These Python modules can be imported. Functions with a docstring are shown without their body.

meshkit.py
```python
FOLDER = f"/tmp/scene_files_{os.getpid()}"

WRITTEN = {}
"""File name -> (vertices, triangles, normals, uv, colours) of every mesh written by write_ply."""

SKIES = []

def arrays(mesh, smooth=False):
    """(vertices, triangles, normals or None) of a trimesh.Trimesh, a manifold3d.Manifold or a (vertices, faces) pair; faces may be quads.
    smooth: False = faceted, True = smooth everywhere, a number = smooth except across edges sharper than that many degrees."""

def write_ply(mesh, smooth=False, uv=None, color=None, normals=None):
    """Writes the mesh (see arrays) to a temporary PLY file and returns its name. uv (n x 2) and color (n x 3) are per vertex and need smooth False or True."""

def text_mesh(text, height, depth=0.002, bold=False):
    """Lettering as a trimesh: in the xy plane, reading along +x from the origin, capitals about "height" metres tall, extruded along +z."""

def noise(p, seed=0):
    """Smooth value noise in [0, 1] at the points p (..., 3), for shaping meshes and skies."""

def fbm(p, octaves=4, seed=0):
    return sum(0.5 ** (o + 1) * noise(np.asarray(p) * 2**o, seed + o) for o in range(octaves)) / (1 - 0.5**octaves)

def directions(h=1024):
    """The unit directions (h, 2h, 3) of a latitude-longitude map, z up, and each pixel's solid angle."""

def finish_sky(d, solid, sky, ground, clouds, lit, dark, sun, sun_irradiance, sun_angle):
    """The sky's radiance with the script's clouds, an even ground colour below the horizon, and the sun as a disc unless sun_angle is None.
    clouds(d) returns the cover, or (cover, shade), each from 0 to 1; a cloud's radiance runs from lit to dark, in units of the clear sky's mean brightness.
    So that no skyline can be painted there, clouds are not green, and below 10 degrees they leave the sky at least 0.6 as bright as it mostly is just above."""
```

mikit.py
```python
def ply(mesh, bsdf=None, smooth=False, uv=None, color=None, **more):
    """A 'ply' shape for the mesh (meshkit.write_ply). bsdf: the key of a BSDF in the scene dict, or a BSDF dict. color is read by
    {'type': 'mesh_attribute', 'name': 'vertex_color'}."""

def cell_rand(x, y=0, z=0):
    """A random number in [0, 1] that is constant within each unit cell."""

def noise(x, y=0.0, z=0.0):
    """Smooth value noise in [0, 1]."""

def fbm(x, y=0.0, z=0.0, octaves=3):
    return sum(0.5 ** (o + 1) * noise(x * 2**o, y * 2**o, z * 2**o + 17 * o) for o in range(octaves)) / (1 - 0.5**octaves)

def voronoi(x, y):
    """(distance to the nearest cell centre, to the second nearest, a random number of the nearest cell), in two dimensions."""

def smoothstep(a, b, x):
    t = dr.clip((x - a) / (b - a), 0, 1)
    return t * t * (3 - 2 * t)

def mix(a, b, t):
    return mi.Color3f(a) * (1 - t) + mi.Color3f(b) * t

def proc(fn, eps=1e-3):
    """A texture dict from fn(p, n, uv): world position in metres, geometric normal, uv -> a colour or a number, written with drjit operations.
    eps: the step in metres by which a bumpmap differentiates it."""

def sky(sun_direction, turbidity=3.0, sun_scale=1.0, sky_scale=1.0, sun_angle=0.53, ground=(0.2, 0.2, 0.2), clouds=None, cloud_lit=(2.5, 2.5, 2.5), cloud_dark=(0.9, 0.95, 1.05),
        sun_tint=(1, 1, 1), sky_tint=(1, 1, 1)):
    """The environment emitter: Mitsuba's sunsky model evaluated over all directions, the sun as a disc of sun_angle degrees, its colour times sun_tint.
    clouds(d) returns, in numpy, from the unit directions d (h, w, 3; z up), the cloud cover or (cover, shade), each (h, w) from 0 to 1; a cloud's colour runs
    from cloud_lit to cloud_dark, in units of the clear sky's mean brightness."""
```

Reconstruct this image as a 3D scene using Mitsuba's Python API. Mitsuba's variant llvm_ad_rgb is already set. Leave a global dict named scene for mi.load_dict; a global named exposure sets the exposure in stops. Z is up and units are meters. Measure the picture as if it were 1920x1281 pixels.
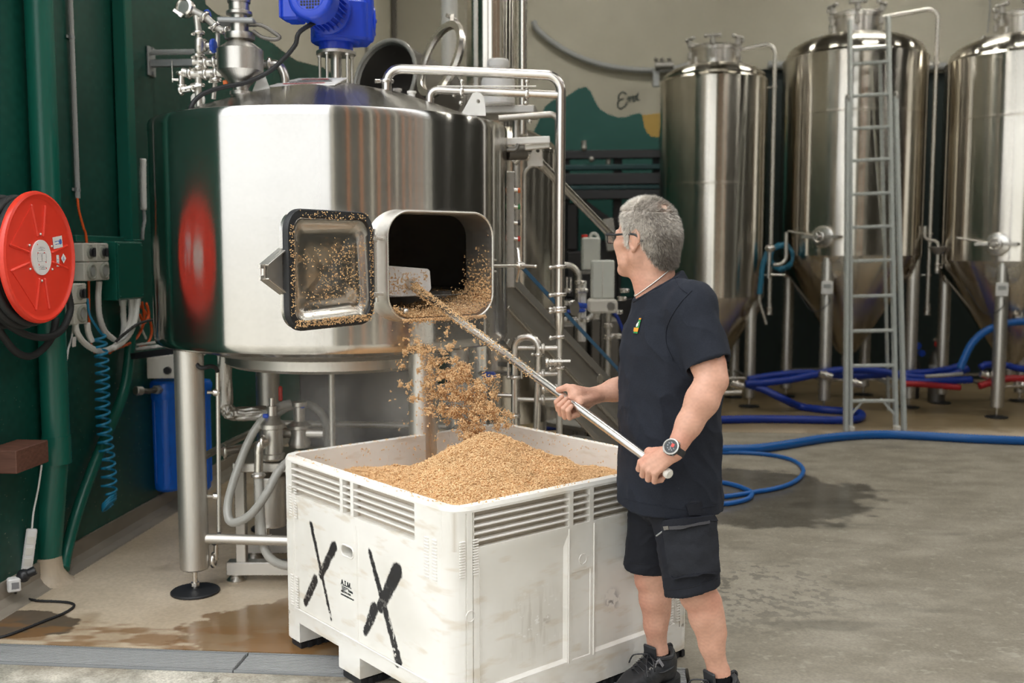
import math, random
import numpy as np, trimesh, shapely, manifold3d as m3
import shapely.geometry as sg
import drjit as dr
import mitsuba as mi
import mikit, meshkit
from mikit import proc, noise, fbm, voronoi, cell_rand, smoothstep, mix

random.seed(7)
RNG = np.random.default_rng(7)
scene, labels = {}, {}
T4 = mi.ScalarTransform4f

# ---------------------------------------------------------------- camera
EYE_H, PITCH, FPX = 1.6, math.radians(5.13), 1900.0
scene['camera'] = {
    'type': 'thinlens', 'fov': 2 * math.degrees(math.atan(960 / FPX)), 'fov_axis': 'x',
    'aperture_radius': 0.0065, 'focus_distance': 3.72, 'near_clip': 0.05, 'far_clip': 200.0,
    'to_world': T4().look_at(origin=[0, 0, EYE_H], target=[0, math.cos(PITCH), EYE_H - math.sin(PITCH)], up=[0, 0, 1]),
}
exposure = 3.4

# ---------------------------------------------------------------- light: an even overcast sky and unseen lamps added to brighten the hall
def overcast(d):
    h = d[..., 2]
    n = meshkit.fbm(d * 2.3 + 5, 4)
    return np.ones_like(h) * 0.97, np.clip(1.0 - np.clip(h, 0, 1) * 1.05 + 0.25 * (n - 0.5), 0, 1)      # brighter towards the zenith, as an overcast sky is
scene['sky'] = mikit.sky((-0.45, -0.5, 0.74), turbidity=4.0, sun_scale=0.0, sky_scale=1.0, ground=(0.3, 0.29, 0.27), clouds=overcast,
                         cloud_lit=(4.0, 4.05, 4.0), cloud_dark=(1.0, 1.02, 1.02))
FILL_LAMP = (2.6, 2.5, 2.25)          # radiance of the added ceiling lamps

# ---------------------------------------------------------------- room frame: the hall is turned 5 degrees to the camera's ground frame
ROOM = math.radians(5.0)
RS = np.array([math.cos(ROOM), -math.sin(ROOM), 0]); RT = np.array([math.sin(ROOM), math.cos(ROOM), 0]); RO = np.array([-2.675, 0, 0])
def room(s, t, z=0.0):
    return RO + s * RS + t * RT + np.array([0, 0, z])
BACK_T, HALL_W, ROOF_Z, DOOR_T = 13.2, 11.5, 6.2, 3.95

def ray_of(px, py):
    u, v = (px - 960) / FPX, (640.5 - py) / FPX
    return np.array([u, math.cos(PITCH) + v * math.sin(PITCH), -math.sin(PITCH) + v * math.cos(PITCH)])
EYE = np.array([0, 0, EYE_H])
def at_depth(px, py, d):          # the point of the hall that the photograph shows there, d metres ahead
    r = ray_of(px, py); return EYE + r * d / r[1]
def on_floor(px, py, z=0.0):
    r = ray_of(px, py); return EYE + r * (z - EYE_H) / r[2]
def on_plane(px, py, p0, n):
    r = ray_of(px, py); return EYE + r * (np.dot(np.asarray(p0) - EYE, n) / np.dot(r, n))
def on_left_wall(px, py, off=0.0):
    return on_plane(px, py, room(off, 0), RS)
def on_back_wall(px, py, off=0.0):
    return on_plane(px, py, room(0, BACK_T - off), RT)

# ---------------------------------------------------------------- mesh helpers
def V(*a): return np.array(a, float)
def unit(v):
    v = np.asarray(v, float); return v / max(np.linalg.norm(v), 1e-12)
def frame(z, x=None):
    z = unit(z); x = unit(np.cross([0, 0, 1], z) if abs(z[2]) < 0.95 else [1, 0, 0]) if x is None else unit(np.asarray(x, float) - np.dot(x, z) * z)
    return np.stack([x, np.cross(z, x), z], 1)
def mat(R=None, p=(0, 0, 0)):
    m = np.eye(4); m[:3, 3] = p
    if R is not None: m[:3, :3] = R
    return m
def rotz(a): c, s = math.cos(a), math.sin(a); return np.array([[c, -s, 0], [s, c, 0], [0, 0, 1.0]])
def moved(m, R=None, p=(0, 0, 0)):
    m = m.copy(); m.apply_transform(mat(R, p)); return m
def cat(*ms):
    out = []
    for m in ms: out += list(m) if isinstance(m, (list, tuple)) else [m]
    return trimesh.util.concatenate(out)
def tm(man):
    g = man.to_mesh(); return trimesh.Trimesh(g.vert_properties[:, :3], g.tri_verts, process=False)
def mf(mesh):
    return m3.Manifold(m3.Mesh(np.asarray(mesh.vertices, np.float32), np.asarray(mesh.faces, np.uint32)))
def box(size, c=(0, 0, 0), R=None, bev=0.0):
    """a box with chamfered edges"""
    s = np.asarray(size, float) / 2
    if bev <= 0:
        m = trimesh.creation.box(np.asarray(size, float))
    else:
        b = min(bev, s.min() * 0.95); pts = []
        for k in range(3):
            q = s - b; q[k] = s[k]
            pts += [[sx * q[0], sy * q[1], sz * q[2]] for sx in (-1, 1) for sy in (-1, 1) for sz in (-1, 1)]
        m = tm(m3.Manifold.hull_points(np.array(pts)))
    return moved(m, R, c)
def bar(p0, p1, w, h, up=(0, 0, 1), bev=0.003):
    """a rectangular bar from p0 to p1: w across, h along up"""
    p0, p1 = np.asarray(p0, float), np.asarray(p1, float); d = p1 - p0; L = np.linalg.norm(d); x = d / L
    y = unit(np.cross(up, x)); z = np.cross(x, y)
    return box((L, w, h), (p0 + p1) / 2, np.stack([x, y, z], 1), bev)
def lathe(prof, n=48, R=None, p=(0, 0, 0), caps=True):
    """a turned body about z; profile of (radius, height) from bottom to top"""
    prof = [(max(r, 0.0), z) for r, z in prof]
    if caps and prof[0][0] > 1e-6: prof = [(0.0, prof[0][1])] + prof
    if caps and prof[-1][0] > 1e-6: prof = prof + [(0.0, prof[-1][1])]
    vs, fs, rows = [], [], []
    a = np.arange(n) * 2 * math.pi / n
    for r, z in prof:
        if r < 1e-6: rows.append([len(vs)]); vs.append([0, 0, z])
        else:
            rows.append(list(range(len(vs), len(vs) + n))); vs += [[r * math.cos(t), r * math.sin(t), z] for t in a]
    for A, B in zip(rows[:-1], rows[1:]):
        for i in range(n):
            j = (i + 1) % n
            if len(A) == 1 and len(B) == 1: continue
            if len(A) == 1: fs.append([A[0], B[j], B[i]])
            elif len(B) == 1: fs.append([A[i], A[j], B[0]])
            else: fs += [[A[i], A[j], B[j]], [A[i], B[j], B[i]]]
    return moved(trimesh.Trimesh(vs, fs, process=False), R, p)
def cyl(p0, p1, r, n=24, r1=None, bev=0.0):
    p0, p1 = np.asarray(p0, float), np.asarray(p1, float); L = np.linalg.norm(p1 - p0); r1 = r if r1 is None else r1
    prof = [(r, 0), (r1, L)] if bev <= 0 else [(r - bev, 0), (r, bev), (r1, L - bev), (r1 - bev, L)]
    return lathe(prof, n, frame(p1 - p0), p0)
def ball(c, r, n=2, s=(1, 1, 1)):
    m = trimesh.creation.icosphere(n, 1.0); m.apply_scale(np.asarray(s, float) * r); return moved(m, None, c)
def torus(c, axis, R, r, n=40, k=12):
    a = np.arange(n) * 2 * math.pi / n; F = frame(axis)
    pts = [np.asarray(c) + F @ V(R * math.cos(t), R * math.sin(t), 0) for t in a]
    return sweep(pts, r, k, closed=True)
def fillet(pts, r, seg=7):
    pts = [np.asarray(p, float) for p in pts]; out = [pts[0]]
    for a, b, c in zip(pts[:-2], pts[1:-1], pts[2:]):
        u, v = unit(a - b), unit(c - b); ang = math.acos(np.clip(u @ v, -1, 1))
        if ang > 3.05: out.append(b); continue
        d = min(r / math.tan(ang / 2), 0.48 * np.linalg.norm(a - b), 0.48 * np.linalg.norm(c - b)); rr = d * math.tan(ang / 2)
        cen = b + unit(u + v) * rr / math.sin(ang / 2); p, q = b + u * d - cen, b + v * d - cen
        w = math.acos(np.clip(unit(p) @ unit(q), -1, 1))
        out += [cen + (math.sin((1 - t) * w) * p + math.sin(t * w) * q) / math.sin(w) for t in np.linspace(0, 1, seg)]
    return out + [pts[-1]]
def spline(pts, n=10, closed=False):
    P = np.array(pts, float); N = len(P); out = []
    for i in range(N if closed else N - 1):
        g = (lambda k: P[k % N]) if closed else (lambda k: P[min(max(k, 0), N - 1)])
        a, b, c, d = g(i - 1), g(i), g(i + 1), g(i + 2)
        for t in np.arange(n) / n:
            out.append(0.5 * (2 * b + (c - a) * t + (2 * a - 5 * b + 4 * c - d) * t * t + (3 * b - a - 3 * c + d) * t ** 3))
    return out if closed else out + [P[-1]]
def sweep(pts, r, k=12, closed=False, flat=1.0):
    """a round tube along the points; r one radius or one for each point"""
    P = np.array(pts, float); N = len(P); r = np.broadcast_to(np.asarray(r, float), (N,))
    t = (np.roll(P, -1, 0) - np.roll(P, 1, 0)) if closed else np.gradient(P, axis=0)
    t /= np.maximum(np.linalg.norm(t, axis=1, keepdims=True), 1e-12)
    x = frame(t[0])[:, 0]; X = []
    for i in range(N):
        x = unit(x - (x @ t[i]) * t[i]); X.append(x)
    X = np.array(X); Y = np.cross(t, X)
    if closed:      # spread the twist so that the last ring meets the first
        e = unit(X[-1] - (X[-1] @ t[0]) * t[0]); w = math.atan2(np.cross(X[0], e) @ t[0], X[0] @ e)
        a = -w * np.arange(N) / N; X, Y = X * np.cos(a)[:, None] + Y * np.sin(a)[:, None], Y * np.cos(a)[:, None] - X * np.sin(a)[:, None]
    a = np.arange(k) * 2 * math.pi / k
    v = (P[:, None] + r[:, None, None] * (np.cos(a)[None, :, None] * X[:, None] + flat * np.sin(a)[None, :, None] * Y[:, None])).reshape(-1, 3)
    f = []
    for i in range(N if closed else N - 1):
        A, B = i * k, ((i + 1) % N) * k
        for j in range(k):
            q = (j + 1) % k; f += [[A + j, A + q, B + q], [A + j, B + q, B + j]]
    if not closed:
        v = np.vstack([v, P[:1], P[-1:]]); n0 = N * k
        for j in range(k):
            q = (j + 1) % k; f += [[n0, q, j], [n0 + 1, (N - 1) * k + j, (N - 1) * k + q]]
    return trimesh.Trimesh(v, f, process=False)
def pipe(pts, r, bend=None, k=14):
    return sweep(fillet(pts, bend or 2.6 * r), r, k)
def prism(poly, depth, R=None, p=(0, 0, 0)):
    """a shapely outline (x, y) extruded along z from 0 to depth"""
    gs = getattr(poly, 'geoms', [poly])
    return moved(cat([trimesh.creation.extrude_polygon(g, depth, engine='earcut') for g in gs if g.area > 1e-10]), R, p)
def rrect(w, h, r, n=8):
    return sg.box(-w / 2 + r, -h / 2 + r, w / 2 - r, h / 2 - r).buffer(r, quad_segs=n)
def rsolid(w, h, d, r, b=0.004, R=None, p=(0, 0, 0), n=6):
    """a slab with rounded corners in xy and a small chamfer on its front and back edges, z from 0 to d"""
    a = np.array(rrect(w, h, r, n).exterior.coords)[:-1]; q = np.array(rrect(w - 2 * b, h - 2 * b, max(r - b, 1e-4), n).exterior.coords)[:-1]
    pts = np.vstack([np.c_[q, q[:, 0] * 0], np.c_[a, a[:, 0] * 0 + b], np.c_[a, a[:, 0] * 0 + d - b], np.c_[q, q[:, 0] * 0 + d]])
    return moved(tm(m3.Manifold.hull_points(pts)), R, p)
def hexnut(c, axis, r, h):
    return cyl(np.asarray(c) , np.asarray(c) + unit(axis) * h, r, 6)

# ---------------------------------------------------------------- names and labels
_count = {}
def _key(name):
    n = _count.get(name, 0); _count[name] = n + 1
    return name if n == 0 else f'{name}_{n:03d}'
def thing(name, label, category, group=None, kind=None):
    k = _key(name); labels[k] = {'label': label, 'category': category}
    if group: labels[k]['group'] = group
    if kind: labels[k]['kind'] = kind
    return k
def part(parent, name, mesh, bsdf, smooth=35, label=None, kind=None, **kw):
    k = _key(parent + '__' + name)
    scene[k] = mesh if isinstance(mesh, dict) else mikit.ply(mesh, 'material_' + bsdf, smooth=smooth, **kw)
    if label or kind: labels[k] = {a: b for a, b in (('label', label), ('kind', kind)) if b}
    return k
def solo(name, label, category, mesh, bsdf, smooth=35, group=None, kind=None, **kw):
    k = thing(name, label, category, group, kind); scene[k] = mesh if isinstance(mesh, dict) else mikit.ply(mesh, 'material_' + bsdf, smooth=smooth, **kw); return k
def struct(name, mesh, bsdf, smooth=False, label=None, **kw):
    scene[name] = mikit.ply(mesh, 'material_' + bsdf, smooth=smooth, **kw); labels[name] = {'kind': 'structure'}
    if label: labels[name]['label'] = label
    return name

# ---------------------------------------------------------------- materials
def rgb(*c): return {'type': 'rgb', 'value': list(c)}
def srgb(r, g, b):
    f = lambda x: (x / 255 / 12.92) if x <= 10 else (((x / 255) + 0.055) / 1.055) ** 2.4
    return (f(r), f(g), f(b))
def mat_(name, d): scene['material_' + name] = {'type': 'twosided', 'bsdf': d} if d['type'] not in ('dielectric', 'thindielectric', 'twosided') else d; return name
def plastic(name, c, rough=0.35, spec=0.5, **kw):
    return mat_(name, {'type': 'principled', 'base_color': c if isinstance(c, dict) else rgb(*c), 'roughness': rough, 'specular': spec, **kw})
def metal(name, c, au=0.15, av=None):
    return mat_(name, {'type': 'roughconductor', 'material': 'none', 'specular_reflectance': c if isinstance(c, dict) else rgb(*c), 'distribution': 'ggx', 'alpha_u': au, 'alpha_v': av or au})
def surf(v, f, uv, n, bsdf):
    path = meshkit.write_ply(trimesh.Trimesh(v, f, process=False), False, uv, None, normals=n)
    return {'type': 'ply', 'filename': path, 'face_normals': False, 'bsdf': {'type': 'ref', 'id': 'material_' + bsdf}}
def lathe_uv(prof, bsdf, n=96, R=None, p=(0, 0, 0), a0=math.pi / 2, sharp=28):
    """a turned body with its brushed grain running round it (u round, v along), normals smooth along the profile except at edges"""
    P = np.array(prof, float); d = np.diff(P, axis=0); N = np.c_[d[:, 1], -d[:, 0]]; N /= np.maximum(np.linalg.norm(N, axis=1, keepdims=True), 1e-12)
    L = np.r_[0, np.cumsum(np.linalg.norm(d, axis=1))]
    a = a0 + np.arange(n + 1) * 2 * math.pi / n; vs, fs, us, ns = [], [], [], []
    for i in range(len(d)):
        na = N[i - 1] + N[i] if i > 0 and N[i - 1] @ N[i] > math.cos(math.radians(sharp)) else N[i]
        nb = N[i + 1] + N[i] if i < len(d) - 1 and N[i + 1] @ N[i] > math.cos(math.radians(sharp)) else N[i]
        b = len(vs) * (n + 1)
        for q, (k, nn) in enumerate(((i, na / np.linalg.norm(na)), (i + 1, nb / np.linalg.norm(nb)))):
            vs.append(np.c_[P[k, 0] * np.cos(a), P[k, 0] * np.sin(a), np.full(n + 1, P[k, 1])])
            ns.append(np.c_[nn[0] * np.cos(a), nn[0] * np.sin(a), np.full(n + 1, nn[1])])
            us.append(np.c_[a, np.full(n + 1, L[k])])
        j = np.arange(n)
        fs += [np.c_[b + j, b + j + 1, b + n + 1 + j + 1], np.c_[b + j, b + n + 1 + j + 1, b + n + 1 + j]]
    v, nn = np.vstack(vs), np.vstack(ns)
    if R is not None: v, nn = v @ np.asarray(R).T, nn @ np.asarray(R).T
    f = np.vstack(fs); w = v[f]; ok = np.linalg.norm(np.cross(w[:, 1] - w[:, 0], w[:, 2] - w[:, 0]), axis=1) > 1e-12
    return surf(v + np.asarray(p), f[ok], np.vstack(us), nn, bsdf)
def dome_prof(r0, z0, h, n=10, r1=0.0):
    """a dished end from (r0, z0) up to height z0 + h at radius r1"""
    return [(r0 * math.sqrt(max(1 - t * t, 0)) if r1 == 0 else r1 + (r0 - r1) * math.cos(t * math.pi / 2), z0 + h * (t if r1 == 0 else math.sin(t * math.pi / 2))) for t in np.linspace(0, 1, n)]

# ---------------------------------------------------------------- materials
STEEL = (0.70, 0.675, 0.63)
def steel_look(lo, hi, scale):
    def fn(p, n, uv):
        k = fbm(p.x * scale, p.y * scale, p.z * scale * 2.0, 3); d = noise(p.x * 160, p.y * 160, p.z * 160)
        return mix(lo, hi, smoothstep(0.25, 0.75, k)) * (0.965 + 0.07 * d)
    return proc(fn)
metal('tun_steel', steel_look((0.60, 0.585, 0.56), (0.67, 0.655, 0.63), 1.6), 0.010, 0.07)
metal('tank_steel', steel_look((0.64, 0.605, 0.54), (0.71, 0.675, 0.61), 1.3), 0.012, 0.10)
metal('steel', STEEL, 0.16)
metal('seam_steel', (0.62, 0.575, 0.51), 0.03, 0.14)
metal('hydrator_steel', (0.60, 0.58, 0.545), 0.10, 0.24)
metal('polished_steel', (0.74, 0.715, 0.675), 0.07)
metal('dull_steel', (0.52, 0.505, 0.475), 0.30)
metal('dark_steel', (0.22, 0.21, 0.195), 0.32)
metal('brushed_pipe', (0.68, 0.655, 0.61), 0.20)
plastic('aluminium', (0.50, 0.53, 0.515), 0.38, 0.6, metallic=0.25)
metal('drain_steel', (0.66, 0.67, 0.67), 0.5)
metal('galvanised', (0.50, 0.52, 0.53), 0.42)
metal('foil', (0.72, 0.70, 0.66), 0.18)
plastic('white_metal', (0.72, 0.71, 0.68), 0.35)
plastic('white_plastic', (0.62, 0.60, 0.55), 0.40)
plastic('outlet_plastic', (0.55, 0.535, 0.48), 0.38)
plastic('outlet_clear', (0.30, 0.31, 0.27), 0.12)
plastic('grey_plastic', (0.30, 0.31, 0.30), 0.42)
plastic('pvc_grey', (0.35, 0.36, 0.36), 0.45)
plastic('jug_plastic', (0.54, 0.56, 0.52), 0.35)
plastic('black_rubber', (0.012, 0.013, 0.015), 0.55)
plastic('black_plastic', (0.016, 0.017, 0.020), 0.35)
plastic('black_frame', (0.006, 0.007, 0.008), 0.5)
plastic('hose_rubber', (0.018, 0.019, 0.020), 0.62)
plastic('teal_rack', (0.010, 0.055, 0.062), 0.45)
plastic('motor_blue', (0.012, 0.055, 0.56), 0.30, clearcoat=0.4)
plastic('filter_blue', (0.006, 0.115, 0.56), 0.28)
plastic('hose_blue', (0.008, 0.10, 0.36), 0.34)
plastic('film_blue', (0.045, 0.12, 0.22), 0.35)
plastic('hose_blue_dark', (0.006, 0.03, 0.26), 0.36)
plastic('air_hose_blue', (0.012, 0.20, 0.36), 0.33)
plastic('hose_teal', (0.01, 0.13, 0.22), 0.35)
plastic('valve_blue', (0.012, 0.06, 0.42), 0.35)
plastic('hose_red', (0.33, 0.015, 0.02), 0.36)
plastic('reel_red', (0.68, 0.040, 0.020), 0.30, clearcoat=0.3)
plastic('reel_red_dark', (0.33, 0.010, 0.008), 0.36)
plastic('orange_cable', (0.72, 0.10, 0.01), 0.42)
plastic('signal_green', (0.02, 0.25, 0.06), 0.3)
plastic('signal_red', (0.55, 0.03, 0.02), 0.3)
plastic('signal_orange', (0.75, 0.16, 0.03), 0.3)
plastic('label_white', (0.66, 0.65, 0.64), 0.45)
plastic('print_grey', (0.20, 0.20, 0.21), 0.5)
plastic('print_black', (0.015, 0.02, 0.022), 0.5)
plastic('print_blue', (0.06, 0.13, 0.42), 0.5)
plastic('clear_hose', (0.33, 0.325, 0.30), 0.22)
plastic('braid_hose', (0.36, 0.35, 0.32), 0.45)
plastic('green_paint', (0.0045, 0.092, 0.065), 0.33)
plastic('stone_wool', (0.20, 0.18, 0.15), 0.9)
scene['material_clear_glass'] = {'type': 'thindielectric', 'int_ior': 1.5}
plastic('timber_red', proc(lambda p, n, uv: mix((0.075, 0.030, 0.020), (0.135, 0.058, 0.038), fbm(p.x * 14 + p.y * 5, p.y * 60, p.z * 90, 3))), 0.6)

def wall_green(p, n, uv):
    k = fbm(p.x * 1.1, p.y * 1.1, p.z * 0.8, 4); g = noise(p.x * 35, p.y * 35, p.z * 35); sp = noise(p.x * 85 + 3, p.y * 85, p.z * 85)
    c = mix((0.0012, 0.043, 0.031), (0.0028, 0.068, 0.049), smoothstep(0.3, 0.7, k)) * (0.9 + 0.2 * g)
    low = smoothstep(1.3, 0.2, p.z)
    return mix(c, (0.14, 0.16, 0.11), smoothstep(0.905, 0.94, sp) * (0.15 + 0.6 * low))
plastic('wall_green', proc(wall_green), 0.45)
def wall_cream(p, n, uv):
    k = fbm(p.x * 0.7, p.y * 0.7, p.z * 0.5, 4)
    return mix((0.46, 0.435, 0.355), (0.54, 0.515, 0.43), smoothstep(0.3, 0.7, k))
plastic('wall_cream', proc(wall_cream), 0.7)
plastic('mural_green', proc(lambda p, n, uv: mix((0.014, 0.095, 0.082), (0.024, 0.122, 0.105), fbm(p.x * 2, p.y * 2, p.z * 2, 3))), 0.6)
plastic('mural_dark_green', (0.0030, 0.044, 0.032), 0.55)
plastic('mural_yellow', (0.50, 0.33, 0.085), 0.65)
plastic('mural_ink', (0.045, 0.06, 0.05), 0.7)
plastic('ceiling_white', (0.20, 0.195, 0.175), 0.8)
plastic('wall_dark', (0.030, 0.032, 0.027), 0.7)
plastic('black_green', (0.0035, 0.014, 0.013), 0.6)
plastic('facade_dark', proc(lambda p, n, uv: mix((0.045, 0.045, 0.036), (0.085, 0.08, 0.062), fbm(p.x * 0.5, p.y * 0.5, p.z * 0.3, 3))), 0.7)
plastic('post_rust', (0.42, 0.17, 0.07), 0.7)
plastic('post_cream', (0.52, 0.47, 0.38), 0.7)
plastic('shed_light', (0.66, 0.65, 0.62), 0.75)

def concrete(p, n, uv):
    k = fbm(p.x * 0.9, p.y * 0.9, 1.0, 4); q = fbm(p.x * 5, p.y * 8, 2.0, 5); f = noise(p.x * 130, p.y * 130, 3.0); s = fbm(p.x * 26, p.y * 34, 9.0, 4)
    c = mix((0.185, 0.164, 0.128), (0.270, 0.245, 0.200), smoothstep(0.28, 0.72, 0.5 * k + 0.5 * q)) * (0.90 + 0.2 * f)
    c = mix(c, (0.33, 0.315, 0.265), smoothstep(0.64, 0.80, s) * 0.4)
    c = mix(c, (0.085, 0.076, 0.058), smoothstep(0.60, 0.76, fbm(p.x * 1.6 + 4, p.y * 4.5, 5.0, 4)) * 0.45)
    # the damp patch behind the brewer, with a ragged edge, and splashes nearer by
    e = (fbm(p.x * 5, p.y * 5, 7.0, 4) - 0.5)
    wx, wy = (p.x - 1.45) / 0.95, (p.y - 6.55) / 0.85
    wet = smoothstep(1.0, 0.88, dr.sqrt(wx * wx + wy * wy) + 0.55 * e)
    c = c * (1 - 0.60 * wet)
    sx, sy = (p.x - 1.05) / 0.75, (p.y - 4.75) / 0.75
    sp = smoothstep(1.15, 0.2, dr.sqrt(sx * sx + sy * sy)) * smoothstep(0.50, 0.62, fbm(p.x * 30, p.y * 30, 3.0, 4)) * smoothstep(0.40, 0.62, fbm(p.x * 4, p.y * 4, 6.0, 3))
    return c * (1 - 0.42 * sp)
def concrete_rough(p, n, uv):
    e = (fbm(p.x * 5, p.y * 5, 7.0, 4) - 0.5); wx, wy = (p.x - 1.45) / 0.95, (p.y - 6.55) / 0.85
    return dr.lerp(mi.Float(0.62), mi.Float(0.22), smoothstep(1.0, 0.88, dr.sqrt(wx * wx + wy * wy) + 0.55 * e))
plastic('concrete', proc(concrete), proc(concrete_rough), 0.4)
def coating(p, n, uv):
    k = fbm(p.x * 1.2, p.y * 1.2, 0.0, 4); f = noise(p.x * 90, p.y * 90, 1.0); st = fbm(p.x * 3 + 7, p.y * 3, 4.0, 4)
    c = mix((0.40, 0.325, 0.235), (0.53, 0.445, 0.34), smoothstep(0.3, 0.7, k)) * (0.93 + 0.14 * f)
    c = mix(c, (0.20, 0.13, 0.065), smoothstep(0.56, 0.75, st) * 0.45)
    # under the fermenters the coating is darker and yellower
    c = mix(c, (0.17, 0.122, 0.058), smoothstep(8.6, 9.2, p.y) * 0.85)
    # wort spilt by the bin, and the dark damp corner by the wall
    e = fbm(p.x * 9, p.y * 9, 7.0, 4) - 0.5
    wx, wy = (p.x + 0.72) / 0.62, (p.y - 4.12) / 0.46
    w1 = smoothstep(1.02, 0.92, dr.sqrt(wx * wx + wy * wy) + 0.7 * e)
    w2 = smoothstep(1.0, 0.92, dr.sqrt(dr.square((p.x + 2.17) / 0.34) + dr.square((p.y - 4.22) / 0.17)) + 0.5 * e)
    c = mix(c, (0.155, 0.088, 0.036), w1 * 0.85)
    c = mix(c, (0.060, 0.042, 0.028), w2 * 0.9)
    edge = smoothstep(4.16, 4.02, p.y + 0.0875 * p.x) * smoothstep(0.4, 0.6, fbm(p.x * 6, p.y * 14, 2.0, 3))
    return mix(c, (0.17, 0.085, 0.03), edge * 0.75)
def coating_rough(p, n, uv):
    e = fbm(p.x * 9, p.y * 9, 7.0, 4) - 0.5
    wx, wy = (p.x + 0.72) / 0.62, (p.y - 4.12) / 0.46
    return dr.lerp(mi.Float(0.42), mi.Float(0.18), smoothstep(1.02, 0.92, dr.sqrt(wx * wx + wy * wy) + 0.7 * e))
plastic('floor_coating', proc(coating), proc(coating_rough), 0.45)
def apron(p, n, uv):
    k = fbm(p.x * 1.3, p.y * 1.3, 1.0, 4); q = fbm(p.x * 7, p.y * 7, 2.0, 5); f = noise(p.x * 170, p.y * 170, 3.0); d = fbm(p.x * 45, p.y * 45, 8.0, 3)
    c = mix((0.20, 0.188, 0.155), (0.43, 0.405, 0.345), smoothstep(0.34, 0.64, 0.35 * k + 0.65 * q)) * (0.78 + 0.44 * f)
    c = mix(c, (0.10, 0.09, 0.075), smoothstep(0.55, 0.72, d) * smoothstep(0.45, 0.6, fbm(p.x * 2.2 + 9, p.y * 2.2, 4.0, 3)) * 0.7)
    near = smoothstep(3.45, 3.85, p.y + 0.0875 * p.x) * smoothstep(0.35, 0.6, fbm(p.x * 5, p.y * 9, 6.0, 4))
    return mix(c, (0.15, 0.098, 0.055), near * 0.7)
plastic('apron_concrete', proc(apron), 0.8, 0.3)
plastic('cove_grey', proc(lambda p, n, uv: mix((0.15, 0.135, 0.11), (0.28, 0.245, 0.20), fbm(p.x * 3, p.y * 3, p.z * 8, 4))), 0.5)

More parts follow.
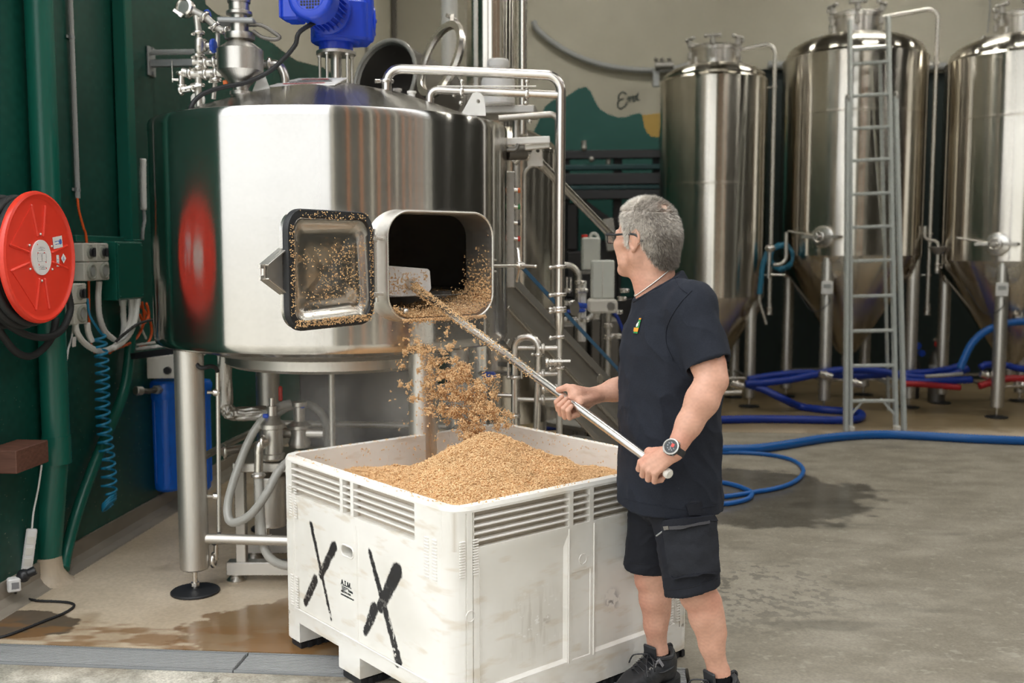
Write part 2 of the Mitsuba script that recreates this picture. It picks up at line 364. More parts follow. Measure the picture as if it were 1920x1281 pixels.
# ---------------------------------------------------------------- the hall
RZ = rotz(-ROOM)
def rbox(s0, s1, t0, t1, z0, z1, bev=0):
    return moved(box((s1 - s0, t1 - t0, z1 - z0), ((s0 + s1) / 2, (t0 + t1) / 2, (z0 + z1) / 2), None, bev), RZ, RO)
COAT_S = 2.95
struct('floor', cat(rbox(-0.3, HALL_W + 0.3, 4.045, BACK_T + 0.3, -0.25, 0.0), rbox(3.01, HALL_W + 0.3, 3.868, 4.045, -0.25, 0.0)), 'concrete', label='grey concrete floor with a damp patch')
coat = cat(rbox(0.0, COAT_S, 4.05, BACK_T, -0.02, 0.003), rbox(COAT_S, HALL_W, 9.22, BACK_T, -0.02, 0.003))
struct('floor_coating', coat, 'floor_coating', label='beige coated floor')
struct('ground_apron', rbox(-34, 50, -30, 3.86, -0.25, -0.004), 'apron_concrete', label='pale weathered concrete apron outside the door')
struct('wall_left', rbox(-0.3, 0.0, 3.72, BACK_T + 0.3, -0.2, ROOF_Z), 'wall_green', label='dark green painted wall')
struct('wall_back', rbox(-0.3, HALL_W + 0.3, BACK_T, BACK_T + 0.3, -0.2, ROOF_Z), 'wall_cream', label='cream wall with a painted mural')
struct('wall_right', rbox(HALL_W, HALL_W + 0.3, DOOR_T - 0.2, BACK_T + 0.3, -0.2, ROOF_Z), 'wall_dark')
struct('wall_front', cat(rbox(-0.3, HALL_W + 0.3, DOOR_T - 0.3, DOOR_T - 0.1, 4.9, ROOF_Z), rbox(6.6, HALL_W + 0.3, DOOR_T - 0.3, DOOR_T - 0.1, -0.2, 4.9)), 'wall_dark', label='wall over and beside the roller door opening')
struct('ceiling', rbox(-0.3, HALL_W + 0.3, DOOR_T - 0.3, BACK_T + 0.3, ROOF_Z, ROOF_Z + 0.2), 'ceiling_white')
# cove between the left wall and the floor
cv = sg.Polygon([(0, 0), (0.10, 0), (0.075, 0.006), (0.045, 0.022), (0.02, 0.05), (0.012, 0.12), (0, 0.12)])
Rc = np.stack([RS, V(0, 0, 1), -RT], 1)
struct('trim_1', prism(cv, BACK_T - 4.06, Rc, room(0, BACK_T)), 'cove_grey', label='grey coved skirting along the green wall')

# mural: paint on the walls, laid on as 2 mm coats
def paint(parent, name, pts, on, off, bsdf, label, depth=0.002):
    P = [on(x, y) for x, y in pts]
    if on is on_left_wall: a, n, o = RT, RS, room(0, 0)
    else: a, n, o = RS, -RT, room(0, BACK_T)
    q = [((p - o) @ a, p[2]) for p in P]
    R = np.stack([a, V(0, 0, 1), np.cross(a, V(0, 0, 1))], 1)
    sgn = 1 if np.dot(R[:, 2], n) > 0 else -1
    return part(parent, name, prism(sg.Polygon(q).buffer(0), depth, R, o + n * (off if sgn > 0 else off + depth)), bsdf, False, label=label)
ml = [(376, -60), (385, 8), (405, 26), (440, 44), (478, 62), (512, 82), (535, 100), (556, 114), (580, 120), (604, 126), (640, 150), (690, 165), (737, 172)]
paint('wall_left', 'mural_cream', [(300, -700)] + [(372, -300)] + ml + [(737, -700)], on_left_wall, 0.002, 'wall_cream', 'cream upper field of the mural')
mb = [(760, 190), (900, 260), (985, 262), (1000, 248), (1022, 200), (1036, 188), (1062, 181), (1084, 166), (1099, 163), (1108, 172), (1116, 190), (1124, 204), (1140, 214), (1158, 220), (1172, 220),
      (1188, 214), (1200, 212), (1206, 218), (1208, 236), (1213, 248), (1222, 256), (1240, 257), (1500, 290), (1930, 300)]
paint('wall_back', 'mural_mountain', mb[:-2] + [(1240, 700), (760, 700)], on_back_wall, 0.002, 'mural_green', 'dark green mountain of the mural')
paint('wall_back', 'mural_sun', [(1204, 216), (1240, 212), (1240, 258), (1222, 256.5), (1213, 249), (1208, 238)], on_back_wall, 0.005, 'mural_yellow', 'yellow patch of the mural')
# the painted word "Era" in a running hand
def stroke(pts, w):
    P = [on_back_wall(x, y) for x, y in pts]; o = room(0, BACK_T)
    return sg.LineString([((p - o) @ RS, p[2]) for p in spline(P, 6)]).buffer(w / 2)
era = shapely.union_all([stroke([(1174, 176), (1167, 173), (1160, 180), (1161, 187), (1168, 186), (1161, 189), (1158, 198), (1163, 204), (1171, 200), (1176, 192)], 0.020),
                         stroke([(1176, 187), (1180, 182), (1181, 191), (1182, 185), (1187, 181)], 0.020),
                         stroke([(1193, 180), (1187, 184), (1188, 190), (1194, 183), (1196, 176), (1194, 186), (1198, 188)], 0.022)])
paint('wall_back', 'dark_wall_field', [(1236, 258), (1246, 142), (1300, 128), (1930, 140), (1930, 720), (1236, 720)], on_back_wall, 0.007, 'black_green', 'near-black lower part of the wall behind the fermenters')  # near-black sheet laid over the lower wall
part('wall_back', 'lettering', prism(era, 0.002, np.stack([RS, V(0, 0, 1), -RT], 1), room(0, BACK_T - 0.004)), 'mural_ink', False, label='painted word Era in a dark running hand')
# upright joints of the cladding on the cream part of the left wall
for x in (684, 752, 735):
    p = on_left_wall(x, 60) if x != 752 else room(0.05, BACK_T - 0.08, 3)
    part('wall_left', 'cladding_joint', bar([p[0], p[1], 2.2], [p[0], p[1], ROOF_Z], 0.05, 0.05, RS), 'dark_steel', False)

# what stands across the yard and shows in the steel: a dark shed with posts to the right, a pale one to the left
def yard(name, label, category, s0, s1, t0, t1, h, bsdf):
    return solo(name, label, category, rbox(s0, s1, t0, t1, -0.01, h), bsdf, False)
struct('wall_yard', rbox(3.4, 48, -3.6, -3.2, -0.01, 13.0), 'facade_dark', label='dark shed wall across the yard')
for i, (s, b) in enumerate([(3.45, 'post_cream'), (4.3, 'facade_dark'), (4.9, 'post_rust'), (6.3, 'post_rust'), (7.6, 'post_cream'), (8.6, 'post_rust'), (10.4, 'post_rust'), (12.2, 'post_cream'), (14.2, 'post_rust'), (16.8, 'post_rust'), (20, 'post_rust'), (24, 'post_rust'), (30, 'post_cream'), (38, 'post_cream')]):
    part('wall_yard', 'post', rbox(s, s + (0.10 + .018 * s if b != 'facade_dark' else .3), -3.2, -3.08, -0.01, 13.0), b, False)

# unseen lamps added under the roof to brighten the interior
for i, (s, t) in enumerate([(s, t) for t in (5.6, 8.4, 11.2) for s in (2.2, 5.8, 9.4)]):
    lp = thing('added_fill_lamp', 'long white lamp added unseen under the roof', 'lamp', group='added lamps under the roof')
    part(lp, 'housing', rbox(s - .65, s + .65, t - .17, t + .17, 5.62, 5.70), 'white_metal', False)
    part(lp, 'hanger', cat(*[rbox(s + q - .006, s + q + .006, t - .006, t + .006, 5.70, ROOF_Z) for q in (-.5, .5)]), 'steel', False)
    m = rbox(s - .62, s + .62, t - .14, t + .14, 5.60, 5.615)
    k = part(lp, 'diffuser', m, 'label_white', False); scene[k]['emitter'] = {'type': 'area', 'radiance': rgb(*FILL_LAMP)}

# ---------------------------------------------------------------- drain along the threshold
for k in range(3):
    s0 = (0.02, 1.28, 2.54)[k]; s1 = (1.275, 2.535, 3.0)[k]
    g = thing('drain_grate', ['steel bar drain grate ending at the green wall', 'steel bar drain grate running under the corner of the white bin', 'steel bar drain grate under the white bin',
              ''][k], 'drain', group='drain grates along the threshold')
    part(g, 'bars', cat([rbox(s0 + .005, s1 - .005, t - .0034, t + .0034, -0.02, 0.002) for t in np.linspace(3.886, 4.02, 10)]), 'drain_steel', False)
    part(g, 'cross_bars', cat([rbox(s - .003, s + .003, 3.875, 4.03, -0.03, -0.006) for s in np.linspace(s0 + .02, s1 - .02, 9)]), 'dull_steel', False)
    part(g, 'frame', cat(rbox(s0, s1, 3.866, 3.875, -0.04, 0.003), rbox(s0, s1, 4.03, 4.042, -0.04, 0.003)), 'galvanised', False)
struct('floor_channel', rbox(0, 3.01, 3.86, 4.06, -0.25, -0.06), 'black_frame', label='dark bottom of the drain channel')

# ---------------------------------------------------------------- mash tun
TC, TR = V(-0.894, 5.122, 0), 0.87
ZB, ZT = 1.150, 2.205
mt = thing('mash_tun', 'big round brushed steel mash tun on legs with its side door open', 'brewing tank')
TH = math.radians(-50); TN = V(math.cos(TH), math.sin(TH), 0); TT = V(-math.sin(TH), math.cos(TH), 0)      # outward through the door, and along the wall to the right
NW, NH, NZ, NRAD, NQ = 0.575, 0.475, 1.535, 0.115, 0.925
def shell_with_hole(r, z0, z1, inward, bsdf, hole):
    vs, fs, us, ns, base = [], [], [], [], 0
    A0 = math.pi / 2; n = 120
    for k in range(n):
        a0, a1 = A0 + k * 2 * math.pi / n, A0 + (k + 1) * 2 * math.pi / n
        piece = sg.box(a0 * r, z0, a1 * r, z1)
        if hole is not None: piece = piece.difference(hole)
        for g in getattr(piece, 'geoms', [piece]):
            if g.is_empty or g.area < 1e-9: continue
            v2, f = trimesh.creation.triangulate_polygon(g, engine='earcut')
            v2 = np.asarray(v2); t = v2[:, 0] / r; nn = np.c_[np.cos(t), np.sin(t), t * 0]
            vs.append(np.c_[r * np.cos(t), r * np.sin(t), v2[:, 1]] + TC); ns.append(-nn if inward else nn); us.append(np.c_[t, v2[:, 1]])
            fs.append((np.asarray(f)[:, ::-1] if inward else np.asarray(f)) + base); base += len(v2)
    return surf(np.vstack(vs), np.vstack(fs), np.vstack(us), np.vstack(ns), bsdf)
def unrolled(w, h, rad, r):       # the door neck's outline on a cylinder of radius r
    q = np.array(rrect(w, h, rad, 10).exterior.coords)
    return sg.Polygon([((TH + 2 * math.pi + math.asin(np.clip(x / r, -1, 1))) * r, NZ + z) for x, z in q])
part(mt, 'shell', shell_with_hole(TR, ZB + 0.052, ZT - 0.045, False, 'tun_steel', unrolled(NW - .02, NH - .02, NRAD - .01, TR)), None)
part(mt, 'lining', shell_with_hole(TR - 0.06, ZB + 0.06, ZT - 0.05, True, 'dull_steel', unrolled(NW - .02, NH - .02, NRAD - .01, TR - .06)), None)
part(mt, 'rim', lathe_uv([(TR - 0.02, ZT - 0.045), (TR + .001, ZT - 0.045), (TR + .001, ZT - 0.018), (TR - 0.004, ZT - 0.004), (TR - 0.014, ZT), (TR - 0.05, ZT + 0.006)], 'tun_steel', p=TC), None, label='rounded upper rim')
part(mt, 'rim', lathe_uv([(TR - 0.10, ZB - 0.012), (TR - 0.03, ZB), (TR - 0.008, ZB + 0.012), (TR + .001, ZB + 0.03), (TR + .001, ZB + 0.052), (TR - 0.02, ZB + 0.053)], 'tun_steel', p=TC), None, label='rounded lower rim')
part(mt, 'dome', lathe_uv([(TR - 0.05, ZT + 0.004), (TR - 0.12, ZT + 0.026), (0.60, ZT + 0.082), (0.40, ZT + 0.150), (0.2, ZT + 0.195), (0.10, ZT + 0.205), (0.0, ZT + .205)], 'tun_steel', p=TC), None, label='shallow domed top')
part(mt, 'underside', lathe_uv([(0.0, ZB - 0.055), (0.60, ZB - 0.05), (0.62, ZB - 0.035), (0.66, ZB - 0.02), (TR - 0.08, ZB - 0.008)], 'dull_steel', p=TC), None)
part(mt, 'heating_ring', lathe_uv([(0.50, ZB - 0.10), (0.52, ZB - 0.115), (0.545, ZB - 0.10), (0.545, ZB - 0.045)], 'brushed_pipe', p=TC), None)
# false bottom inside: dark wedge-wire plates with seams
fb = lathe([(TR - 0.07, ZB + 0.10), (TR - 0.07, ZB + 0.115)], 64, p=TC)
part(mt, 'false_bottom', fb, 'dark_steel')
for dx in (-0.3, 0.02, 0.34):
    L = math.sqrt((TR - 0.08) ** 2 - dx * dx)
    part(mt, 'seam_strip', bar(TC + V(dx, -L, ZB + .117), TC + V(dx, L, ZB + .117), .008, .006), 'dull_steel', False)
# inner panels that show through the door
for a in (100, 118, 136, 154):
    r = math.radians(a); part(mt, 'lining_seam', bar(TC + V((TR - .065) * math.cos(r), (TR - .065) * math.sin(r), ZB + .12), TC + V((TR - .065) * math.cos(r), (TR - .065) * math.sin(r), ZT - .08), .004, .004, V(math.cos(r), math.sin(r), 0)), 'dull_steel', False)
for z in (1.40,):
    part(mt, 'lining_seam', moved(torus(TC + V(0, 0, z), (0, 0, 1), TR - .063, .0025, 72, 6)), 'dark_steel')
# the raking arm
part(mt, 'rake_shaft', cyl(TC + V(0, 0, ZB + .1), TC + V(0, 0, ZT + .16), 0.03), 'steel')
part(mt, 'rake_arm', bar(TC + V(-.7, .25, 1.36), TC + V(.6, -.2, 1.36), .012, .09), 'dull_steel')

# neck of the side door
NR = np.stack([TT, V(0, 0, 1), np.cross(TT, V(0, 0, 1))], 1)          # columns: along, up, outward
if NR[:, 2] @ TN < 0: NR[:, 2] *= -1
def neck_prism(w, h, rad, q0, q1, w2=None, h2=None, rad2=None, n=10):
    a = np.array(rrect(w, h, rad, n).exterior.coords)[:-1]; N = len(a)
    b = np.array(rrect(w2 or w, h2 or h, rad2 or rad, n).exterior.coords)[:-1]
    v = np.vstack([np.c_[a, np.full(N, q0)], np.c_[b, np.full(N, q1)]]); j = np.arange(N); k = (j + 1) % N
    return v, np.vstack([np.c_[j, k, k + N], np.c_[j, k + N, j + N]])
def neck_tube(rings):
    """rings of (half-offset from the outline, q): a strip that follows the rounded outline"""
    vs, fs = [], []
    for w, h, rad, q in rings: a = np.array(rrect(w, h, rad, 12).exterior.coords)[:-1]; N = len(a); vs.append(np.c_[a, np.full(N, q)])
    for i in range(len(rings) - 1):
        j = np.arange(N); k = (j + 1) % N; fs += [np.c_[i * N + j, i * N + k, (i + 1) * N + k], np.c_[i * N + j, (i + 1) * N + k, (i + 1) * N + j]]
    m = trimesh.Trimesh(np.vstack(vs), np.vstack(fs), process=False); m = moved(m, NR, TC + V(0, 0, NZ)); return m
W_, H_, r_ = NW, NH, NRAD
qi = math.sqrt(TR * TR - (W_ / 2) ** 2)
part(mt, 'door_neck', neck_tube([(W_ + .05, H_ + .05, r_ + .025, qi - .015), (W_ + .02, H_ + .02, r_ + .01, qi + .012), (W_, H_, r_, qi + .035), (W_, H_, r_, NQ - .012), (W_ - .006, H_ - .006, r_ - .003, NQ - .002),
                                 (W_ - .014, H_ - .014, r_ - .007, NQ), (W_ - .024, H_ - .024, r_ - .012, NQ - .004), (W_ - .026, H_ - .026, r_ - .013, NQ - .02), (W_ - .026, H_ - .026, r_ - .013, qi - .09)]), 'brushed_pipe', 40, label='welded oblong neck of the door')
def NP(x, z, q):    # a point at x along the wall, z above the door's centre, q out from the tun's axis
    return TC + TT * x + V(0, 0, NZ + z) + TN * q
# hinge pin on brackets at the left of the neck
hx = -NW / 2 - 0.03
part(mt, 'hinge_pin', cat(cyl(NP(hx, -.135, NQ - .045), NP(hx, .135, NQ - .045), .008, 16), cyl(NP(hx, .13, NQ - .045), NP(hx, .155, NQ - .045), .013, 6), cyl(NP(hx, -.15, NQ - .045), NP(hx, -.13, NQ - .045), .013, 6)), 'polished_steel')
for z in (.115, -.115):
    part(mt, 'hinge_bracket', bar(NP(-NW / 2 + .005, z, NQ - .045), NP(hx - .012, z, NQ - .045), .03, .012, V(0, 0, 1), .002), 'steel')
part(mt, 'hinge_stop', cat(cyl(NP(-.20, -.19, NQ + .004), NP(-.20, -.19, NQ - .05), .012), ball(NP(-.20, -.19, NQ + .004), .013, 2)), 'steel')
# the door, swung right open on its hinge
DA = math.radians(242); DV = V(math.cos(DA), math.sin(DA), 0); DN = V(math.cos(DA + math.pi / 2), math.sin(DA + math.pi / 2), 0)  # along the leaf, and out of its inner face
DH = NP(hx, 0, NQ - .045) + V(0, 0, -.008)
DW, DHT = 0.535, 0.455
DR = np.stack([DV, V(0, 0, 1), np.cross(DV, V(0, 0, 1))], 1)
dsgn = 1 if DR[:, 2] @ DN > 0 else -1
def DP(x, z, q): return DH + DV * x + V(0, 0, z) + DN * q
def door_tube(rings):
    vs, fs = [], []
    for w, h, rad, q in rings: a = np.array(rrect(w, h, rad, 12).exterior.coords)[:-1]; N = len(a); vs.append(np.c_[a[:, 0] + .03 + DW / 2, a[:, 1], np.full(N, q * dsgn)])
    for i in range(len(rings) - 1):
        j = np.arange(N); k = (j + 1) % N; fs += [np.c_[i * N + j, i * N + k, (i + 1) * N + k], np.c_[i * N + j, (i + 1) * N + k, (i + 1) * N + j]]
    return np.vstack(vs), fs, N
def door_sheet(rings, bulge=None):
    v, fs, N = door_tube(rings); last = (len(rings) - 1) * N
    # close the middle with shrinking rings so that the dish can be beaten in
    w, h, rad, q = rings[-1]; vs = [v]; m = len(v); prev = last
    for s in (0.85, 0.7, 0.55, 0.4, 0.25, 0.1):
        a = np.array(rrect(w, h, rad, 12).exterior.coords)[:-1] * s; vs.append(np.c_[a[:, 0] + .03 + DW / 2, a[:, 1], np.full(N, q * dsgn)])
        j = np.arange(N); k = (j + 1) % N; fs += [np.c_[prev + j, prev + k, m + k], np.c_[prev + j, m + k, m + j]]; prev = m; m += N
    v = np.vstack(vs + [[[.03 + DW / 2, 0, q * dsgn]]]); fs += [np.c_[prev + np.arange(N), prev + (np.arange(N) + 1) % N, np.full(N, m)]]
    if bulge is not None: v[:, 2] += dsgn * bulge(v[:, 0] - .03 - DW / 2, v[:, 1])
    return moved(trimesh.Trimesh(v, np.vstack(fs), process=False), DR, DH)
tr_ = part(mt, 'door', cat(door_sheet([(DW, DHT, .085, .004), (DW - .012, DHT - .012, .08, -.006), (DW - .016, DHT - .016, .078, -.03), (DW - .03, DHT - .03, .07, -.036)])), 'polished_steel', 40, label='open dished steel door with black seal and stuck grain')
part(tr_, 'seal', moved(trimesh.Trimesh(*(lambda t: (t[0], np.vstack(t[1])))(door_tube([(DW + .002, DHT + .002, .086, -.008), (DW + .004, DHT + .004, .087, .006), (DW - .004, DHT - .004, .083, .016), (DW - .055, DHT - .055, .062, .018), (DW - .066, DHT - .066, .058, .008)])), process=False), DR, DH), 'black_rubber', 40, label='wide black rubber seal')
def dish(x, z):
    r = np.maximum(np.abs(x) / (DW / 2 - .05), np.abs(z) / (DHT / 2 - .05))
    w = np.clip(1.1 - r, 0, 1)
    return (-.012 * np.sin(x * 15 + 1) * np.cos(z * 13) + 0.010 * (meshkit.noise(np.c_[x * 9, z * 9, x * 0], 3) - .5)) * np.clip(w * 3, 0, 1)
part(tr_, 'dished_panel', door_sheet([(DW - .062, DHT - .062, .06, .010), (DW - .075, DHT - .075, .058, .014), (DW - .12, DHT - .12, .05, .002), (DW - .15, DHT - .15, .045, -.012)], dish), 'polished_steel', True, label='dished and dented mirror panel')
for z in (.115, -.115):
    part(tr_, 'hinge_arm', bar(DP(-.004, z, 0), DP(.06, z, -.012), .03, .012, V(0, 0, 1), .002), 'steel')
# forked catch on the far edge, that takes the bolt
fk = sg.Polygon([(0, .085), (.012, .085), (.105, .028), (.135, .028), (.135, .014), (.10, .010), (.10, -.010), (.135, -.014), (.135, -.028), (.105, -.028), (.012, -.085), (0, -.085)])
Rk = np.stack([DV, V(0, 0, 1), np.cross(DV, V(0, 0, 1))], 1)
part(tr_, 'catch_plate', prism(fk, .010, Rk, DP(DW + .015, -.004, -.02 if dsgn > 0 else -.01)), 'steel', False)
for s in (1, -1):
    part(tr_, 'catch_rib', bar(DP(DW + .015, s * .085 - .004, -.018), DP(DW + .125, s * .024 - .004, -.018), .045, .006, V(0, 0, 1), .001), 'steel')
part(tr_, 'catch_lug', cyl(DP(DW + .125, -.03, -.018), DP(DW + .125, .024, -.018), .010, 16), 'polished_steel')
# swing bolt with a three-armed hand nut at the right of the neck
b0 = NP(NW / 2 - .01, -.005, NQ - .035); b1 = b0 + unit(V(.766, .643, 0)) * .205
part(mt, 'bolt_bracket', cat(*[bar(NP(NW / 2 - .006, z, NQ - .035), NP(NW / 2 + .03, z, NQ - .035), .03, .008, V(0, 0, 1), .002) for z in (.022, -.03)]), 'steel')
part(mt, 'swing_bolt', cyl(b0, b1, .0075, 16), 'polished_steel')
hub = b0 + (b1 - b0) * .93; ax = unit(b1 - b0)
hn = part(mt, 'hand_nut', cyl(hub - ax * .018, hub + ax * .022, .018, 20, bev=.003), 'polished_steel')
Fh = frame(ax)
for k in range(3):
    a = math.radians(62 + 120 * k); d = Fh @ V(math.cos(a), math.sin(a), .25)
    part(hn, 'arm', cat(sweep([hub + d * .01, hub + d * .085], [.0085, .0075], 12), ball(hub + d * .086, .0085, 2)), 'polished_steel')

# legs with levelling feet
LA = [math.atan2(4.629 - TC[1], -1.484 - TC[0]) + k * math.pi / 2 for k in range(4)]
for k, a in enumerate(LA):
    c = TC + .770 * V(math.cos(a), math.sin(a), 0)
    lg = part(mt, 'leg', lathe_uv([(.0, .118), (.062, .118), (.0665, .124), (.0665, ZB + .01)], 'brushed_pipe', 40, p=c), None)
    part(lg, 'foot', cat(lathe([(.105, .002), (.112, .006), (.112, .012), (.108, .016), (.02, .022), (.016, .026)], 40, p=c)), 'black_rubber', label='round dark foot plate')
    part(lg, 'foot_screw', cat(cyl(c + V(0, 0, .02), c + V(0, 0, .125), .012, 16), cyl(c + V(0, 0, .035), c + V(0, 0, .052), .02, 6)), 'polished_steel')
part(mt, 'drain_pipe', cyl(TC + V(.02, -.25, .40), TC + V(.02, -.25, ZB - .03), .016, 16), 'brushed_pipe')
c0, c1 = TC + .77 * V(math.cos(LA[0]), math.sin(LA[0]), .28 / .77), TC + .77 * V(math.cos(LA[1]), math.sin(LA[1]), .28 / .77)
part(mt, 'brace_pipe', cyl(on_floor(0, 0) * 0 + V(c0[0], c0[1], .262), V(c1[0], c1[1], .262), .024, 20), 'brushed_pipe')
for k in (1, 2, 3):
    p0, p1 = [TC + .77 * V(math.cos(LA[q % 4]), math.sin(LA[q % 4]), 0) for q in (k, k + 1)]
    part(mt, 'brace_pipe', cyl(V(p0[0], p0[1], .62), V(p1[0], p1[1], .62), .018, 16), 'brushed_pipe')

# lifting lug and small fittings on the dome
def dome_z(r): return float(np.interp(r, [0, .1, .2, .4, .6, TR - .12, TR - .05], [ZT + .205, ZT + .205, ZT + .195, ZT + .15, ZT + .082, ZT + .026, ZT + .004]))
lugp = at_depth(893, 205, 4.86)
lg = sg.Polygon([(-.075, -.03), (-.028, .055), (-.018, .072), (0, .080), (.020, .074), (.034, .058), (.040, .03), (.044, -.03)]).difference(sg.Point(.008, .036).buffer(.0095))
part(mt, 'lifting_lug', prism(lg, .012, np.stack([V(1, .15, 0), V(0, 0, 1), V(.15, -1, 0)], 1) / np.array([1.011, 1, 1.011]), lugp + V(0, 0, .0)), 'white_metal', False, label='pale lifting lug with a hole')
lug2 = at_depth(368, 190, 5.25)
part(mt, 'lifting_lug', moved(lathe([(.035, 0), (.035, .05), (.028, .055), (0, .055)], 24), frame((.3, -1, .1)), lug2 + V(0, .03, .005)), 'white_metal', label='pale round lug behind the rim')
for px, py, d in ((772, 183, 5.05), (745, 178, 5.1)):
    q = at_depth(px, py, d); part(mt, 'nozzle', cat(cyl(q + V(0, 0, -.05), q + V(0, 0, .028), .017), cyl(q + V(0, 0, .02), q + V(0, 0, .03), .023)), 'white_metal')

# stirrer drive on the dome
TOPZ = ZT + .205
DC = V(TC[0] + .02, TC[1] + .02, 0)
gm = thing('gear_motor', 'bright blue geared motor standing on top of the mash tun', 'motor')
part(gm, 'flange', cat(lathe([(.09, TOPZ + .155), (.098, TOPZ + .158), (.098, TOPZ + .172), (.09, TOPZ + .175)], 40, p=DC)), 'steel')
part(gm, 'lower_plate', lathe([(.112, TOPZ - .006), (.112, TOPZ + .004), (.0, TOPZ + .004)], 40, p=DC), 'steel')
for k in range(5):
    a = 2 * math.pi * k / 5 + .55; q = DC + .084 * V(math.cos(a), math.sin(a), 0)
    part(gm, 'stud', cat(cyl(q + V(0, 0, TOPZ), q + V(0, 0, TOPZ + .16), .0075, 12), cyl(q + V(0, 0, TOPZ + .147), q + V(0, 0, TOPZ + .156), .013, 6), cyl(q + V(0, 0, TOPZ + .003), q + V(0, 0, TOPZ + .012), .013, 6)), 'steel')
part(gm, 'shaft', cyl(DC + V(0, 0, TOPZ), DC + V(0, 0, TOPZ + .18), .028), 'polished_steel')
part(gm, 'gland', lathe([(.045, TOPZ + .004), (.045, TOPZ + .03), (.032, TOPZ + .036)], 32, p=DC), 'steel')
GA = rotz(math.radians(18)); gz = TOPZ + .175
gpos = DC + V(0, 0, gz)
def gmv(m): return moved(m, GA, gpos)
part(gm, 'gear_neck', gmv(lathe([(.084, 0), (.084, .035), (.10, .05), (.10, .06)], 40)), 'motor_blue')
gb = part(gm, 'gear_case', gmv(cat(rsolid(.27, .24, .19, .05, .012, np.eye(3), (.02, 0, .045)), rsolid(.11, .20, .21, .035, .012, np.eye(3), (.125, -.0, .045)), lathe([(.11, .035), (.118, .045), (.118, .06)], 40))), 'motor_blue')
for k in range(6):
    a = k * math.pi / 3; part(gb, 'bolt', gmv(cat(hexnut((.184, .07 * math.cos(a), .145 + .065 * math.sin(a)), (1, 0, 0), .009, .008))), 'motor_blue', False)
part(gb, 'cover', gmv(cyl((.175, 0, .145), (.186, 0, .145), .09, 36, bev=.003)), 'motor_blue')
mc = V(-.045, -.10, .165)     # the motor lies along the gear case's front-left, its fan cover towards the door
md = unit(V(-.42, -.90, 0.03)); FM = frame(md)
body = part(gm, 'motor_body', gmv(lathe([(.098, 0), (.112, .01), (.112, .03), (.086, .045), (.086, .19), (.094, .20)], 48, FM, mc)), 'motor_blue')
for k in range(26):
    a = 2 * math.pi * k / 26; d = FM @ V(math.cos(a), math.sin(a), 0)
    part(body, 'cooling_fin', gmv(bar(mc + md * .045 + d * .095, mc + md * .19 + d * .095, .005, .022, d, .001)), 'motor_blue', False)
fc = part(gm, 'fan_cover', gmv(lathe([(.104, .185), (.108, .19), (.108, .275), (.100, .29), (.088, .297), (.062, .297), (.062, .292), (0, .292)], 56, FM, mc)), 'motor_blue')
gr = [(i * .0135, j * .0135) for i in range(-4, 5) for j in range(-4, 5) if .02 < math.hypot(i, j) * .0135 < .058]
part(fc, 'vent_hole', gmv(cat([box((.0085, .0085, .003), (x, y, .2935), None) for x, y in gr]).apply_transform(mat(FM, mc))), 'black_frame', False, kind='stuff')
part(fc, 'grille_ring', gmv(moved(torus((0, 0, .2945), (0, 0, 1), .066, .004, 40, 8), FM, mc)), 'motor_blue')
part(gm, 'terminal_box', gmv(box((.085, .13, .17), (mc + md * .15 + V(-.115, .03, .0)), np.stack([V(md[1], -md[0], 0), V(md[0], md[1], 0), V(0, 0, 1)], 1), .012)), 'motor_blue')
part(gm, 'terminal_lid', gmv(box((.012, .11, .15), (mc + md * .15 + V(-.115, .03, .0)) + V(md[1], -md[0], 0) * .05, np.stack([V(md[1], -md[0], 0), V(md[0], md[1], 0), V(0, 0, 1)], 1), .004)), 'motor_blue')
# clear guard plate lying under the studs
sp_ = [at_depth(x, y, d) for x, y, d in ((497, 164, 4.82), (628, 160, 4.70), (652, 147, 5.0), (560, 148, 5.1))]
gp = trimesh.Trimesh(np.vstack([sp_, np.array(sp_) + V(0, 0, .004)]), [[0, 1, 2], [0, 2, 3], [4, 6, 5], [4, 7, 6], [0, 4, 5], [0, 5, 1], [1, 5, 6], [1, 6, 2], [2, 6, 7], [2, 7, 3], [3, 7, 4], [3, 4, 0]])
wp = thing('warning_plate', 'pale printed plate lying on the tun dome under the motor', 'sign')
part(wp, 'sheet', gp, 'label_white', False)
for i_, (v_, u0_, u1_, bs_) in enumerate(((.25, .15, .8, 'signal_red'), (.45, .15, .85, 'print_grey'), (.62, .2, .8, 'print_grey'), (.78, .2, .7, 'signal_red'))):
    pq = lambda u, v: (np.array(sp_[0]) * (1 - u) + np.array(sp_[1]) * u) * (1 - v) + (np.array(sp_[3]) * (1 - u) + np.array(sp_[2]) * u) * v + V(0, 0, .0052)
    part(wp, 'print', bar(pq(u0_, v_), pq(u1_, v_), .016, .0012, V(0, 0, 1), 0), bs_, False)
q = [np.mean([sp_[0], sp_[2]], 0), sp_[3]]
solo('motor_cable', 'black cable looping from the blue motor down to the tun rim', 'cable', sweep(spline([gpos + GA @ (mc + md * .18 + V(0, 0, -.085)), at_depth(562, 60, 4.72), at_depth(553, 85, 4.72), at_depth(530, 112, 4.72), at_depth(500, 137, 4.72), at_depth(460, 155, 4.70), at_depth(420, 163, 4.66), at_depth(385, 174, 4.62), at_depth(366, 188, 4.6), at_depth(358, 202, 4.585), at_depth(357, 209, 4.6)], 8), .0105, 10), 'black_rubber', True)
